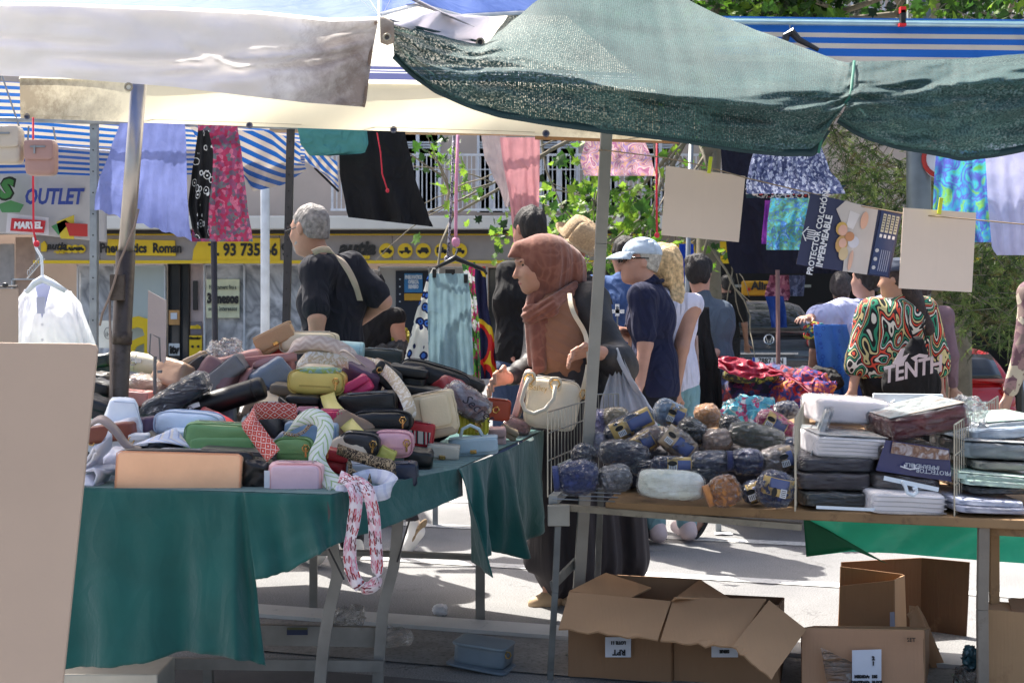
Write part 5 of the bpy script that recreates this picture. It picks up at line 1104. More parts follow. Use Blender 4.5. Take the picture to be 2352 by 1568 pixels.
def drape(path,nx,ny,folds,amp,seed,out=Vector((0,-1,0)),curl=.0):
    """path: list (x_top,y_top,D_top,x_bot,y_bot)"""
    P=[]
    for i in range(ny+1):
        v=i/ny; row=[]
        for j in range(nx+1):
            u=j/nx*(len(path)-1); q=min(int(u),len(path)-2); f=u-q; a=[x+(y-x)*f for x,y in zip(path[q],path[q+1])]
            top_=onz(a[0],a[1],TZ+.004); bot=W(a[3],a[4],a[2]-.03-.05*v)
            p=top_.lerp(bot,v); uu=j/nx
            s=amp*(v**.7)*(math.sin(uu*folds*6.28+seed+math.sin(v*2+seed))+.4*math.sin(uu*folds*15+seed*2))+.012*v*mn.noise(Vector((uu*7,v*5,seed)))
            p+=out*(s+.004+.02*min(v*8,1)*.3); p.z+=(.004*mn.noise(Vector((uu*30,0,seed))) if v>.97 else 0); row.append(p)
        P.append(row)
    g=G(); g.grid(P[::-1]); return g
d1=[(60,1116,3.82,40,1500),(150,1118,3.8,143,1538),(300,1122,3.77,300,1522),(430,1126,3.74,430,1497),(540,1129,3.71,545,1505),(566,1130,3.70,608,1532)]
drape(d1,90,40,2.6,.03,.6).obj('front_drop',clm,tc,smooth=True,thick=.003)
d2=[(560,1130,3.72,590,1326),(640,1132,3.70,655,1316),(700,1134,3.68,735,1268),(762,1135,3.67,765,1252),(900,1107,3.92,905,1200),(1060,1073,4.28,1062,1140)]
drape(d2,70,20,2.5,.02,2.2).obj('side_drop',clm,tc,smooth=True,thick=.003)
d3=[(1052,1076,4.25,1106,1318),(1085,1062,4.4,1100,1290),(1120,1050,4.6,1112,1262),(1160,1035,4.8,1185,1278),(1200,1015,5.05,1222,1250),(1248,987,5.55,1240,1180)]
drape(d3,60,24,3.3,.05,1.0,out=Vector((.5,-.7,0))).obj('corner_drop',clm,tc,smooth=True,thick=.003)
for y in(1150,): g=G(); g.prism([W(x,y_,3.62) for x,y_ in((752,1152),(762,1153),(765,1225),(756,1226))],.003); tg=g.obj('hanging_tag',c8(70,68,72,rough=.4),label='dark narrow tag hanging from a cord on the cloth',cat='tag')
# floor stuff under left table
fb_=thing('fallen_handbag','grey box handbag lying on the ground under the tables','handbag',onz(1112,1516)); D=4.62
c=W(1112,1482,D); c.z=.052; soft(c,(.19,.13,.075),Euler((0,R(4),R(-18))).to_matrix(),n=9,seg=8).obj('body',leather(105,118,128),fb_,smooth=True)
soft(c+Vector((0,-.005,.037)),(.2,.145,.01),Euler((0,R(4),R(-18))).to_matrix(),n=8,seg=8).obj('flap',leather(118,130,138),fb_,smooth=True); soft(c+Vector((-.01,-.02,-.036)),(.225,.15,.01),Euler((0,R(6),R(-18))).to_matrix(),n=8,seg=8).obj('base_flap',leather(95,108,120),fb_,smooth=True)
g=G(); g.tube([c+Vector((.085,-.075+.0*a,.01+.012*math.sin(a))) + Vector((.01*math.cos(a),0,0)) for a in range(6)],.003,5,closed=True); g.obj('ring',c8(190,160,100,metal=1,rough=.3),fb_)
def blobfilm(label,cx,cy,wd,ht,D,name='plastic_bag',seed=1,par=None,alpha=.45,th=None):
    c=W(cx,cy,D); t=thing(name,label,'plastic bag',c-Vector((0,0,ht/2)))
    soft(c,(wd,th or wd*.6,ht),n=2.5,seg=16,noise=.3,ns=3,seed=seed).obj('film',film(alpha,bump=1.3,sc=22),t,smooth=True); return t
blobfilm('thin clear plastic bag lying on the road under the table',800,1420,.12,.09,5.0,seed=2,alpha=.3); blobfilm('clear plastic wrapper blown against the lower table bar',870,1462,.25,.06,4.75,seed=5,alpha=.25)
# ================================================================== RIGHT TABLE
RZ=.61
rt_=thing('trestle_table','long wooden trestle table with steel legs under the bedding','table',onz(1270,1148,RZ))
wood=mk(lin(150,118,82),rough=.7,var=.2,vs=5,bump=.4,bs_=40,dirt=(lin(95,70,50),14,.55),stretch=(1,.2,.2),name='wood')
fl=W(1270,1147,4.49); fr=W(2480,1200,4.02); bl_=W(1352,1090,5.3); br=W(2560,1120,4.9)
fl,fr,bl_,br=[fix(p,RZ) for p in(fl,fr,bl_,br)]
g=G(); g.prism([p-Vector((0,0,.03)) for p in(fl.lerp(fr,.11),fr,br,bl_.lerp(br,.1))],.03,Vector((0,0,1))); g.obj('board',wood,rt_,bevel=.003)
g=G(); g.bar(fl-Vector((0,.0,.022)),fl.lerp(fr,.5)-Vector((0,.0,.052)),.03,.02,Vector((0,0,1))); g.obj('front_rail',mk(lin(140,132,116),rough=.5,metal=.4,var=.2,vs=14,dirt=(lin(90,75,60),20,.55)),rt_)
g=G(); g.bar(fl,bl_,.03,.03,Vector((0,0,1))); g.obj('end_rail',galv,rt_)
for i in range(9):
    f=i/9; a=fl.lerp(bl_,f)+Vector((.0,0,.004)); b=fl.lerp(fr,.13).lerp(bl_.lerp(br,.1),f)+Vector((0,0,.004)); g=G(); g.tube([a,b],.0025,5); g.obj('shelf_wire',galv,rt_)
def rleg(pts,D,wd,mat=galv,name='leg'):
    P=[W(x,y,D) for x,y in pts]; P[-1].z=0 if pts[-1][1]>1540 else P[-1].z; g=G()
    for a,b in zip(P,P[1:]): g.bar(a,b,wd,.02)
    return g.obj(name,mat,rt_,bevel=.002)
olds=mk(lin(118,120,118),rough=.55,var=.25,vs=10,metal=.45,bump=.3,dirt=(lin(90,75,62),16,.6),name='old_steel')
rleg([(1283,1160),(1275,1360),(1263,1560)],4.47,.022,olds); g=G(); g.box(W(1283,1183,4.46),(.075,.03,.07)); g.obj('bracket',mk(lin(165,160,148),rough=.6,metal=.3,var=.2),rt_,bevel=.003)
rleg([(1380,1120),(1372,1340),(1366,1500)],5.15,.024,olds); g=G(); g.bar(W(1268,1345,4.47),W(1322,1290,4.8),.03,.012); g.obj('brace',olds,rt_)
rleg([(2259,1205),(2256,1400),(2258,1700)],4.12,.034,mk(lin(140,130,118),rough=.6,var=.2,metal=.2,dirt=(lin(95,80,68),12,.55))); rleg([(2283,1215),(2284,1400),(2285,1480)],4.3,.03,wood)
g=G(); g.bar(W(2276,1216,4.15),W(2480,1228,4.0),.025,.03,Vector((0,0,1))); g.obj('under_rail',wood,rt_)
grc=thing('green_tarp','bright green plastic sheet hanging behind the trestle table legs','tarp',W(2100,1290,4.9))
gm=mk(lin(62,196,160),rough=.3,var=.12,vs=5,bump=.5,bs_=8,bdist=.03,trans=.5,coat=.4,name='green_plastic')
wavy([[(1845,1150,4.9),(2100,1160,4.8),(2450,1170,4.7)],[(1852,1278,4.9),(1950,1266,4.88),(2060,1270,4.85),(2150,1278,4.8),(2250,1286,4.78),(2450,1300,4.7)]],14,60,lambda u,v:.02*math.sin(u*18+v*4)*v).obj('sheet',gm,grc,smooth=True)
g=wavy([[(1845,1185,4.86),(1870,1200,4.85),(1900,1215,4.84)],[(1852,1278,4.86),(1960,1262,4.83),(2040,1295,4.82)]],8,20); g.obj('folded_corner',mk(lin(34,130,92),rough=.5,var=.12,trans=.35,name='green_plastic'),grc,smooth=True,thick=.002)
# wire racks
def rack(name,label,a,b,h0,h1,n,bars,lean=0,extra=()):
    """wire panel standing from ground line a to b (world points on the board), heights h0..h1"""
    t=thing(name,label,'wire rack',a,'wire rack panels on the trestle table'); 
    up=Vector((0,0,1)); f=lambda s,v:a.lerp(b,s)+up*(h0+(h1-h0)*s)*v+Vector((lean*v,0,0))
    for i in range(n+1):
        s=i/n; g=G(); g.tube([f(s,0),f(s,1)],.0019 if 0<i<n else .003,4); g.obj('wire',chr_,t)
    for v in bars: g=G(); g.tube([f(0,v),f(.5,v),f(1,v)],.0026,5); g.obj('rim_wire',chr_,t)
    return t
chr_=mk(lin(165,162,152),rough=.3,metal=.8,var=.1,bump=0,name='wire')
rack('wire_rack','tall wire basket end between the cream handbag and the navy roll',W(1258,1140,4.49),fix(W(1352,1090,5.2),RZ),.29,.29,13,(0,.42,.75,1))
rack('wire_rack','wire divider panel between the bedding rolls and the white packs',fix(W(1826,1163,4.25),RZ),fix(W(1858,1090,5.2),RZ),.30,.32,16,(0,.5,1))
rack('wire_rack','wire divider panel right of the maroon pack',fix(W(2192,1180,4.14),RZ),fix(W(2292,1090,5.15),RZ),.29,.31,22,(0,.33,.66,1))
rack('wire_rack','low back wire panel behind the bedding rolls',fix(W(1352,1090,5.25),RZ),fix(W(1420,1090,5.3),RZ),.31,.31,6,(0,1))
# ================================================================== CARDBOARD BOXES
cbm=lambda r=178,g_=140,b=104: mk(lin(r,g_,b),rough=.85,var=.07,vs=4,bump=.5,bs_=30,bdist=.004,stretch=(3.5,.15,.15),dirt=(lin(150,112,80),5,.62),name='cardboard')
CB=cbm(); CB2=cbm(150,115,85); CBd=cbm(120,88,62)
def panel(par,name,q,mat=CB,th=.006,rag=0):
    q=[W(*p) if not isinstance(p,Vector) else p for p in q]; P=[]; n=10
    for i in range(n+1):
        r=[]
        for j in range(n+1):
            u,v=j/n,i/n; p=q[3].lerp(q[2],u).lerp(q[0].lerp(q[1],u),v); 
            p=p+Vector((0,0,rag*.012*mn.noise(Vector((u*9,v*3,q[0].x*9))) if (i==0) else 0)); p+=Vector((0,.006*mn.noise(Vector((u*2,v*2,q[0].x))),0)); r.append(p)
        P.append(r)
    return G().grid(P).obj(name,mat,par,thick=th)
def ground(x,y): return onz(x,y,.004)
cb1=thing('cardboard_box','open cardboard box with a white label below the cream roll, left of the pair','box',onz(1410,1553),'cardboard boxes under the trestle table')
b1=[W(1303,1552,4.49),W(1534,1566,4.42)]; 
for p in b1: p.z=0.005
r1=[W(1307,1360,4.49),W(1540,1381,4.42)]; rz=r1[0].z
k1=[W(1392,1318,4.83),W(1609,1330,4.74)]
def vdrop(p): return Vector((p.x,p.y,.005))
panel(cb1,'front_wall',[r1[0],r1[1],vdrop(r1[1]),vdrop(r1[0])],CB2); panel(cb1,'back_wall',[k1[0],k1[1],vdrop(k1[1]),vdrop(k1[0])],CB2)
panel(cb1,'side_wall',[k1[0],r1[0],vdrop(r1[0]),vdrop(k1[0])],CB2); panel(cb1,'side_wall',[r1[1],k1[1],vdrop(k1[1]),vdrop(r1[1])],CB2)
panel(cb1,'front_flap',[r1[0]+Vector((0,-.01,.002)),r1[1]+Vector((0,-.01,.002)),W(1511,1469,4.22),W(1283,1445,4.30)],CB,rag=1)
panel(cb1,'inner_flap',[k1[0]+Vector((0,0,.003)),W(1496,1350,4.66),W(1440,1378,4.55),r1[0]+Vector((0,0,.003))],CB)
panel(cb1,'side_flap',[W(1609,1332,4.74),W(1682,1378,4.45),W(1552,1372,4.38),W(1541,1381,4.42)],CB)
def label_on(par,pts,D,texts,rotz=0,name='label'):
    g=G(); g.prism([W(x,y,D) for x,y in pts],.002,Vector((0,-1,0))); l=g.obj(name,c8(215,218,228,bump=0),par)
    for (s,x,y,h,fl) in texts: text(s,W(x,y,D-.004),h/F*D*1.35,c8(35,35,40,bump=0),l,rot=(90,180 if fl else 0,0),bold=.001)
    return l
label_on(cb1,[(1390,1462),(1449,1462),(1449,1508),(1390,1508)],4.42,[('RPT',1422,1497,13,True),('LOTE 11',1420,1475,7,True)])
cb2=thing('cardboard_box','open cardboard box with a skewed torn flap, right of the pair','box',onz(1680,1600),'cardboard boxes under the trestle table')
r2=[W(1548,1372,4.44),W(1790,1375,4.36)]; k2=[W(1600,1330,4.8),W(1800,1340,4.75)]
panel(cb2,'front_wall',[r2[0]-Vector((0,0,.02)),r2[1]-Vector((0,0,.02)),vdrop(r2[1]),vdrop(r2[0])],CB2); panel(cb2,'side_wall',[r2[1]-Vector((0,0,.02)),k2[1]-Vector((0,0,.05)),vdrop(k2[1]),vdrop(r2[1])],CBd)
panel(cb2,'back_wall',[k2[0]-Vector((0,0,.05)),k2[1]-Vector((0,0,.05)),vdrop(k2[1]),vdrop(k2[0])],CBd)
panel(cb2,'front_flap',[r2[0],W(1760,1376,4.36),W(1690,1487,4.14),W(1517,1472,4.2)],CB,rag=1)
panel(cb2,'torn_flap',[W(1766,1379,4.33),W(1852,1446,4.25),W(1772,1557,4.05),W(1682,1484,4.12)],CB,rag=1)
label_on(cb2,[(1634,1483),(1695,1483),(1695,1508),(1634,1508)],4.33,[('SERIE',1664,1495,7,True)])
cb3=thing('cardboard_box','large closed cardboard box with taped front and white size label','box',onz(1980,1680),'cardboard boxes under the trestle table')
r3=[W(1842,1443,4.28),W(2122,1448,4.24)]; k3=[W(1870,1425,4.75),W(2135,1428,4.7)]
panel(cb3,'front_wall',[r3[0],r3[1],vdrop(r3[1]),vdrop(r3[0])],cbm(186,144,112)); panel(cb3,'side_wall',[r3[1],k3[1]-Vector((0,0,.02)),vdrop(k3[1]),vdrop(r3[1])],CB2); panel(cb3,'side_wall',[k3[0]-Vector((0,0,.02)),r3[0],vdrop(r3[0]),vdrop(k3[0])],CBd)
panel(cb3,'top_flap',[k3[0]-Vector((0,0,.02)),k3[1]-Vector((0,0,.02)),r3[1],r3[0]],CB)
label_on(cb3,[(1957,1492),(2024,1490),(2024,1640),(1957,1640)],4.23,[('2',2006,1511,9,False),('1',2006,1523,9,False),('MEDIDA:  135',1989,1553,6.5,False),('CANTIDAD:  10 PCS',1990,1566,6,False)])
panel(cb3,'tape',[(1885,1486,4.24),(1957,1520,4.235),(1957,1560,4.235),(1905,1600,4.235)],film(.5,(.85,.8,.72,1)),th=.001)
text('SET',W(2093,1469,4.23),.018,c8(45,35,30,bump=0),cb3)
cb4=thing('cardboard_box','torn topped cardboard box cut by the right edge of the picture','box',onz(2350,1650),'cardboard boxes under the trestle table')
panel(cb4,'front_wall',[(2260,1398,4.2),(2420,1412,4.12),(2420,1590,4.12),(2256,1590,4.2)],cbm(178,142,104)); panel(cb4,'lower_wall',[(2262,1560,4.25),(2420,1575,4.18),(2420,1700,4.18),(2262,1690,4.25)],CBd); panel(cb4,'side_wall',[(2300,1385,4.6),(2260,1398,4.2),(2256,1590,4.2),(2300,1560,4.6)],CBd)
panel(cb4,'torn_flap',[(2272,1382,4.35),(2318,1384,4.3),(2325,1410,4.18),(2262,1400,4.2)],CB,rag=2); panel(cb4,'torn_flap',[(2316,1376,4.3),(2420,1370,4.3),(2420,1412,4.15),(2322,1404,4.2)],CB2,rag=2)
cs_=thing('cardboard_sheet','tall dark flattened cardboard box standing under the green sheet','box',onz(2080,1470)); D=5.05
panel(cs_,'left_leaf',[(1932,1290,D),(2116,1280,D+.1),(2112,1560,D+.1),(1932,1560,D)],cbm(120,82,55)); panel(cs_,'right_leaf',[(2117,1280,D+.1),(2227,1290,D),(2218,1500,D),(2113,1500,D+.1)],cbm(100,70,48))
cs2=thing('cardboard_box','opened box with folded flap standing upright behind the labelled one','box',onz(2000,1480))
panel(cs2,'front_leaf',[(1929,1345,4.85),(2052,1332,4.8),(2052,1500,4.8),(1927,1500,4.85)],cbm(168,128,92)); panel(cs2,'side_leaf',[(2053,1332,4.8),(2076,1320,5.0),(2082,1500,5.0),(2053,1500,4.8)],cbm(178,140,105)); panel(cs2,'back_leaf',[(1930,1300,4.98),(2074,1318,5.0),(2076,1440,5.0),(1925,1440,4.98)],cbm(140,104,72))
g=G(); g.prism([W(x,y,4.78) for x,y in((2044,1405),(2054,1404),(2056,1446),(2044,1446))],.002,Vector((0,-1,0))); g.obj('label',c8(170,175,195),cs2)
t=thing('cardboard_strip','curled cardboard flap leaning against the tall dark sheet','box',onz(2170,1560)); P=[W(x,y,4.6) for x,y in((2095,1400),(2110,1425),(2125,1460),(2150,1520),(2172,1568))]
ribbon(P,.055,(1,.4,.3)).obj('strip',CB,t,smooth=True,thick=.006)
panel(t,'curl',[(2088,1390,4.62),(2108,1392,4.6),(2130,1450,4.55),(2090,1446,4.58)],CB,rag=2)
g=soft(W(2228,1510,4.35),(.045,.04,.08),n=2.5,seg=10,noise=.35,ns=4,seed=9); o=g.obj('plastic_bag',mk(lin(60,100,110),rough=.3,var=.3,vs=9,coat=.5,name='plastic'),smooth=True,label='crumpled blue green plastic knotted at the table leg',cat='plastic bag'); g=soft(W(2224,1560,4.35),(.09,.06,.09),n=2.5,seg=10,noise=.3,ns=4,seed=4,g=None)
g.obj('plastic_bag',film(.5),smooth=True,label='pale plastic sack lying at the foot of the table leg',cat='plastic bag')
# ================================================================== HANDBAGS
brass=mk(lin(200,160,100),rough=.25,metal=1,bump=0,var=.05,name='brass'); steel=mk(lin(205,205,210),rough=.2,metal=1,bump=0,var=.05,name='chrome')
GH='handbags heaped on the green table'
def hb(label,kind,cx,cy,w,h,D,th,roll=0,yaw=0,tilt=0,col=(120,120,120),col2=None,name='handbag',mat=None,seed=None,group=GH,n=9.0,cat='handbag'):
    c=W(cx,cy,D); s=D/F; w*=s; h*=s; seed=seed or int(cx*3+cy)
    M=(Euler((0,0,R(yaw))).to_matrix()@Euler((0,R(roll),0)).to_matrix()@Euler((R(tilt),0,0)).to_matrix())
    e=lambda x,y,z: c+M@Vector((x,y,z))
    base=c-Vector((0,0,0)); t=thing(name,label,cat,base,group); m=mat or leather(*col); m2=leather(*(col2 or tuple(int(v*.9) for v in col)))
    if kind=='box':
        soft(c,(w,th,h),M,n=n,seg=12,noise=.035,seed=seed,sag=.04).obj('body',m,t,smooth=True)
        ring=[e(w*.5*math.copysign(abs(math.cos(a))**.4,math.cos(a))*.97,-th*.43,h*.5*math.copysign(abs(math.sin(a))**.4,math.sin(a))*.95) for a in [i*2*math.pi/32 for i in range(32)]]
        g=G(); g.tube(ring,.0022,5,closed=True); g.obj('piping',m2,t)
        g=G(); g.box(e(0,0,h*.5),(w*.7,.006,.004),M); z=g.obj('zip',steel,t); g=G(); g.box(e(w*.3,-th*.2,h*.5),(.005,.02,.003),M); g.obj('zip_pull',steel,z)
    elif kind=='flap':
        soft(c,(w,th,h),M,n=7,seg=12,noise=.025,seed=seed,sag=.05).obj('body',m,t,smooth=True)
        soft(e(0,-th*.5,h*.12),(w*1.01,.014,h*.78),M,n=8,seg=10,noise=.03,seed=seed).obj('flap',m2,t,smooth=True)
        soft(e(0,0,h*.5),(w*1.01,th*1.05,.014),M,n=8,seg=8).obj('flap_top',m2,t,smooth=True)
        g=G(); g.box(e(0,-th*.5-.012,-h*.18),(.022,.006,.014),M); g.obj('clasp',brass,t,bevel=.002)
    elif kind=='roll':
        soft(c,(w,th,h),M,n=2.6,seg=14,noise=.02,seed=seed).obj('body',m,t,smooth=True) if False else None
        g=G(); prof=[(-.5,.6),(-.495,.85),(-.47,.97),(-.42,1),(-.2,1.0),(.2,1.0),(.42,1),(.47,.97),(.495,.85),(.5,.6)]
        g.tube([e(w*p,0,0) for p,_ in prof],[h/2*r for _,r in prof],24); g.obj('body',m,t,smooth=True)
        for p in(-.36,.36): 
            g=G(); g.tube([e(w*p,0,0),e(w*(p+.03),0,0)],h/2*1.015,24); g.obj('band',m2,t,smooth=True)
        g=G(); g.box(e(-w*.3,-h*.5,.01),(.04,.006,.016),M); g.tube([e(-w*.36+.012*math.cos(a),-h*.52,.0+.012*math.sin(a)) for a in range(6)],.0025,5,closed=True); g.obj('buckle',steel,t)
    elif kind=='tote':
        P=[]; top=.92
        for (z,k) in((-.5,.92),(-.48,.98),(-.3,1.0),(.1,1.0),(.35,.98),(.5,.95)):
            P.append([e(w/2*k*math.copysign(abs(math.cos(a))**.35,math.cos(a)),th/2*(1-.5*(z+.5))*math.copysign(abs(math.sin(a))**.6,math.sin(a)),h*z+.01*math.sin(a*3+seed)*(z>.2)) for a in [i*2*math.pi/28 for i in range(29)]])
        g=G(); g.grid(P); n0=len(g.v); g.f.append(tuple(range(28))); g.uv={}; g.obj('body',m,t,smooth=True,thick=.004)
        for sg in(-1,):
            P=[e(-w*.25,sg*th*.25,h*.42),e(-w*.22,sg*th*.4,h*.62),e(0,sg*th*.6,h*.78),e(w*.22,sg*th*.4,h*.62),e(w*.25,sg*th*.25,h*.42)]; g=G(); g.tube(P,.006,8); g.obj('handle',m2,t,smooth=True)
        g=G(); g.tube([v+(v-c)*.004 for v in [e(w/2*.98*math.copysign(abs(math.cos(a))**.35,math.cos(a)),th/2*.58*math.copysign(abs(math.sin(a))**.6,math.sin(a)),h*.36) for a in [i*2*math.pi/28 for i in range(28)]]],.002,4,closed=True); g.obj('seam',m2,t)
    elif kind=='cam':
        soft(c,(w,th,h),M,n=3.6,seg=14,noise=.02,seed=seed).obj('body',m,t,smooth=True)
        for k in(.33,-.33):
            ring=[e(w*.5*math.copysign(abs(math.cos(a))**.55,math.cos(a))*.985,th*k,h*.5*math.copysign(abs(math.sin(a))**.55,math.sin(a))*.985) for a in [i*2*math.pi/32 for i in range(32)]]
            g=G(); g.tube(ring,.0028,5,closed=True); g.obj('piping',m2,t)
        g=G(); g.box(e(0,-th*.49,-h*.12),(w*.55,.004,.006),M); g.obj('front_zip',m2,t)
        g=G(); g.tube([e(w*.36+.011*math.cos(a),-th*.5,h*.1+.011*math.sin(a)) for a in range(6)],.0025,5,closed=True); g.box(e(w*.36,-th*.5,-h*.06),(.006,.004,.03),M); g.obj('ring',brass,t)
    elif kind=='clutch':
        soft(c,(w,th,h),M,n=8,seg=12,noise=.05,seed=seed,taper=.1+.12*((seed*7)%5)/5,sag=.06).obj('body',m,t,smooth=True)
        soft(e(0,-th*.3,h*.18),(w*.99,th*.7,h*.5),M,n=5,seg=10,noise=.03,seed=seed+1).obj('flap',m2,t,smooth=True)
        g=G(); g.tube([e(-w*.3+.01*math.cos(a),-th*.6,.01*math.sin(a)) for a in range(6)],.0025,5,closed=True); g.obj('ring',brass,t)
    elif kind=='film':
        soft(c,(w*.94,th*.9,h*.9),M,n=4,seg=12,noise=.08,seed=seed).obj('body',m,t,smooth=True)
        soft(c,(w*1.03,th*1.04,h*1.05),M,n=3.5,seg=20,noise=.10,ns=5,seed=seed+3).obj('wrapper',film(.4,bump=1.2,sc=26),t,smooth=True)
    return t,e,m,m2,(w,h)
gr_=lambda l,x,y,w,h,D,th=.1,**k: hb(l,'box',x,y,w,h,D,th,**k)
# ---- front row on the table
t=thing('handbag','long peach handbag lying flat at the front of the table with a black back','handbag',W(415,1130,3.8),GH)
Mp=Euler((R(-6),R(1.5),0)).to_matrix(); c=W(413,1085,3.80); soft(c,(.362,.035,.116),Mp,n=16,seg=14,noise=.03,seed=2).obj('front_panel',leather(236,182,142),t,smooth=True)
bk=leather(24,24,28); soft(c+Vector((.012,.045,.002)),(.392,.07,.122),Mp,n=8,seg=14,noise=.05,seed=4).obj('black_back',bk,t,smooth=True); soft(c+Vector((.215,.05,-.012)),(.09,.1,.095),Euler((0,R(14),0)).to_matrix(),n=5,seg=10,noise=.1,seed=9).obj('crumpled_end',bk,t,smooth=True)
g=G(); g.tube([c+Mp@Vector((x*.181,-.017,z*.058)) for x,z in((-1,-.9),(-1,.9),(-.95,1),(.95,1),(1,.9),(1,-.9),(.95,-1),(-.95,-1))],.0016,5,closed=True); g.obj('edge_stitch',leather(200,140,105),t)
t,e,m,m2,(w_,h_)=hb('pale pink box handbag at the front edge beside the green patterned strap','box',684,1095,124,74,3.82,.11,roll=1,col=(226,178,180),col2=(205,150,150),n=8)
soft(e(.0,-.055,0),(w_*.88,.01,h_*.82),n=9,seg=6).obj('front_panel',c8(228,195,208,rough=.5),t,smooth=True); g=G(); g.box(e(-w_*.5,-.06,0),(.016,.002,.05)); g.obj('price_tag',c8(210,215,225),t)
hb('grey slim wallet bag squeezed behind the peach handbag','box',452,1041,180,20,4.0,.09,roll=1,col=(172,172,178)); hb('dark taupe wallet on top right of the peach handbag','flap',552,1052,170,34,4.0,.1,roll=4,col=(98,92,88))
hb('dark grey angular clutch drooping over the black end of the peach bag','clutch',600,1068,70,26,3.93,.07,roll=18,col=(75,70,68))
# left side white/grey leather folded bag
t=thing('handbag','pale grey folded open leather handbag at the left beside the hardboard','handbag',W(250,1118,4.0),GH)
lg=leather(205,205,215)
for i,(P,wd) in enumerate((([(192,1070,3.9),(215,1050,3.88),(228,1030,3.86),(236,1016,3.85),(232,1040,3.87),(214,1068,3.9),(240,1082,3.86),(226,1116,3.87)],.10),([(190,1090,3.87),(205,1094,3.85),(222,1118,3.83)],.08),([(192,1112,3.84),(205,1108,3.83),(212,1118,3.82)],.06))):
    ribbon([W(*p) for p in P],wd,(0.15,1,0.1)).obj('leather_fold',lg,t,smooth=True,thick=.006)
soft(W(282,1072,4.0),(.13,.12,.115),n=3.5,seg=14,noise=.06,seed=5,taper=.1).obj('body',lg,t,smooth=True)
hb('pale silver grey slouchy bag with rust lining at the left','clutch',262,1005,118,84,4.15,.12,roll=-8,col=(196,194,202),col2=(120,60,45)); 
g=ribbon([W(205,975,4.02),W(232,962,4.0),W(262,985,3.98),(W(290,1020,3.97)),W(322,1035,3.98)],.03,(0,.7,.6)); g.obj('handbag_strap',leather(135,120,115),smooth=True,thick=.004,label='taupe strap curling over the pale grey bags at the left',cat='strap')
t=thing('handbag','white stiff handbag with stitched edge standing like a tent left of the black roll','handbag',W(282,1006,4.22),GH)
Mt=Euler((0,R(4),R(18))).to_matrix(); c=W(280,962,4.24); wl=leather(226,230,240); soft(c,(.15,.13,.135),Mt,n=11,seg=12,taper=.48,noise=.03,seed=3).obj('body',wl,t,smooth=True)
g=G(); g.tube([c+Mt@Vector((x,-.067+.0,z)) for x,z in((.066,-.06),(.062,-.01),(.034,.058),(-.03,.06))],.002,5); g.obj('stitched_edge',leather(190,196,208),t); g=G(); g.box(c+Mt@Vector((.02,-.072,-.045)),(.04,.01,.02)); g.obj('price_tag',c8(228,226,222),t)
hb('small clear sticker purse at the foot of the white tote','clutch',322,1008,46,30,4.1,.05,col=(222,222,225))
hb('pale blue oval shoulder bag lying behind the green handbag','cam',436,974,152,60,4.25,.12,roll=4,col=(198,210,226),col2=(175,186,205)); hb('pale blue flat purse under the patterned strap','clutch',455,1000,140,30,4.15,.1,roll=3,col=(185,200,220))
t,e,m,m2,(w_,h_)=hb('large sage green handbag lying on its side in the middle front','box',512,1003,160,70,4.12,.15,roll=3,col=(108,150,96),col2=(88,128,78),n=7); soft(e(w_*.05,-.06,-h_*.18),(w_*.9,.04,h_*.5),n=6,seg=8).obj('front_pocket',leather(112,156,100),t,smooth=True)
hb('small sage green camera bag with a chain under the green patterned strap','cam',674,1032,90,56,4.02,.07,col=(118,158,100),col2=(95,135,80))
hb('black cylindrical handbag lying diagonally with a silver buckle','roll',512,918,200,54,4.5,.1,roll=-17,col=(28,28,32)); hb('navy handbag still wrapped in crumpled plastic leaning up to the right','film',402,915,178,58,4.45,.1,roll=-32,col=(35,42,62))
hb('grey hard sided box handbag tilted steeply above the black roll','box',522,856,96,44,4.75,.14,roll=-38,col=(112,110,112),n=10); hb('black angular bag with open flap behind the wrapped navy bag','box',432,862,128,40,4.8,.14,roll=-34,col=(42,38,42),n=10)
hb('cream slouchy cylinder bag behind the wire price holder','roll',352,838,112,46,4.95,.12,roll=10,col=(205,196,172)); hb('beige quilted bag in clear wrapping under the cream cylinder','film',348,886,104,46,4.75,.12,roll=9,col=(168,145,128))
hb('dusty pink flat bag beside the steel pole','box',312,912,70,34,4.62,.1,roll=4,col=(196,140,132)); hb('beige triangular bag peak left of the clear plastic','clutch',452,830,60,36,5.0,.1,roll=-25,col=(185,160,130)); hb('small brown suede pouch with drawstring behind the grey box bag','clutch',402,850,34,26,4.95,.06,col=(130,85,55))
hb('salmon pink smooth bag behind the grey box bag','clutch',545,835,128,50,4.95,.12,roll=-14,col=(215,160,148)); hb('rose leather handbag with white tag straps at the upper middle','flap',616,845,118,52,4.85,.12,roll=-6,col=(178,120,115),col2=(160,100,95))
hb('khaki green bag half buried below the yellow round bag','clutch',672,905,96,56,4.7,.12,roll=6,col=(118,105,88)); hb('black pouch with gold zip behind the yellow round bag','clutch',640,868,60,44,4.8,.09,col=(38,34,36)); hb('charcoal flat bag sloping right above the leopard strap','clutch',618,915,84,46,4.68,.06,roll=32,col=(70,68,74))
hb('beige folded soft bag behind the red patterned strap','clutch',634,962,84,44,4.4,.1,roll=-4,col=(176,150,122)); hb('slate blue bag looped by the gold chain','box',716,996,120,56,4.22,.08,roll=2,col=(128,152,178),col2=(105,130,158))
hb('tan envelope bag standing on edge at the top of the heap','flap',635,780,92,46,5.0,.07,roll=-26,col=(188,150,112)); hb('cream wide brimmed bag crowning the heap','box',712,786,132,50,5.02,.13,roll=0,col=(206,192,164),n=4.5); hb('bright red bag peeping out under the tan envelope','clutch',640,805,56,20,5.04,.08,roll=-10,col=(200,50,40))
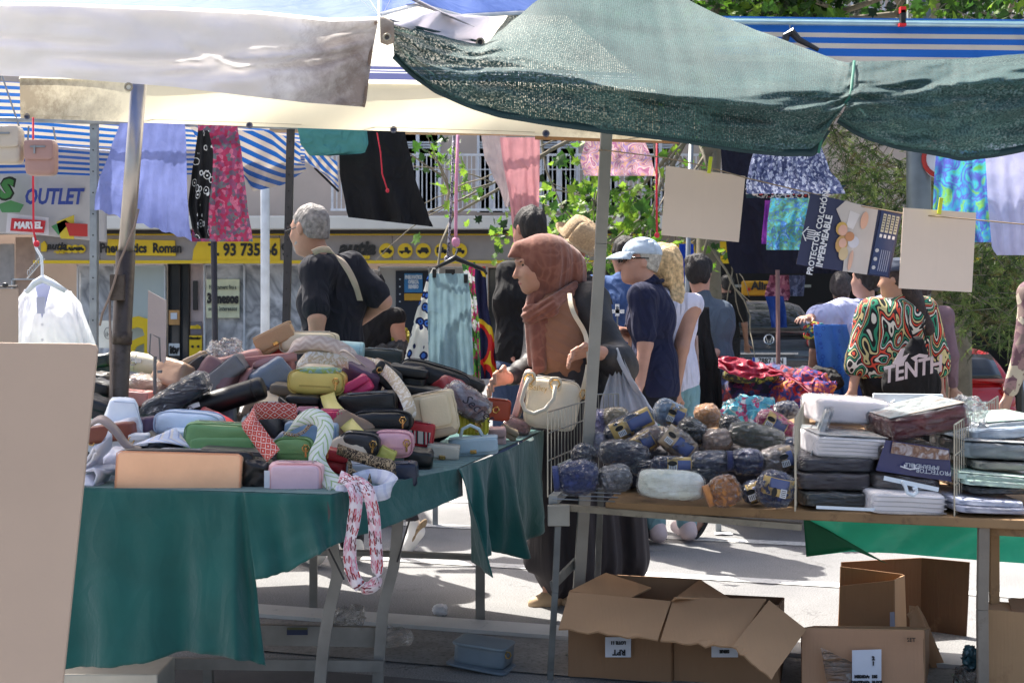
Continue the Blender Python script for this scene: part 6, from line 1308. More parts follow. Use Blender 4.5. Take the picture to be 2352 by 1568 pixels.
hb('pale aqua round ended bag at the top right of the heap','roll',806,806,60,44,4.98,.1,roll=4,col=(150,186,190)); hb('long beige leather tote lying diagonally down the heap','box',822,852,120,46,4.76,.1,roll=38,col=(205,184,166),n=6)
t,e,m,m2,(w_,h_)=hb('mustard yellow round bag with a netted top and brass ring','cam',730,877,130,60,4.6,.13,roll=3,col=(205,182,98),col2=(175,150,75)); soft(e(0,0,h_*.42),(w_*.8,.12,h_*.3),n=3,seg=14,noise=.08,seed=3).obj('netted_top',pat('cells',[lin(130,165,155),lin(150,170,90),lin(160,185,180)],scale=70),t,smooth=True)
t,e,m,m2,(w_,h_)=hb('hot pink ribbed bag wedged between yellow and black bags','clutch',822,888,66,44,4.62,.1,roll=-30,col=(200,50,100)); 
t,e,m,m2,(w_,h_)=hb('hot pink ribbed box bag under the yellow strap','box',762,970,70,62,4.35,.1,roll=2,col=(205,50,100),n=5)
for i in range(9): g=G(); g.tube([e((i-4)*.0095,-.05,-h_*.42),e((i-4)*.0095,-.052,h_*.42)],.0028,5); g.obj('rib',leather(190,42,90),t)
hb('small dusty pink purse left of the hot pink box bag','box',706,946,48,24,4.42,.07,col=(205,140,150)); hb('black structured box bag with silver clasp in the middle right','box',846,926,132,52,4.52,.14,roll=-4,col=(32,30,32),n=9); hb('black rounded shoulder bag with steel ring below the box bag','cam',878,967,140,50,4.4,.12,roll=-1,col=(30,30,33))
hb('pale pink rounded camera bag on the right slope','cam',904,1018,92,58,4.22,.1,roll=2,col=(214,162,170),col2=(195,140,150)); hb('charcoal half moon bag left of the pale pink camera bag','cam',828,1018,90,52,4.15,.1,roll=6,col=(62,60,62)); hb('slender black bag strap bundle under the charcoal half moon','clutch',880,992,90,20,4.33,.1,col=(22,22,26))
t,e,m,m2,(w_,h_)=hb('red flat bag with an embroidered ethnic band','box',962,995,72,56,4.5,.05,roll=8,col=(178,40,48),n=9); g=G(); g.box(e(-.01,-.029,-h_*.12),(w_*.95,.004,h_*.5),Euler((0,R(8),0)).to_matrix()); g.obj('embroidered_band',pat('diam',[lin(225,215,205),lin(178,40,60),lin(40,60,60),lin(225,215,205)],scale=26,dist=1.2,name='embroidery'),t)
t,e,m,m2,(w_,h_)=hb('large beige flap handbag standing tilted with a raised square pocket','box',994,948,112,98,4.55,.09,roll=-11,col=(214,194,160),col2=(190,168,135),n=9); soft(e(w_*.08,-.048,h_*.04),(w_*.6,.014,h_*.72),Euler((0,R(-11),0)).to_matrix(),n=8,seg=8).obj('front_pocket',leather(216,196,162),t,smooth=True); soft(e(0,.0,-h_*.46),(w_*.9,.1,h_*.24),Euler((0,R(-11),0)).to_matrix(),n=5,seg=8).obj('base',leather(160,140,115),t,smooth=True)
hb('big black leather bag slumped behind the beige flap handbag','cam',1000,868,170,62,4.95,.16,roll=16,col=(44,42,44)); hb('black soft bag with silver zip pull near the reaching hand','clutch',1068,882,92,50,5.0,.12,roll=22,col=(38,36,38)); hb('black bag with white ribbon in the shadow of the heap','clutch',935,862,100,52,4.85,.12,roll=8,col=(28,28,30)); hb('dark green grey box bag at the back right of the heap','box',878,822,96,44,5.12,.12,roll=3,col=(62,70,66),n=8)
hb('black wide bag below the slumped leather bag','clutch',960,902,150,42,4.8,.14,roll=8,col=(25,25,28)); hb('black folded clutch between the beige tote and the leaf strap','clutch',890,862,70,50,4.72,.05,roll=40,col=(30,28,28))
t,e,m,m2,(w_,h_)=hb('transparent printed pouch leaning right of the beige flap handbag','film',1072,922,112,62,4.75,.09,roll=32,col=(190,185,198),mat=pat('soft',[lin(235,232,242),lin(205,200,215),lin(170,120,110),lin(240,238,245)],scale=7,bump=0)); text('Secret',W(1098,938,4.66),.05,c8(40,30,60,bump=0),t,rot=(90,38,0),shear=.3)
t,e,m,m2,(w_,h_)=hb('lemon yellow ribbed bag with a gold chain strap','box',1086,974,74,46,4.82,.09,roll=2,col=(200,190,60),n=6)
for i in range(8): g=G(); g.tube([e((i-3.5)*.013,-.046,-h_*.42),e((i-3.5)*.013,-.048,h_*.42)],.004,5); g.obj('rib',leather(190,180,52),t)
for i in range(7): g=G(); p=e(w_*.18+.006*math.sin(i*2),-.06,h_*.4-i*h_*.1); g.tube([p+Vector((.008*math.cos(a),.002,.008*math.sin(a))) for a in range(6)],.0022,5,closed=True); g.obj('chain_link',brass,t)
t,e,m,m2,(w_,h_)=hb('burnt orange suede pouch with a metal eyelet near the reaching hand','box',1142,940,62,50,5.1,.04,roll=6,col=(178,72,42),n=7); g=G(); g.tube([e(-.005+.012*math.cos(a),-.024,.012*math.sin(a)) for a in range(6)],.004,5,closed=True); g.obj('eyelet',brass,t)
t,e,m,m2,(w_,h_)=hb('pale blue flat tote with a looped handle at the right edge of the cloth','flap',1088,1026,112,38,4.62,.1,roll=-4,col=(172,192,202),col2=(155,176,188)); g=G(); g.tube([W(x,y,4.55) for x,y in((1058,1002),(1062,985),(1080,976),(1100,985),(1108,1000))],.006,7); g.obj('handle',leather(175,192,200),t,smooth=True)
hb('cream envelope clutch near the right edge of the cloth','flap',1018,1040,74,34,4.5,.08,roll=6,col=(212,202,184)); hb('dusty pink open pouch behind the pale blue tote','clutch',1142,1000,42,44,5.0,.08,col=(205,165,162)); hb('red and white printed bag in plastic under the woman cream handbag','film',1188,976,60,34,5.3,.08,roll=20,col=(200,150,150)); hb('beige strap purse behind the pale blue tote','clutch',1168,992,46,26,5.1,.06,roll=28,col=(150,135,110))
hb('black bag with a glossy buckle strap near the navy bag','clutch',962,1062,66,72,4.25,.1,roll=8,col=(26,26,28)); hb('navy box handbag at the front right corner of the table','box',916,1088,88,56,4.02,.1,roll=-3,col=(40,48,72),n=8); hb('lemon yellow box corner behind the leopard strap','box',888,1046,40,42,4.18,.08,roll=24,col=(205,195,100),n=10); hb('crimson soft bag behind the green and white strap','clutch',770,1052,66,58,4.12,.1,roll=12,col=(165,28,38)); hb('pale grey bag seen through the leopard strap','box',834,1078,70,34,4.04,.08,roll=2,col=(175,180,190))
hb('black leather bag under the beige tote','clutch',700,925,80,44,4.55,.1,roll=3,col=(30,28,32)); hb('dark navy quilted bag under the green patterned strap','clutch',690,978,60,30,4.3,.1,col=(30,32,48))
for i,(l,x,y,w,h,D,c,r) in enumerate((('black box bag behind the hardboard at the far left',236,900,60,60,4.6,(30,32,36),12),('dark teal flat bag against the perforated post',244,838,46,60,5.0,(30,48,50),-8),('grey green suede bag left of the leaning pole',238,880,44,56,4.75,(92,88,80),6),('navy leather bag at the far left rim of the heap',230,935,70,50,4.45,(34,38,52),20),('bright green pouch glimpsed left of the pole',243,872,32,16,4.9,(110,200,60),0))): hb(l,'clutch',x,y,w,h,D,.12,roll=r,col=c)
blobfilm('puffed clear plastic bag on top of the heap beside the grey box bag',520,812,.13,.11,4.98,seed=7,alpha=.35)
FL_=set()
# ---- buried filler bags that carry the heap
fc=[(62,60,64),(34,34,42),(150,122,100),(120,86,88),(118,128,142),(206,188,164),(96,70,96),(150,48,54)]
k=0
for D,z0,xs in ((4.15,.80,range(250,900,110)),(4.35,.86,range(260,960,110)),(4.6,.90,range(280,1080,110)),(4.85,.94,range(300,1080,105)),(4.6,.82,range(250,1150,120)),(5.0,1.0,range(380,960,100)),(4.95,.83,range(300,1180,120)),(4.75,1.02,range(420,860,100))):
    for x in xs:
        if (235<x<310 and 4.3<D<4.7) or (x>880 and D<4.7) or x>1040: continue
        z-=.035
        c=fc[k%8]; z=z0; wv=Vector(((x+14*math.sin(k)-CX)/F*D,D,z)); 
        lab_=None; o=soft(wv,(.16,.12,.10),Euler((.4*math.sin(k),.6*math.sin(k*2.1),.6*math.sin(k*1.3))).to_matrix(),n=9,seg=8,noise=.04,seed=k,taper=.15).obj('handbag',leather(*c),smooth=True,label=('charcoal','black blue','tan brown','mauve','slate grey','cream','purple','red')[(k)%8]+' handbag buried '+('low','high')[z>.87]+' in the '+('front','second','third','rear')[0 if D<4.3 else 1 if D<4.5 else 2 if D<4.7 else 3]+' row at the '+('far left','left','centre left','centre','centre right','right','far right')[min(6,int((x-240)/125))]+' of the heap',cat='handbag',group='buried handbags in the heap'); k+=1
        if o['label'] in FL_: o['label']='topmost '+o['label']
        FL_.add(o['label'])
# ---- straps and ribbons
def strap(label,pts,wd,nrm,mat,seedD=0): return ribbon([W(*p) for p in pts],wd,nrm).obj('bag_strap',mat,smooth=True,thick=.002,label=label,cat='strap',group='loose bag straps on the heap')
redp=pat('diam',[lin(232,220,212),lin(200,70,55),lin(200,70,55),lin(232,220,212)],coord='UV',scale=14,dist=.18,thr=[0,.12,.48,.9],name='woven_strap')
strap('red and white diamond patterned strap twisting over the sage green bag',[(682,946,4.2),(640,942,4.14),(600,944,4.08),(574,950,4.0),(572,968,3.93),(588,992,3.9),(608,1020,3.86),(628,1046,3.82)],.052,[(0,.5,.9),(0,.4,1),(.2,.3,1),(.7,.2,.7),(.8,.1,.55),(.8,0,.58),(.8,0,.6)],redp)
grp=pat('zig2',[lin(228,232,222),lin(160,188,130),lin(228,232,222),lin(175,198,145)],coord='UV',scale=11,dist=1.6,thr=[0,.4,.55,.88],name='woven_strap')
strap('green and white woven strap arching over the slate blue bag',[(640,1020,4.1),(664,985,4.05),(692,962,4.0),(722,956,3.96),(746,972,3.92),(744,1010,3.88),(728,1050,3.84),(742,1085,3.8),(768,1112,3.76),(770,1128,3.74),(750,1130,3.76),(736,1112,3.8)],.05,[(.6,.6,.3),(.3,.5,.8),(0,.4,1),(.9,.1,.4),(1,.1,0),(1,0,.2),(.9,.1,.4),(1,.2,0),(1,0,.2)],grp)
rwp=pat('zig2',[lin(232,222,228),lin(228,196,206),lin(232,222,228)],coord='UV',scale=12,dist=1.0,thr=[0,.3,.6],name='woven_strap')
rw=[(780,1094,3.72),(800,1104,3.66),(812,1120,3.62),(818,1150,3.6),(812,1200,3.6),(804,1250,3.6),(806,1300,3.6),(820,1338,3.6),(842,1350,3.6),(862,1338,3.6),(866,1300,3.6),(862,1240,3.6),(858,1180,3.6),(846,1130,3.61),(828,1106,3.66),(806,1094,3.72)]
rwn=[(0,.5,.8),(.8,.5,.3),(1,.2,0),(1,.3,0),(.8,-.5,0),(1,.3,0),(1,0,.2),(.2,.2,-1),(.2,.2,-1),(-1,.2,0),(-1,.2,0),(-1,.3,0),(-1,.2,0),(-.8,.5,0)]
t=thing('bag_strap','long white strap with red and pink zigzags hanging in a loop below the table edge','strap',W(835,1350,3.6),'loose bag straps on the heap')
gg=ribbon([W(*p) for p in rw],.036,rwn); gg.obj('webbing',rwp,t,smooth=True,thick=.002); m_=len(gg.v)//3; A1=gg.v[:m_]; B1=gg.v[2*m_:3*m_]
L0=0; acc=0; ii=0; col_=[c8(165,30,42,rough=.8),c8(205,130,150,rough=.8),c8(110,34,44,rough=.8)]; cs2=[G(),G(),G()]
cum=[0]
for i in range(m_-1): cum.append(cum[-1]+((A1[i+1]+B1[i+1])/2-(A1[i]+B1[i])/2).length)
def rp_(s_,w_):
    s_=min(max(s_,0),cum[-1]-1e-4); i=next(k for k in range(m_-1) if cum[k+1]>=s_); f=(s_-cum[i])/max(cum[i+1]-cum[i],1e-6); a=A1[i].lerp(A1[i+1],f); b=B1[i].lerp(B1[i+1],f); return a.lerp(b,w_)
k=0; s_=.01
while s_<cum[-1]-.03:
    for c_ in(0,1):
        q=cs2[(k*2+c_+(k//2))%3]; fl=.006*math.sin(k*2.3+c_); pts=[(0,.05+c_*.5),(.02,.09+c_*.5),(.007,.25+c_*.5),(.02,.4+c_*.5),(0,.45+c_*.5)]
        pts=[rp_(s_+d+fl,w_) for d,w_ in pts]
        for off in(Vector((0,0,0)),): q.tube([p+Vector((0,-.0005,0)) for p in pts],.0024,4)
    s_+=.027; k+=1
for q,c_ in zip(cs2,col_): q.obj('printed_zigzag',c_,t,kind='stuff')
mp_=pat('zig2',[lin(215,222,238),lin(170,184,220),lin(230,222,214),lin(215,222,238)],coord='UV',scale=5,dist=1.6,thr=[0,.25,.4,.7],name='woven_strap')
t=thing('bag_strap','pale blue and white printed strap fanned out left of the green bag','strap',W(380,1025,3.95),'loose bag straps on the heap'); P=[]
for i in range(7):
    v=i/6; P.append([W(306+(404-306)*u**1.0*(1-v)+(437-306)*u*v, (1022-40*u)*(1-v)+(1022+8*u)*v-10*math.sin(u*3)*v, 3.98-.05*math.sin(u*3.1)-.03*v) for u in [j/10 for j in range(11)]])
G().grid(P[::-1]).obj('webbing',mp_,t,smooth=True,thick=.002)
wpz=pat('zig2',[lin(222,224,236),lin(205,208,228),lin(222,224,236)],coord='UV',scale=12,dist=.3,name='woven_strap')
strap('white tone on tone strap curled at the front corner of the table',[(770,1132,3.72),(800,1128,3.70),(840,1134,3.68),(880,1130,3.68),(902,1116,3.72),(888,1098,3.8),(850,1094,3.88),(815,1104,3.85)],.045,[(0,.5,.8),(0,.4,1),(0,.3,1),(.2,.2,1),(1,.2,.8),(0,.2,1),(0,.4,1)],wpz)
leop=pat('blotch',[lin(35,28,26),lin(190,165,130),lin(45,36,30),lin(170,145,115)],coord='Object',scale=55,name='leopard_strap')
strap('leopard patterned strap crossing the crimson bag',[(775,1030,4.02),(800,1040,3.96),(835,1052,3.92),(870,1062,3.9),(896,1068,3.9),(898,1085,3.88),(892,1098,3.88)],.034,[(0,.2,1),(0,.2,1),(0,.2,1),(.6,.2,1),(1,0,.2)],leop); strap('second leopard strap hanging down beside the white strap',[(806,1060,3.95),(800,1078,3.92),(815,1092,3.9),(845,1098,3.88),(880,1102,3.86)],.03,(0,.3,1),leop)
strap('zebra printed strap end above the red patterned strap',[(555,985,4.2),(572,950,4.22),(600,932,4.25),(640,930,4.28),(676,942,4.3)],.022,[(.8,.4,.5),(.3,.4,1),(0,.3,1)],pat('blotch',[lin(25,25,28),lin(220,215,210)],scale=60,name='zebra_strap'))
strap('mustard yellow webbing strap falling from the brass ring',[(752,905,4.5),(760,930,4.42),(782,955,4.34),(808,985,4.25),(832,1010,4.2)],.05,[(1,.1,.3),(1,.2,.5),(.8,.2,.7)],leather(200,185,105))
crm=pat('blotch',[lin(228,218,205),lin(205,185,155),lin(232,224,212)],scale=28,name='woven_strap')
strap('cream jacquard strap with gold leaf motif running down to the beige flap bag',[(836,832,4.85),(868,840,4.74),(896,862,4.62),(918,890,4.52),(934,918,4.44),(942,950,4.4),(926,965,4.42)],.042,[(0,.4,1),(.3,.3,1),(1,.1,.6),(1,.1,.3),(1,.1,.1)],crm)
strap('beige greek key strap arched over the cream crowning bag',[(650,835,4.9),(668,800,4.86),(708,786,4.82),(760,792,4.8),(800,812,4.78),(812,838,4.76)],.052,[(.9,.2,.2),(.3,.3,1),(0,.2,1),(.3,.3,1),(.9,.2,.4)],pat('zig',[lin(206,184,170),lin(222,205,192)],coord='UV',scale=8,dist=.3,name='woven_strap'))
strap('off white folded webbing with a buckle above the yellow round bag',[(682,838,4.56),(706,822,4.54),(738,822,4.56),(772,826,4.6),(800,834,4.66)],.042,[(.6,.2,.8),(.2,.3,1),(0,.2,1),(-.1,.2,1)],crm)
strap('rose strap with white ends hanging left of the rose handbag',[(556,880,4.7),(566,858,4.72),(590,838,4.74),(640,824,4.76),(682,820,4.8)],.028,[(1,.1,.2),(.6,.2,.6),(0,.2,1)],leather(170,122,118))
strap('thin charcoal strap with silver hook lying below the khaki bag',[(640,915,4.5),(668,935,4.42),(700,955,4.36),(735,968,4.3)],.016,(0,.3,1),leather(50,50,54))
t=thing('bag_chain','fine gold chain draped over the slate blue bag','chain',W(700,1000,4.05))
cp_=[(655,995),(680,1000),(700,990),(712,975),(728,968),(744,980),(750,1000),(752,1025),(750,1050)]
for i in range(34):
    f=i/33*(len(cp_)-1); q=min(int(f),len(cp_)-2); x=cp_[q][0]+(cp_[q+1][0]-cp_[q][0])*(f-q); y=cp_[q][1]+(cp_[q+1][1]-cp_[q][1])*(f-q); p=W(x,y,3.97); g=G(); g.tube([p+Vector((.0045*math.cos(a),(i%2)*.003,.0045*math.sin(a))) for a in range(6)],.0013,4,closed=True); g.obj('link',brass,t)
# ================================================================== ROLLED BEDDING ON THE TRESTLE TABLE
GB='plastic wrapped bedding rolls on the trestle table'
labm=lambda: None
def bundle(label,cx,cy,w,h,D,col,roll=0,yaw=0,n=2.8,lab=None,end=0,alpha=.3,noise=.06,th=None,tag=False,fs=18,seed=None):
    c=W(cx,cy,D); s=D/F; w*=s; h*=s; th=th or h; seed=seed or int(cx+cy*2)
    M=Euler((0,0,R(yaw))).to_matrix()@Euler((0,R(roll),0)).to_matrix(); e=lambda x,y,z: c+M@Vector((x,y,z))
    t=thing('bedding_roll',label,'bedding roll',c-Vector((0,0,h/2)),GB)
    fm=mk(lin(*col,1.0),rough=.95,var=.22,vs=14,bump=.8,bs_=26,bdist=.02,name='bedding_cloth',sheen=.3)
    soft(c,(w*.97,th*.97,h*.97),M,n=n,seg=16,noise=noise,ns=4,seed=seed).obj('cloth_roll',fm,t,smooth=True)
    soft(c,(w*1.02,th*1.03,h*1.02),M,n=n,seg=20,noise=noise*1.15,ns=4.5,seed=seed).obj('plastic_film',film(alpha,bump=1.6,sc=fs*1.15),t,smooth=True)
    if end:
        g=G(); P=[]; 
        for i in range(40):
            a=i*.5; r=h*.42*(1-i/46); P.append(e(end*(-w*.5-.004),0,0)+M@Vector((0,r*math.cos(a)*.9,r*math.sin(a))))
        g=ribbon(P[::2],.02,M@Vector((1,0,0))); g.obj('spiral_edge',fm,t,smooth=True,thick=.006)
    if lab:
        u0,u1,kind=lab; r=.525
        def curve(ua,ub,a0,a1,rr,mat,name,par):
            P=[[e(w*(ua+(ub-ua)*j/6),-th*rr*math.cos(a0+(a1-a0)*i/8),h*rr*math.sin(a0+(a1-a0)*i/8)) for j in range(7)] for i in range(9)]
            return G().grid(P).obj(name,mat,par,smooth=True,thick=.0015)
        yl=c8(205,172,105,rough=.35,bump=.1); nv=c8(84,96,140,rough=.35,bump=.1); be=c8(190,165,135,rough=.35,bump=.1)
        L=curve(u0,u1,-1.0,1.0,r,yl if kind!=2 else be,'paper_label',t); a=u0+(u1-u0)*.42; curve(a,u1-.04*(u1-u0),-.55,.55,r+.008,nv,'printed_picture',L)
        mid=e(w*(u0+(u1-u0)*.2),-th*(r+.016),h*.12); g=G(); g.prism([mid+M@Vector((.016*math.cos(q),0,.009*math.sin(q))) for q in [i*.52 for i in range(12)]],.001,Vector((0,-1,0))); g.obj('oval_logo',c8(30,30,32,bump=0),L)
        mid=e(w*(u0+(u1-u0)*.22),-th*(r+.012),-h*.14); g=G(); g.box(mid,(.028,.002,.02),M); g.obj('barcode_sticker',c8(222,222,225,bump=0),L)
        g=G(); 
        for k in range(4): g.box(mid+M@Vector(((k-1.5)*.006,-.002,0)),(.002,.001,.014),M)
        g.obj('barcode',c8(30,30,30,bump=0),L)
    if tag: g=G(); g.box(e(w*.15,-th*.5,-h*.1),(.02,.002,.014),M); g.obj('sticker',c8(225,225,228,bump=0),t)
    return t
NV=(56,66,112); DK=(84,84,96)
bundle('navy blanket roll with its spiral end showing at the left end of the table',1328,1096,96,78,4.36,NV,roll=-6,end=1,alpha=.18,noise=.06)
bundle('grey foil like wrapped roll standing second from the left in front',1413,1098,62,76,4.36,(150,148,152),roll=80,n=2.6,alpha=.5,fs=30)
bundle('pointed dark wrapped bundle behind the navy spiral roll',1340,1044,52,58,4.6,DK,roll=60,n=2.2,alpha=.3); bundle('large dark wrapped roll behind the foil roll',1434,1043,116,64,4.55,(80,78,94),roll=8,alpha=.3)
bundle('long cream white roll lying across the front of the table',1541,1112,154,66,4.3,(250,250,226),roll=4,alpha=.05,noise=.04,n=4,tag=False)
bundle('orange brown blanket roll with open end at the front',1664,1127,70,66,4.24,(196,130,72),roll=-20,end=1,alpha=.25,noise=.1)
bundle('navy roll with yellow label standing right of the orange roll',1780,1122,82,80,4.24,(56,66,112),roll=-78,lab=(-.15,.35,0),alpha=.3,tag=False)
bundle('small navy roll with yellow label behind the orange roll',1730,1128,52,50,4.36,(56,64,104),roll=-20,lab=(-.3,.3,0),alpha=.35)
bundle('dark grey roll with bright creases in the middle row',1630,1064,98,58,4.46,(100,102,124),roll=-6,alpha=.45,fs=24); bundle('navy folded roll with open end in the middle row',1716,1060,76,60,4.44,(52,56,92),roll=0,end=1,alpha=.25)
bundle('brown grey crinkled roll against the wire divider',1782,1056,90,62,4.46,(150,136,130),roll=-16,alpha=.5,fs=26,lab=(.1,.4,2)); bundle('dark olive crinkled pillow like bundle at the right back',1738,1002,128,56,4.66,(110,114,98),roll=10,n=3.2,alpha=.4,fs=22)
bundle('pale beige twisted bundle in the centre',1648,1010,68,50,4.66,(205,178,160),roll=-8,alpha=.35); bundle('black glossy bundle left of the pale beige one',1586,996,68,70,4.72,(36,34,34),roll=30,alpha=.4)
bundle('tan egg shaped bundle standing upright at the back',1624,954,56,60,4.95,(200,148,98),roll=86,n=2.3,alpha=.25,noise=.06); bundle('light blue bundle with yellow label at the back',1538,950,76,60,4.92,(146,172,200),roll=24,lab=(-.1,.4,0),alpha=.4)
bundle('blue grey roll with wide yellow label lying diagonally at the back left',1444,976,124,50,4.78,(70,86,118),roll=-26,lab=(-.35,.45,0),alpha=.3); bundle('beige roll with yellow label and white sticker left of centre',1484,1012,84,52,4.68,(165,140,130),roll=-30,lab=(-.4,.2,0),alpha=.35)
bundle('light brown roll with barcode label pointing down in the centre',1558,1018,96,58,4.6,(150,130,118),roll=38,lab=(-.45,.35,2),alpha=.3); bundle('crumpled beige bundle beside the square pole',1414,958,60,46,4.95,(196,178,150),roll=0,alpha=.3); bundle('lilac woolly bundle behind the square pole',1380,972,32,60,4.98,(172,160,200),roll=0,alpha=.2,noise=.2); bundle('pale lilac grey bundle low beside the square pole',1376,1020,28,56,4.75,(160,155,175),alpha=.35)
bundle('navy roll with silver print in the middle front row',1540,1066,92,40,4.44,(56,66,104),roll=0,lab=(-.1,.5,0),alpha=.4); bundle('small black bundle between the egg and the olive one',1676,976,46,44,4.86,(40,44,48),alpha=.45); bundle('magenta bundle with yellow label leaning on the wire divider',1786,978,104,50,4.85,(200,70,130),roll=30,lab=(-.35,.15,0),alpha=.3); bundle('round navy bundle with a gathered pale top at the back',1806,941,58,42,5.05,(52,62,92),n=2.3,alpha=.5,fs=30)
bundle('flat dark bundle under the navy roll with label',1608,1094,90,40,4.42,(30,34,52),alpha=.3); bundle('second flat dark bundle beneath the centre of the pile',1490,1075,80,40,4.5,(40,42,60),alpha=.3); bundle('pale blue bundle edge beside the wire divider',1812,1020,44,34,4.75,(150,165,195),alpha=.4)
for k,(x,y,D) in enumerate(((1440,1090,4.75),(1530,1090,4.8),(1620,1090,4.8),(1700,1088,4.75),(1790,1090,4.7),(1480,1050,4.95),(1580,1045,5.0),(1680,1045,4.95),(1780,1040,4.95),(1620,1010,5.1),(1720,1010,5.1),(1520,1005,5.1))):
    c=W(x,y,D); c.z=max(c.z,RZ+.04); soft(c,(.17,.13,.09),n=3,seg=8,noise=.08,seed=k).obj('bedding_roll',mk(lin(44+k*3,46+k*2,60,1),rough=.9,var=.2,vs=14,bump=.6,bs_=25,bdist=.02),smooth=True,label='dark bundle buried '+('low at the front','low at the back','high at the back')[0 if y>1060 else 1 if y>1020 else 2]+' beneath the rolls, '+('left end','left of centre','in the centre','right of centre','by the divider')[min(4,int((x-1430)/80))],cat='bedding roll',group='buried bedding bundles')
t=thing('paper_slip','pale green folded card inside the wire basket','card',W(1305,1080,4.7)); g=G(); g.prism([W(x,y,4.72) for x,y in((1280,1066),(1312,1052),(1322,1082),(1300,1098))],.002); g.obj('sheet',c8(195,205,200),t)
# ---- folded bed covers in bags, boxed stacks
GP='folded bedding packs between the wire dividers'
def pack(label,cx,cy,w,h,D,depth,col,roll=0,yaw=0,top=None,alpha=.15,n=9,group=GP,tilt=0,printed=None,seed=0,layers=0):
    c=W(cx,cy,D); s=D/F; w*=s; h*=s; M=Euler((0,0,R(yaw))).to_matrix()@Euler((0,R(roll),0)).to_matrix()@Euler((R(tilt),0,0)).to_matrix(); c=c+M@Vector((0,depth/2,0)); e=lambda x,y,z: c+M@Vector((x,y,z))
    t=thing('bedding_pack',label,'bedding pack',e(0,0,-h/2),group); fm=mk(lin(*col,1.0),rough=.85,var=.08,vs=5,bump=.5,bs_=18,bdist=.01,name='bedding_cloth')
    soft(c,(w*.97,depth*.97,h*.94),M,n=n+3,seg=12,noise=.03,seed=seed+int(cx),sag=.03).obj('folded_cloth',fm,t,smooth=True)
    for k in range(layers): g=G(); z=h*(-.4+.8*(k+.5)/layers); g.tube([e(-w*.47,-depth*.49,z),e(0,-depth*.492,z+.002),e(w*.47,-depth*.49,z)],.0018,4); g.obj('fold_line',mk(lin(*[int(v*.8) for v in col]),rough=.9),t)
    soft(c,(w*1.015,depth*1.01,h*1.03),M,n=n,seg=22,noise=.035,ns=5,seed=seed+int(cy)).obj('plastic_film',film(alpha,bump=1.2,sc=13),t,smooth=True)
    if top: 
        g=G(); g.box(e(0,0,h*.5),(w*.93,depth*.93,.002),M); tp_=g.obj('printed_insert',top,t)
    return t,e,w,h
prt=pat('soft',[lin(70,80,95),lin(150,160,165),lin(200,195,190),lin(90,100,120)],scale=7,bump=0,rough=.25,name='printed_card'); prb=pat('soft',[lin(40,45,85),lin(60,66,110),lin(150,120,105)],scale=6,bump=0,rough=.25,name='printed_card')
pack('thick white folded pack on top of the left stack',1963,947,172,58,4.6,.3,(246,238,238),roll=3,layers=0,alpha=.05); pack('white folded pack with grey printed card, second from top of the left stack',1962,1030,172,54,4.32,.42,(246,240,240),roll=3,top=prt,layers=5,alpha=.04)
pack('dark brown navy pack in the middle of the left stack',1928,1069,178,34,4.3,.45,(46,42,56),roll=1,alpha=.25); pack('purplish dark pack below the middle of the left stack',1922,1107,172,42,4.28,.45,(58,44,52),roll=1,alpha=.3)
pack('dark green glossy pack at the bottom of the left stack',1928,1149,162,36,4.25,.45,(28,42,44),roll=1,alpha=.4)
pack('maroon folded pack tilted up to the right on top of the right stack',2140,972,190,60,4.32,.38,(98,28,36),roll=-12,alpha=.25,top=pat('soft',[lin(120,130,135),lin(170,178,180),lin(150,120,100)],scale=6,bump=0,rough=.3,name='printed_card'))
t,e,w,h=pack('navy printed protector pack seen upside down in the right stack',2100,1056,164,66,4.3,.35,(70,46,40),roll=3,alpha=.3)
FP=[(2022,1050),(2184,1060),(2186,1106),(2012,1085)]; g=G(); g.prism([W(x,y,4.27) for x,y in((2035,1010),(2180,1030),(2186,1106),(2012,1080))],.004); pf=g.obj('printed_front',mk(lin(48,52,98),rough=.25,var=.05,bump=0),t)
g=G(); g.prism([W(x,y,4.262) for x,y in((2050,1014),(2178,1034),(2182,1056),(2120,1052),(2046,1040))],.002); g.obj('printed_picture',pat('soft',[lin(190,160,140),lin(120,80,60),lin(205,200,205)],scale=22,bump=0,rough=.3,name='printed_card'),pf)
for s_,x,y,h__ in(('PROTECTOR',2144,1083,11),('IMPERMEABLE',2118,1070,10)): text(s_,W(x,y,4.255),h__/F*4.25*1.3,c8(200,205,215,bump=0),pf,rot=(90,186,0))
g=G(); g.tube([W(2068,1070,4.255),W(2090,1077,4.255),W(2112,1074,4.255)],.003,4); g.tube([W(2078,1066,4.255),W(2078,1075,4.255)],.003,4); g.tube([W(2100,1066,4.255),W(2100,1078,4.255)],.003,4); g.obj('house_logo',c8(215,215,222,bump=0),pf)
pack('dark brown glossy pack under the navy printed one',2086,1112,160,34,4.26,.42,(62,46,42),roll=5,alpha=.45); pack('white folded pack at the bottom front of the right stack',2092,1160,178,54,4.16,.42,(248,242,242),roll=2.5,layers=4,alpha=.03)
def hcard(label,pts,D): 
    t=thing('card_hanger',label,'hanger',W(*pts[0],D),'white plastic pack hangers'); g=G()
    for p in pts: pass
    return t
t=hcard('white plastic hook hanger lying on the bottom white pack',[(2090,1110)],4.1); g=G(); g.bar(W(2030,1097,4.13),W(2156,1124,4.1),.014,.003); g.obj('bar',wp,t); g=G(); g.prism([W(x,y,4.11) for x,y in((2060,1100),(2085,1108),(2083,1132),(2100,1136),(2105,1124),(2098,1124),(2096,1128),(2090,1126),(2090,1112),(2104,1110),(2106,1136),(2098,1142),(2078,1138))],.003,Vector((0,-1,0))) if False else g.tube([W(x,y,4.11) for x,y in((2072,1104),(2080,1118),(2084,1132),(2098,1137),(2106,1130),(2104,1120),(2097,1122))],.006,6); g.obj('hook',wp,t)
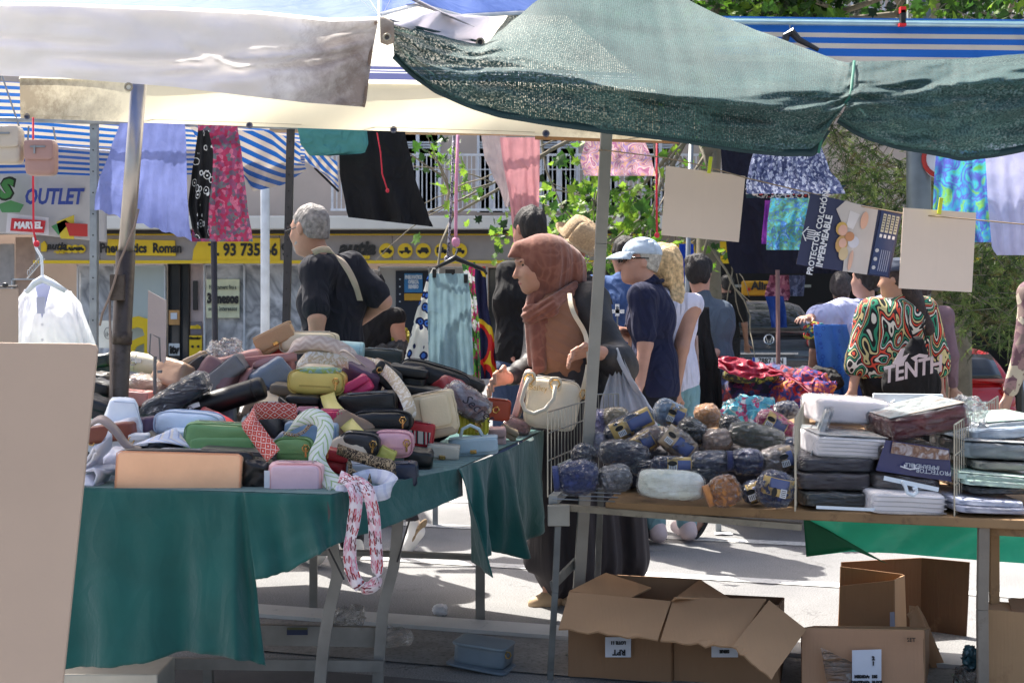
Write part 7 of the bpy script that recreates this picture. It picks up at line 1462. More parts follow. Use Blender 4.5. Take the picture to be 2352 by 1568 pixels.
t=hcard('white plastic hanger bar on top of the maroon stack at the back',[(2085,925)],5.0); g=G(); g.bar(W(2005,918,5.0),W(2165,920,5.0),.05,.02); g.bar(W(2050,920,4.95),W(2062,940,4.95),.02,.01); g.bar(W(2062,938,4.95),W(2110,938,4.95),.012,.01); g.obj('bar',wp,t,bevel=.003)
t=hcard('thin white hanger strip under the dark green pack',[(1960,1170)],4.2); g=G(); g.bar(W(1875,1164,4.19),W(2010,1170,4.17),.01,.003); g.obj('bar',wp,t)
t=thing('bedding_pack','tall thin printed pack leaning on the left wire divider','bedding pack',W(1862,1150,4.3),GP); g=G(); g.prism([W(1892,912,4.9),W(1896,945,4.5),W(1840,1110,4.3),W(1834,1090,4.7)],.03,Vector((.3,.2,0)).normalized()); g.obj('body',prt,t,bevel=.004)
g=G(); g.prism([W(1896,908,4.9),W(1900,945,4.48),W(1844,1112,4.28),W(1837,1090,4.68)],.034,Vector((.3,.2,0)).normalized()); g.obj('plastic_film',film(.3),t)
blobfilm('clear crumpled film between the two front stacks',2030,1040,.05,.16,4.5,seed=12,alpha=.2); blobfilm('clear plastic flaring off the maroon pack',2220,955,.12,.13,4.45,seed=14,alpha=.25)
GQ='flat quilt packs stacked at the right edge'
mint=pat('cells',[lin(190,212,200),lin(205,220,212),lin(150,190,170)],scale=30,rough=.35,name='quilt_print')
for i,(l,x,y,w,h,D,c,r,mt) in enumerate((('grey quilted pack on top of the right edge stack',2330,978,170,24,4.45,(168,176,180),-4,mint),('pale blue folded pack second in the right edge stack',2320,996,180,30,4.4,(180,195,210),-4,None),('dark grey cushion like pack third in the right edge stack',2305,1038,190,44,4.3,(140,150,155),3,prt),('beige pack fourth in the right edge stack',2320,1072,160,22,4.28,(165,160,145),2,None),('mint leaf printed pack in the lower right edge stack',2300,1102,200,18,4.2,(190,212,200),5,mint),('second mint printed pack beneath the first',2310,1114,190,16,4.18,(180,205,192),4,None),('dark grey pack under the mint ones',2315,1128,170,20,4.2,(60,64,68),0,None),('white blue pack near the bottom of the right edge stack',2280,1158,170,16,4.12,(205,210,228),3,None),('bottom silver pack of the right edge stack',2290,1174,180,18,4.1,(175,178,195),2,None))):
    pack(l,x,y,w,h,D,.4,c,roll=r,alpha=.35,n=5,group=GQ,top=mt,seed=i)
# ================================================================== FLORAL CLOTH PILE BEHIND
def heap(name,label,cx,cy,w,h,D,mat,seed,th=.5,n=2.4,noise=.2,cat='clothes pile',seg=22):
    c=W(cx,cy,D); s=D/F; return soft(c,(w*s,th,h*s),n=n,seg=seg,noise=noise,ns=4,seed=seed).obj(name,mat,smooth=True,label=label,cat=cat)
ct=thing('market_table','low table hidden under floral clothes behind the bedding','table',W(1800,1000,7.6)*1.0); g=G(); g.box(W(1790,985,7.7),(1.0,1.0,.04)); g.obj('table_top',wood,ct)
for x in(1650,1930): g=G(); p=W(x,990,7.4); g.bar(p,Vector((p.x,p.y,0)),.03,.03); g.obj('leg',galv,ct)
F1=pat('cells',[lin(60,40,90),lin(130,40,90),lin(50,70,120),lin(150,60,70),lin(40,40,60)],scale=26); F2=pat('cells',[lin(120,200,215),lin(90,170,200),lin(200,90,130),lin(230,230,225),lin(110,190,210)],scale=30); F3=pat('blotch',[lin(180,45,50),lin(60,60,130),lin(150,60,90),lin(210,120,60)],scale=12)
heap('clothes_pile','dark purple floral clothes heaped on the far table',1770,900,260,110,7.7,F1,1); heap('clothes_pile','turquoise floral garment spilling over the front of the cloth heap',1722,950,120,80,7.25,F2,2,.25); heap('clothes_pile','red and rust printed fabrics on the right slope of the cloth heap',1840,905,150,90,7.5,F3,3,.4); heap('clothes_pile','yellow and black speckled cloth under the red shawl',1725,862,130,30,7.5,pat('cells',[lin(60,60,40),lin(150,140,60),lin(40,40,45)],scale=60),4,.3)
sh=thing('shawl','sheer crimson shawl crumpled over the cloth heap','shawl',W(1740,870,7.3)); P=[]
for i in range(13):
    r=[]
    for j in range(41):
        u,v=j/40,i/12; x=1650+u*215; y=818+u*u*75+v*(26+18*math.sin(u*6)); r.append(W(x,y+4*mn.noise(Vector((u*14,v*5,1))),7.3-v*.1+.07*mn.noise(Vector((u*13,v*4,3)))))
    P.append(r)
G().grid(P[::-1]).obj('cloth',mk(lin(205,40,80),rough=.35,var=.15,vs=8,trans=.45,sheen=.4,bump=.3,name='sheer_cloth'),sh,smooth=True,thick=.002)
heap('clothes_pile','dark olive and brown bags lying right of the red fabrics',1870,870,120,50,7.9,cloth(58,56,56),6,.4); heap('clothes_pile','yellow and white clothes heaped behind the grey haired man',905,780,70,60,7.7,cloth(190,178,60),7,.3); heap('clothes_pile','grey and navy clothes at the base of the yellow ones',895,812,110,60,7.6,cloth(95,92,90),8,.3)
t=thing('market_table','table carrying the yellow clothes pile behind the handbags','table',W(900,850,7.7)); g=G(); g.box(W(900,845,7.7),(.7,.6,.04)); g.obj('table_top',wood,t)
for x in(800,1000): g=G(); p=W(x,846,7.6); g.bar(p,Vector((p.x,p.y,0)),.03,.03); g.obj('leg',galv,t)
t=thing('stall_sign','white printed card with a round emblem at the left behind the pole','card',W(235,790,8.0)); g=G(); g.prism([W(x,y,8.0) for x,y in((205,735),(285,738),(285,800),(205,798))],.006); g.obj('sheet',c8(215,218,210),t); g=G(); g.tube([W(248+9*math.cos(a*.5),765+13*math.sin(a*.5),7.99) for a in range(13)],.002,4,closed=True); g.obj('ring_emblem',c8(120,120,120),t); text('ilv',W(248,768,7.98),.04,c8(90,95,90),t)
# small white sign beyond the woman
t=thing('price_sign','small white cross shaped price sign behind the woman right shoulder','sign',W(1418,735,6.6)); g=G(); g.box(W(1418,715,6.6),(.07,.008,.02)); g.box(W(1418,712,6.6),(.02,.008,.06)); g.obj('sheet',c8(225,225,228,bump=0),t); text('9',W(1418,710,6.59),.035,c8(60,60,65),t); g=G(); g.tube([W(1418,725,6.6),W(1420,860,6.6)],.004,5); g.obj('stem',galv,t)
# ================================================================== PEOPLE
denim=cloth(70,90,125); black=cloth(26,26,32)
def person(label,x,D,H,yaw,shirt,trousers,skin,hair=None,sleeve='short',ov=None,w=1.0,hf=None,hu=(0,0,1),face=True,shoe=(60,55,50),hem=.47,long_hair=None,vox=.009,skirt=None,ears=True,curl=.5,lean=0,wr=.009,collar=None,hairgrow=.012,tz=0):
    J=skel(x,D,H,yaw,w,lean,tz); k=H/1.75; f,l=J['f'],J['l']; u=Vector((0,0,1))
    for j,v in (ov or {}).items(): J[j]=W(v[0],v[1],D+v[2]) if not isinstance(v,Vector) else v
    t=thing('person',label,'person',J['base'])
    S=SDF(vox); bodyp(S,J,w,head=False,hands=False); V,Q=S.mesh() if False else (None,None)
    S=SDF(min(vox,.008)); bodyp(S,J,w,hf=hf,hu=hu)
    V,Q=S.mesh(); npobj('body',V,Q,skin,t)
    # shirt
    M=Mx(l,f,u); S=SDF(vox); g_=.014
    S.ell(J['pelvis']+u*.02,(.162*w*k+g_,.122*w*k+g_,.12*k+g_),M,.05); S.ell(J['waist'],(.146*w*k+g_,.115*w*k+g_,.15*k),M,.07); S.ell(J['chest'],(.158*w*k+g_,.118*w*k+g_,.165*k),M,.06); S.cone(J['shL'],J['shR'],.066*k+.008,.066*k+.008,.06); S.cone(J['neck']-u*.05*k,J['neck']-u*.015*k,.075*k,.064*k,.03)
    for n in'LR':
        a,b,c=Vector(J['sh'+n]),Vector(J['el'+n]),Vector(J['wr'+n])
        if sleeve=='short': S.cone(a,a.lerp(b,.78),.07*k*w,.066*k,.03); S.clip(a.lerp(b,.80),(a-b)) if False else None
        elif sleeve=='long': S.cone(a,b,.062*k*w,.055*k,.04); S.cone(b,b.lerp(c,.88),.055*k,.042*k,.02)
        elif sleeve=='wide': S.cone(a,b,.075*k*w,.085*k,.04); S.cone(b,b.lerp(c,.25),.085*k,.085*k,.02)
    S.clip(Vector(J['base'])+u*hem*H,u)
    V,Q=S.mesh(crease(int(x),15,wr*1.8)); npobj('shirt',V,Q,shirt,t)
    if collar:
        g=G(); c=J['neck']-u*.012; g.tube([c+(l*math.cos(a*.39)*.075+f*math.sin(a*.39)*.07-u*.02*math.sin(a*.39))*k for a in range(16)],.013*k,6,closed=True); g.obj('collar',collar,t,smooth=True)
    if skirt:
        S=SDF(.012); S.ell(J['pelvis'],(.17*w*k,.13*w*k,.14*k),M,.05); b=Vector(J['base']); S.cone(J['pelvis']-u*.05,b+u*.18,.15*k,.24*k,.05); S.clip(b+u*.06,u); S.clip(J['waist']+u*.02,-u); V,Q=S.mesh(wrinkle(int(x)+1,16,.012,.15)); npobj('skirt',V,Q,skirt,t)
    else:
        S=SDF(.012); S.ell(J['pelvis']-u*.02,(.158*w*k+.01,.115*w*k+.01,.11*k),M,.05)
        for n in'LR': S.cone(J['hip'+n],J['kn'+n],.098*k*w,.07*k,.04); S.cone(J['kn'+n],Vector(J['an'+n])+u*.04,.07*k,.062*k,.03)
        S.clip(J['waist'],-u); V,Q=S.mesh(crease(int(x)+1,14,.014)); npobj('trousers',V,Q,trousers,t)
    for n in'LR':
        a=Vector(J['an'+n]); d=Vector(J['toe'+n])-a; d.z=0; d.normalize(); S=SDF(.008); S.cone(a+u*.03-d*.02,a-u*.005-d*.02,.046*k,.046*k,.02); S.cone(a-d*.04-u*.01,a+d*.16-u*.012,.042*k,.038*k,.03); S.clip(a-u*(.04*H+0),u); V,Q=S.mesh(); npobj('shoe',V,Q,c8(*shoe),t)
    if hair: hair_cap(J,t,hair,k,hairgrow,extra=long_hair,cut=(.2,.28) if long_hair is None else (.2,.3))
    if face and abs(((yaw+180)%360)-180)<120: eyes(J,t,k)
    return t,J
def hm(r,g,b): return mk(lin(r,g,b),rough=.7,var=.5,vs=45,bump=1,bs_=110,bdist=.008,stretch=(1,1,.3),name='hair')
# ---- grey haired man
t,J=person('man with cropped grey hair and glasses in navy T-shirt with a beige strap',762,6.45,1.80,150,cloth(34,38,58),cloth(60,62,70),SKIN(196,150,128),hair=None,w=1.02,wr=.012,vox=.0062,hf=(-.80,.58,-.16),
   ov=dict(head=(712,524,-.02),neck=(736,585,.02),shR=(806,612,-.02),shL=(722,622,-.16),elL=(728,730,-.24),wrL=(724,850,-.24),elR=(880,692,.0),wrR=(815,745,.22)),shoe=(225,220,210),hem=.45,sleeve='short')
J['head']=Vector(J['head']); hair_cap(J,t,hm(132,128,126),1.02,.005,cut=(.12,.30),low=-.05,am=.0015)
l,f,u=J['hb']; h=J['head']
S=SDF(.006); S.ell(h+f*.07-u*.085,(.045,.04,.035),Mx(l,f,u)); S.ell(h+f*.035-u*.06,(.064,.05,.045),Mx(l,f,u),.03); S.ell(h+f*.09-u*.055,(.03,.02,.02),Mx(l,f,u),.01,'-'); V,Q=S.mesh(wrinkle(2,90,.001)); npobj('beard',V,Q,hm(165,160,158),t)
for g_ in(-1,1):
    g=G(); c=h+l*g_*.036+f*.108+u*.004; g.tube([c+(l*math.cos(a*.52)*.026+u*math.sin(a*.52)*.02) for a in range(12)],.0028,5,closed=True); g.tube([c+l*g_*.026,h+l*g_*.08-f*.01+u*.005],.0025,5); g.obj('glasses',c8(25,22,22,rough=.2),t)
g=ribbon([W(719,580,6.22),W(738,573,6.2),W(756,575,6.2),W(778,592,6.19),W(799,619,6.19),W(816,654,6.2),W(827,690,6.24)],.03,(.7,.1,-.6)); g.obj('shoulder_strap',cloth(206,190,170,fold=0),t,smooth=True,thick=.003)
# ---- person behind him with long dark hair
t,J=person('person in black with long dark hair half hidden behind the grey haired man',850,7.6,1.5,190,cloth(34,28,30),black,SKIN(205,150,125),hair=hm(30,24,24),sleeve='none',long_hair=lambda S:[S.cone(Vector(J0['head'])+Vector((0,.05,-.05)),Vector(J0['head'])+Vector((.02,-.06,-.45)),.07,.06,.05)] if False else None,hf=(.2,.9,0))
# ---- woman in headscarf (hero)
D=5.62; WL='woman in brown headscarf and dark jacket reaching over the heap of handbags'
J=skel(1292,D,1.62,62,.98); f,l=J['f'],J['l']; u=Vector((0,0,1)); t=thing('person',WL,'person',J['base'])
hf=Vector((-.86,-.36,-.30)).normalized(); P=lambda x,y,d=0: W(x,y,D+d)
hf=Vector((-.93,-.30,-.26)).normalized()
J['head']=P(1237,603,-.04); J['neck']=P(1262,672,.0); J['chest']=P(1288,770,.02); J['waist']=P(1292,880,.03); J['pelvis']=P(1300,980,.03)
J['shL']=P(1352,705,-.04); J['elL']=P(1425,835,-.12); J['wrL']=P(1360,804,-.30); J['shR']=P(1240,720,.14); J['elR']=P(1218,850,.02); J['wrR']=P(1160,868,-.22)
skw=SKIN(205,152,128)
S=SDF(.005); L_,F_,U_=basis(hf,(0,0,1)); headp(S,J['head'],L_,F_,U_,1.0,ears=False); J['hb']=(L_,F_,U_)
S.cone(J['neck'],J['head']-u*.03,.055,.05,.03); S.cone(J['neck']-u*.02,J['chest']+u*.08,.06,.09,.06)
for n in'LR': S.cone(J['sh'+n],J['el'+n],.042,.036,.03); S.cone(J['el'+n],J['wr'+n],.036,.024,.02)
S.cone(J['shL'],J['shR'],.05,.05,.04); S.ell(J['chest'],(.13,.1,.16),Mx(l,f,u),.05); S.ell(J['waist'],(.12,.1,.14),Mx(l,f,u),.05); S.ell(J['pelvis'],(.14,.11,.12),Mx(l,f,u),.05)
J['anR']=P(1262,1370,-.03); J['anL']=P(1345,1368,.05); J['knR']=P(1275,1220,0); J['knL']=P(1335,1220,.04); J['hipR']=P(1285,1000,0); J['hipL']=P(1315,1000,.04)
for n in'LR': S.cone(J['hip'+n],J['kn'+n],.08,.05,.04); S.cone(J['kn'+n],J['an'+n],.05,.03,.02)
V,Q=S.mesh(); npobj('body',V,Q,skw,t); eyes(J,t,1.0,c8(50,35,30))
# hands: finely resolved, fingers separate
S=SDF(.0032); wr=J['wrL']; S.cone(wr+(P(1395,812,-.22)-wr)*.9,wr,.027,.024,.01); hand(S,wr,P(1296,816,-.36)-wr,Vector((0,-.75,.65)),.95,curl=.95,nrm=(-.1,-.5,-.85),spread=.4); V,Q=S.mesh(); npobj('hand',V,Q,skw,t)
S=SDF(.0032); wr=J['wrR']; S.cone(P(1190,868,-.1),wr,.028,.025,.01); hand(S,wr,P(1112,872,-.36)-wr,Vector((.2,-.5,.9)),1.0,curl=.95,nrm=(.1,-.1,-1),spread=1.8); V,Q=S.mesh(); npobj('hand',V,Q,skw,t)
lips=c8(165,85,80,rough=.4,bump=0); soft(J['head']+F_*.101-U_*.066,(.034,.012,.014),Matrix(Mx(L_,F_,U_)),n=2.2,seg=5).obj('mouth',lips,t,smooth=True)
# scarf
def scarfmat():
    m,t_,b_,out=nodes('scarf_cloth'); L=t_.links; c=N(t_,'ShaderNodeTexCoord').outputs['Object']
    v=N(t_,'ShaderNodeTexVoronoi',i_Scale=17); v.feature='DISTANCE_TO_EDGE'; nz=N(t_,'ShaderNodeTexNoise',i_Scale=9,i_Detail=3); L.new(c,nz.inputs['Vector']); ad=N(t_,'ShaderNodeVectorMath',operation='MULTIPLY_ADD'); L.new(nz.outputs['Color'],ad.inputs[0]); ad.inputs[1].default_value=(.12,.12,.12); L.new(c,ad.inputs[2]); L.new(ad.outputs[0],v.inputs['Vector'])
    base=ramp(t_,nz.outputs[0],[(.3,lin(112,66,54)),(.7,lin(134,82,68))]); cs=mixc(t_,lin(140,90,74),base,ramp(t_,v.outputs[0],[(.0,(0,0,0,1)),(.16,(1,1,1,1))]))
    finish(t_,b_,cs,.9,.5,60,c,bdist=.004); b_.inputs['Sheen Weight'].default_value=.3; return m
scm=scarfmat()
S=SDF(.005); h=J['head']; M=Mx(L_,F_,U_)
S.ell(h-F_*.016+U_*.022,(.088,.112,.098),M); S.cone(h+F_*.07+U_*.075,h+F_*.128+U_*.042,.035,.012,.04)
S.cone(P(1272,592,.02),P(1300,612,.05),.09,.085,.05); S.cone(P(1300,618,.05),P(1338,657,.03),.075,.022,.05)
S.cone(h-U_*.03-F_*.02,P(1262,690,.02),.09,.075,.05); S.cone(P(1244,655,-.02),P(1238,706,-.04),.05,.052,.05); S.cone(P(1222,690,-.06),P(1216,722,-.08),.03,.03,.03)
S.cone(P(1300,655,.10),P(1250,700,.08),.06,.07,.05)
S.ell(h+F_*.118-U_*.034,(.06,.074,.086),M,.010,'-'); S.ell(h+F_*.16-U_*.07,(.09,.08,.11),M,.012,'-')
for (a,b,r1,r2) in (((1214,725,-.09),(1220,835,-.12),.02,.016),((1226,735,-.11),(1233,852,-.15),.025,.018),((1242,735,-.11),(1248,846,-.15),.026,.02),((1258,728,-.10),(1266,822,-.13),.028,.018),((1272,722,-.08),(1276,800,-.10),.022,.014)): S.cone(P(*a),P(*b),r1,r2,.014)
hx,hz=h.x,h.z
def fdisp(X,Y,Z):
    s_=X*1.0+.35*Y+.012*np.sin(Z*11)+.10*(Z-1.3)*np.clip((X-hx)*6,-1,1)
    r_=np.abs(np.sin(s_*88+.9*np.sin(Z*7+X*9)))**.6-.55; r2=np.abs(np.sin(s_*47+1.2*np.sin(Z*4)+1))**.6-.55
    k_=np.clip((X-(hx-.13))*9,.12,1); return (r_*.006+r2*.007)*k_*np.clip((hz+.13-Z)*9,.2,1)
V,Q=S.mesh(fdisp); npobj('headscarf',V,Q,scm,t,smooth_it=1)
# band of cloth drawn from the shoulder across the throat to the knot
S=SDF(.005)
for i,(a,m,b,r_) in enumerate((((1322,655,-.02),(1268,690,-.13),(1216,714,-.12),.019),((1320,664,-.03),(1272,703,-.145),(1216,724,-.125),.019),((1312,675,-.04),(1270,716,-.14),(1222,733,-.125),.017))):
    S.cone(P(*a),P(*m),r_*.9,r_*1.1,.006); S.cone(P(*m),P(*b),r_*1.1,r_,.006)
S.ell(P(1212,724,-.11),(.026,.03,.038),None,.02)
V,Q=S.mesh(lambda X,Y,Z: .0035*np.sin((Z*.85-X*.5)*260+np.sin(X*20)*1.5)); npobj('scarf_band',V,Q,scm,t,smooth_it=1)
# blouse
S=SDF(.007); S.cone(P(1276,722,-.03),P(1288,820,-.05),.11,.115,.05); S.ell(J['waist'],(.15,.125,.15),Mx(l,f,u),.06); V,Q=S.mesh(lambda X,Y,Z: .006*(np.abs(np.sin((Z+X*.55)*75+2*np.sin(X*9)))**.6-.5)); npobj('blouse',V,Q,cloth(172,122,96,fold=0,k=.7),t)
# jacket
jm=mk(lin(36,34,38),rough=.55,var=.12,vs=12,bump=.5,bs_=25,bdist=.01,name='dark_jacket')
S=SDF(.008); S.cone(J['shL']+u*.0,J['elL'],.074,.066,.04); S.cone(J['elL'],J['elL'].lerp(J['wrL'],.55),.064,.05,.03); S.cone(P(1352,690,.02),P(1350,900,.05),.085,.11,.06); S.cone(P(1300,690,.12),P(1260,900,.15),.09,.12,.06); S.cone(J['shR'],J['elR'],.06,.055,.04); S.cone(J['elR'],J['elR'].lerp(J['wrR'],.8),.058,.042,.03)
S.cone(P(1415,830,-.12),P(1440,850,-.1),.075,.05,.04)
V,Q=S.mesh(crease(6,18,.024)); npobj('jacket',V,Q,jm,t)
# abaya skirt
skm=mk(lin(58,54,58),rough=.9,var=.1,vs=8,bump=.5,bs_=20,bdist=.01,stretch=(1,1,.1),name='dark_skirt')
S=SDF(.011); S.cone(P(1290,835,-.02),P(1302,980,.02),.128,.16,.06); S.cone(P(1300,980,.05),P(1322,1265,.06),.165,.2,.1); S.cone(P(1430,1040,.1),P(1438,1270,.12),.08,.12,.1); S.cone(P(1265,1050,.0),P(1290,1290,.0),.08,.12,.1); S.clip(P(1300,1372),u)
def pl(X,Y,Z): return .016*np.sin(X*48+2*np.sin(Z*2.5)+Y*6)*np.clip((1.0-Z)*1.4,0.1,1)+.006*np.sin(X*97+Y*60+Z*3)
V,Q=S.mesh(pl); npobj('skirt',V,Q,skm,t)
S=SDF(.006); S.cone(P(1270,1372,-.03),P(1262,1380,-.03),.04,.045,.03); S.cone(P(1262,1382,-.03),P(1228,1386,-.06),.042,.03,.03); S.clip(P(1240,1394),u); V,Q=S.mesh(); npobj('shoe',V,Q,c8(205,175,140),t)
S=SDF(.009); S.cone(P(1345,1375,.05),P(1300,1382,-.02),.04,.034,.03); S.clip(P(1240,1394),u); V,Q=S.mesh(); npobj('shoe',V,Q,c8(205,175,140),t)
# her handbag
t,e,m,m2,(w_,h_)=hb('cream handbag with round handles hanging on the forearm of the woman in the headscarf','box',1268,926,124,118,5.32,.13,roll=9,col=(214,202,182),col2=(196,182,160),n=5.5,group=None)
g=G(); g.tube([W(x,y,5.2) for x,y in((1215,868),(1206,890),(1198,920),(1206,942),(1226,950),(1252,940),(1272,915),(1276,885))],.0085,10); g.obj('handle',leather(212,202,184),t,smooth=True)
for x,y in((1216,870),(1275,882)): g=G(); g.tube([W(x,y,5.235)+Vector((.02*math.cos(a),0,.02*math.sin(a))) for a in range(6)],.004,5,closed=True); g.obj('ring',brass,t); soft(W(x,y,5.24),(.055,.012,.06),n=3,seg=6).obj('handle_tab',leather(200,188,168),t,smooth=True)
soft(W(1200,905,5.36),(.03,.12,.21),Euler((0,R(16),R(-8))).to_matrix(),n=6,seg=8).obj('pink_side',leather(226,176,168),t,smooth=True)
g=ribbon([W(1352,838,5.22),W(1346,870,5.22),W(1338,900,5.25),W(1328,918,5.28)],.022,(1,.1,.2)); g.obj('shoulder_strap',leather(205,192,170),t,thick=.004)
g=ribbon([W(1308,674,5.38),W(1311,698,5.33),W(1320,724,5.31),(W(1345,770,5.33)),W(1354,838,5.24)],.018,(1,.3,.2)); g.obj('shoulder_strap',leather(205,192,170),t,thick=.004)
text('Bailey',W(1236,891,5.22),.032,brass,t,rot=(90,6,0),ext=.001); g=G(); g.tube([W(1339,905,5.24)+Vector((.012*math.cos(a),0,.02*math.sin(a))) for a in range(6)],.003,5,closed=True); g.obj('strap_clip',brass,t)
# white carrier bag
cbg=thing('carrier_bag','thin white plastic carrier bag hanging from the jacket arm of the woman','plastic bag',W(1440,950,5.5)); P_=[]
rows_=[(800,1412,1424),(830,1408,1436),(860,1400,1448),(890,1390,1466),(920,1380,1486),(950,1376,1504),(985,1374,1512),(1010,1378,1508)]
wpl=mk(lin(222,224,232),rough=.35,var=.05,vs=10,trans=.5,bump=.5,bs_=10,bdist=.02,stretch=(1,1,.2),coat=.2,name='thin_plastic')
hang(rows_,5.42,folds=5,amp=.022,seed=3).obj('bag_front',wpl,cbg,smooth=True,thick=.002); hang(rows_,5.54,folds=4,amp=.02,seed=7).obj('bag_back',wpl,cbg,smooth=True,thick=.002)
g=ribbon([W(1414,800,5.4),W(1428,836,5.38),W(1452,880,5.4),W(1470,905,5.42)],.02,(1,0,.3)); g.obj('handle',wpl,cbg,thick=.002)
# ---- cap man
t,J=person('older man in a pale cap, sunglasses and navy polo shirt facing left',1452,6.9,1.70,98,cloth(32,40,84),cloth(30,32,48),SKIN(205,155,135),hair=None,w=1.08,vox=.0062,hf=(-1,-.12,-.02),ov=dict(head=(1470,600,0),neck=(1492,648,0),chest=(1496,730,0),waist=(1500,830,.0),pelvis=(1500,900,0),shL=(1476,682,-.17),elL=(1482,790,-.22),wrL=(1470,880,-.24),shR=(1505,680,.15),elR=(1450,770,.2),wrR=(1420,760,.0)),collar=cloth(26,32,70))
l,f,u=J['hb']; h=J['head']; hair_cap(J,t,hm(175,170,160),1.0,.006,cut=(.0,.2),low=-.04,am=.0012)
S=SDF(.006); S.ell(h-f*.012+u*.04,(.088,.108,.088),Mx(l,f,u)); S.clip(h+u*.035,u+f*-.05); V,Q=S.mesh(); cm=cloth(185,200,215,k=.95); npobj('cap',V,Q,cm,t)
P_=[]; 
for i in range(9):
    r=[]
    for j in range(13):
        a=-1.1+2.2*j/12; rr=.10+.085*i/8*math.cos(a*.8); r.append(h+l*.09*math.sin(a)*(1+.1*i/8)+f*(math.cos(a)*rr)+u*(.05-.035*(i/8)**1.5-.012*(1-math.cos(a))))
    P_.append(r)
G().grid(P_).obj('cap_brim',cm,t,smooth=True,thick=.004)
for g_ in(-1,1):
    g=G(); g.tube([h+l*g_*.07+f*.07+u*.018,h+l*g_*.082-f*.03+u*.012],.0035,5); soft(h+l*g_*.032+f*.105+u*.01,(.05,.012,.034),Matrix(Mx(l,f,u)),n=2.6,seg=5,g=g); g.obj('sunglasses',c8(18,16,18,rough=.1),t,smooth=True)
# ---- blonde woman
t,J=person('woman with long blonde hair in a white sleeveless top and pale blue trousers',1540,7.05,1.62,160,cloth(225,225,245,k=.95,trans=.1),cloth(145,190,200),SKIN(200,150,125),hair=None,sleeve='none',hf=(-.5,.85,0),ov=dict(head=(1520,612,0),neck=(1530,665,0),shR=(1590,700,-.03),elR=(1566,800,-.13),wrR=(1552,900,-.16)),shoe=(205,185,185),hem=.36)
h=J['head']; bh=hm(205,175,130); hair_cap(J,t,bh,1.0,.018,extra=lambda S:[S.cone(h+Vector((.03,.02,0)),h+Vector((.06,-.02,-.2)),.08,.062,.05),S.cone(h+Vector((.07,-.03,-.2)),h+Vector((.13,-.04,-.42)),.075,.035,.04)],cut=(.4,.3),fr=14,am=.004)
c=onz(1590,1235); g=G(); S=SDF(.006); S.cone(c+Vector((-.02,.02,.16)),c+Vector((.04,0,.07)),.035,.03,.02); S.cone(c+Vector((.03,0,.10)),c+Vector((.0,-.03,.02)),.03,.018,.02); V,Q=S.mesh(); npobj('heel',V,Q,SKIN(205,155,130),t)
g=ribbon([c+Vector((.08,0,.24)),c+Vector((.09,0,.14)),c+Vector((.05,-.01,.05)),c+Vector((.0,-.03,.0))],.07,(0,1,0)); g.obj('sandal_sole',c8(40,34,34),t,thick=.018); g=ribbon([c+Vector((-.03,-.02,.12)),c+Vector((.02,-.05,.13)),c+Vector((.07,0,.15))],.03,(0,.2,1)); g.obj('sandal_strap',c8(28,26,28),t,thick=.005)
# ---- dark haired young man seen from behind
person('dark haired man with a fade haircut in black seen behind the headscarf',1196,7.5,1.80,140,black,denim,SKIN(190,135,115),hair=hm(26,22,22),sleeve='long',hf=(-.5,.8,-.2),ov=dict(head=(1216,525,0),neck=(1215,585,0),shL=(1170,630,0),elL=(1172,740,0),wrL=(1190,810,-.1)),hairgrow=.014)
# ---- straw hat man
t,J=person('man in a woven straw hat looking down, partly hidden by the headscarf',1310,7.9,1.72,60,cloth(60,55,55),denim,SKIN(190,130,110),hair=hm(40,32,28),hf=(.55,-.4,-.75),hu=(0,0,1),ov=dict(head=(1318,560,0)))
h=J['head']; L2,F2_,U2=basis(Vector((.6,-.45,-.65)),(0,0,1)); straw=mk(lin(176,150,116),rough=.8,var=.25,vs=90,bump=1.0,bs_=120,bdist=.006,name='straw')
def lathe(c,l,f,u,prof,n=28,sq=1.15):
    P=[[c+l*r*math.cos(a)+f*r*sq*math.sin(a)+u*z for a in [i*2*math.pi/n for i in range(n+1)]] for r,z in prof]; return G().grid(P)
c=h+U2*.045; lathe(c,L2,F2_,U2,[(.0,.115),(.06,.118),(.082,.105),(.092,.06),(.098,.0),(.101,-.012),(.125,-.016),(.142,-.006)]).obj('straw_hat',straw,t,smooth=True,thick=.004); 
S=SDF(.006); l_,f_,u_=J['hb']; S.ell(h+f_*.06-u_*.08,(.05,.045,.04),Mx(l_,f_,u_)); V,Q=S.mesh(wrinkle(1,90,.001)); npobj('beard',V,Q,hm(38,28,24),t)
# ---- blue shirt man with phone
t,J=person('man in a plain blue shirt looking at a phone behind the cap man',1432,8.6,1.74,200,cloth(66,100,158),denim,SKIN(150,105,85),hair=hm(28,24,24),hf=(-.3,.9,-.2),w=1.1,ov=dict(wrL=(1395,740,-.3),elL=(1405,760,-.1)))
g=G(); g.box(W(1392,695,8.35),(.08,.01,.04),Euler((0,R(-15),0)).to_matrix()); g.obj('phone',c8(20,20,24,rough=.2),t)
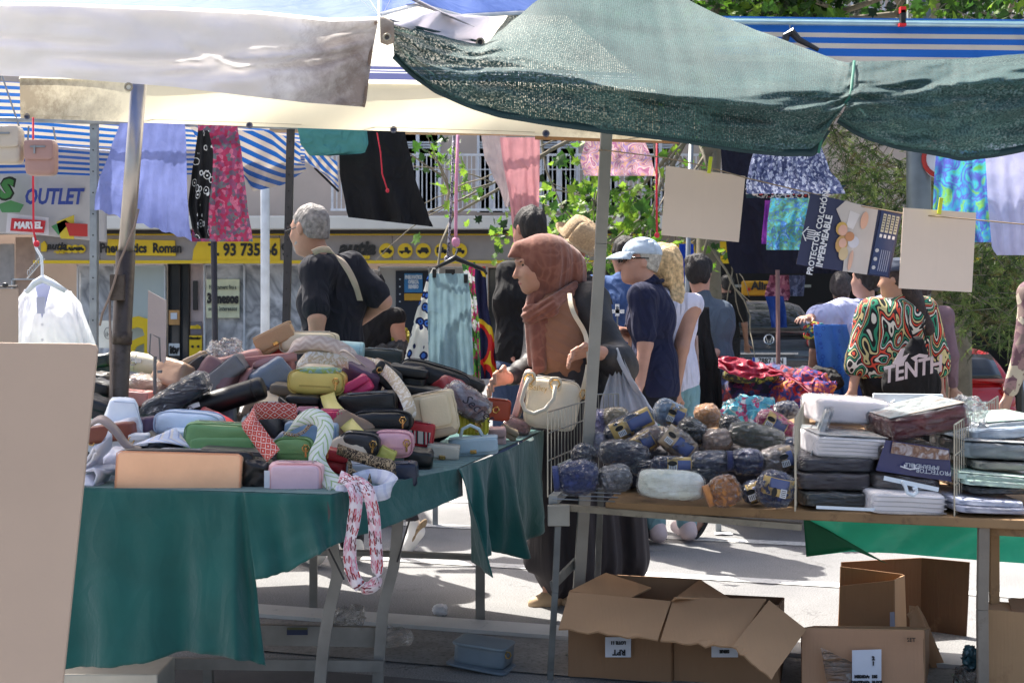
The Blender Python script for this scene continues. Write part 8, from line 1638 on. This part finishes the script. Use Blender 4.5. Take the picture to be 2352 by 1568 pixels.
# ---- tank top woman
t,J=person('woman with dark tied hair in a grey tank top with black trousers on her arm',1622,7.9,1.6,190,cloth(95,110,128),cloth(30,32,42),SKIN(205,155,135),hair=hm(26,22,24),sleeve='none',w=1.12,hf=(.3,.9,-.1),ov=dict(head=(1605,625,0),neck=(1612,675,0),shR=(1655,715,0),elR=(1662,800,-.02),wrR=(1625,820,-.2)),hem=.5)
soft(W(1595,600,8.0),(.12,.12,.09),n=2.4,seg=8,noise=.1,seed=3).obj('hair_bun',hm(26,22,24),t,smooth=True)
hang([(705,1590,1628),(760,1592,1632),(860,1596,1655),(960,1600,1660)],7.45,folds=2,amp=.015,seed=31).obj('carried_trousers',black,t,smooth=True,thick=.01); hang([(770,1590,1602),(860,1592,1606),(950,1590,1606)],7.4,folds=1,amp=.01,seed=32).obj('carried_cloth',cloth(200,175,165),t,thick=.006)
# sneaker behind: a white shoe of a passer-by
t,J=person('distant passer-by in dark clothes standing in the shade by the tree trunk',1668,16,1.66,200,cloth(22,22,26),cloth(40,42,50),SKIN(150,110,90),hair=hm(22,20,20),hf=(-.3,.9,0),shoe=(225,225,235))
# ---- white T-shirt person
t,J=person('person in an oversized white T-shirt reaching left with a patterned cloth',1985,8.4,1.62,120,cloth(190,195,230,k=.95),cloth(35,70,160),SKIN(195,150,130),hair=hm(34,28,26),sleeve='wide',w=1.3,hf=(-.6,.7,0),ov=dict(head=(1990,640,0),neck=(1990,690,0),chest=(1985,760,0),shL=(1935,715,0),elL=(1885,730,-.1),wrL=(1860,730,-.2),shR=(2030,710,.05),waist=(1985,850,0),elR=(2020,800,-.05),wrR=(2010,880,-.1)),hem=.38)
hang([(745,1868,1945),(820,1876,1965),(880,1888,1965),(925,1905,1965)],7.95,folds=2.5,amp=.03,seed=41).obj('blue_cloth',pat('rings',[lin(60,120,205),lin(45,95,185),lin(60,120,205)],scale=20,thr=[0,.2,.3]),t,smooth=True,thick=.004)
soft(W(1872,760,8.1),(.13,.1,.1),n=2.4,seg=12,noise=.25,seed=8).obj('held_cloth',pat('cells',[lin(40,110,120),lin(190,180,60),lin(180,40,40),lin(50,60,50)],scale=34),t,smooth=True)
person('child or short person with cropped hair behind the white T-shirt',1936,9.0,1.52,170,cloth(60,50,50),black,SKIN(120,85,70),hair=hm(60,55,55),hf=(.2,.9,0))
# ---- patterned shirt person with drawstring bag
sq=pat('topo',[lin(22,22,24),lin(215,200,140),lin(24,24,26),lin(215,75,50),lin(22,22,24),lin(230,226,210),lin(20,22,22),lin(40,145,110)],scale=8,dist=5.5,thr=[0,.12,.25,.37,.5,.62,.75,.87],mapsc=(1,1,.55),rough=.8,name='squiggle_print')
t,J=person('person in a black shirt with red, green and cream squiggles and a black backpack',2058,7.75,1.62,185,sq,black,SKIN(190,145,120),hair=hm(50,38,32),sleeve='wide',w=1.36,hf=(-.75,.5,-.1),ov=dict(head=(2058,640,0),neck=(2068,680,0),shL=(2005,718,0),elL=(1972,820,-.02),wrL=(1958,900,-.08),shR=(2120,715,.0),elR=(2150,820,.0),wrR=(2160,905,-.05)),hem=.42,wr=.008,long_hair=None)
h=J['head']; S=SDF(.008); S.cone(h+Vector((.05,0,0)),h+Vector((.16,-.1,-.3)),.07,.04,.04); V,Q=S.mesh(wrinkle(3,60,.003)); npobj('hair',V,Q,hm(52,40,34),t)
S=SDF(.007); l,f,u=J['hb']; S.ell(h-f*.01+u*.045,(.086,.105,.08),Mx(l,f,u)); S.clip(h+u*.04,u); V,Q=S.mesh(); npobj('cap',V,Q,cloth(80,90,110),t)
bg_=thing('drawstring_bag','black drawstring bag with silver winged emblem and the word TENTH','bag',W(2092,900,7.4))
S=SDF(.009); S.cone(W(2108,790,7.5),W(2095,860,7.5),.05,.14,.08); S.cone(W(2060,880,7.5),W(2130,885,7.5),.09,.09,.06); V,Q=S.mesh(wrinkle(9,26,.006)); V[:,1]=7.52+(V[:,1]-7.52)*.55; npobj('body',V,Q,cloth(24,24,30),bg_)
sil=c8(195,180,185,rough=.35,metal=.4,bump=0); YB=7.41
text('TENTH',W(2094,850,YB),.13,sil,bg_,rot=(90,-12,0),shear=.3,bold=.003,sx=.82)
for q in([(2050,835),(2070,800),(2078,800),(2072,820),(2088,812),(2076,832),(2062,838)],[(2092,822),(2112,812),(2132,815),(2128,822),(2108,820),(2102,830)]): g=G(); g.prism([W(x,y,YB) for x,y in q],.004,Vector((0,-1,0))); g.obj('emblem',sil,bg_)
for sx in(2088,2118): g=G(); g.tube([W(sx+12,790,7.5),W(sx,745,7.5),W(sx-6+18*(sx>2100),712,7.55)],.005,6); g.obj('drawstring',black,bg_)
# ---- right edge person and a second person behind pattern shirt
person('person in a brown and cream patterned sweater cut by the right edge',2425,7.0,1.66,150,pat('cells',[lin(130,110,105),lin(190,180,160),lin(150,120,120),lin(110,80,90)],scale=20),denim,SKIN(190,150,130),hair=hm(60,50,40),sleeve='long',w=1.15)
person('person in a mauve top hidden behind the squiggle shirt',2112,8.7,1.5,200,cloth(150,120,130),black,SKIN(190,150,130),hair=hm(60,45,40),sleeve='long')
# walking feet seen below the green cloth, belonging to the grey haired man: white trainer heel raised
c=onz(952,1268); t=thing('shoe','raised white trainer with worn beige sole of a walker between the table legs','shoe',c)
Ms=Euler((R(0),R(-62),R(-20))).to_matrix(); soft(c+Vector((.012,0,.085)),(.20,.085,.026),Ms,n=3.2,seg=10,noise=.03,seed=3).obj('sole',mk(lin(150,128,98),rough=.8,var=.3,vs=30,dirt=(lin(90,72,55),40,.5)),t,smooth=True)
S=SDF(.006); S.cone(c+Vector((-.035,0,.03)),c+Vector((.012,0,.11)),.036,.04,.02); S.cone(c+Vector((.012,0,.11)),c+Vector((-.01,0,.16)),.038,.034,.02); V,Q=S.mesh(); npobj('upper',V,Q,c8(225,222,218),t)
S=SDF(.008); S.cone(c+Vector((-.01,0,.17)),c+Vector((-.09,.02,.33)),.034,.045,.02); V,Q=S.mesh(); npobj('sock',V,Q,c8(40,40,50),t)
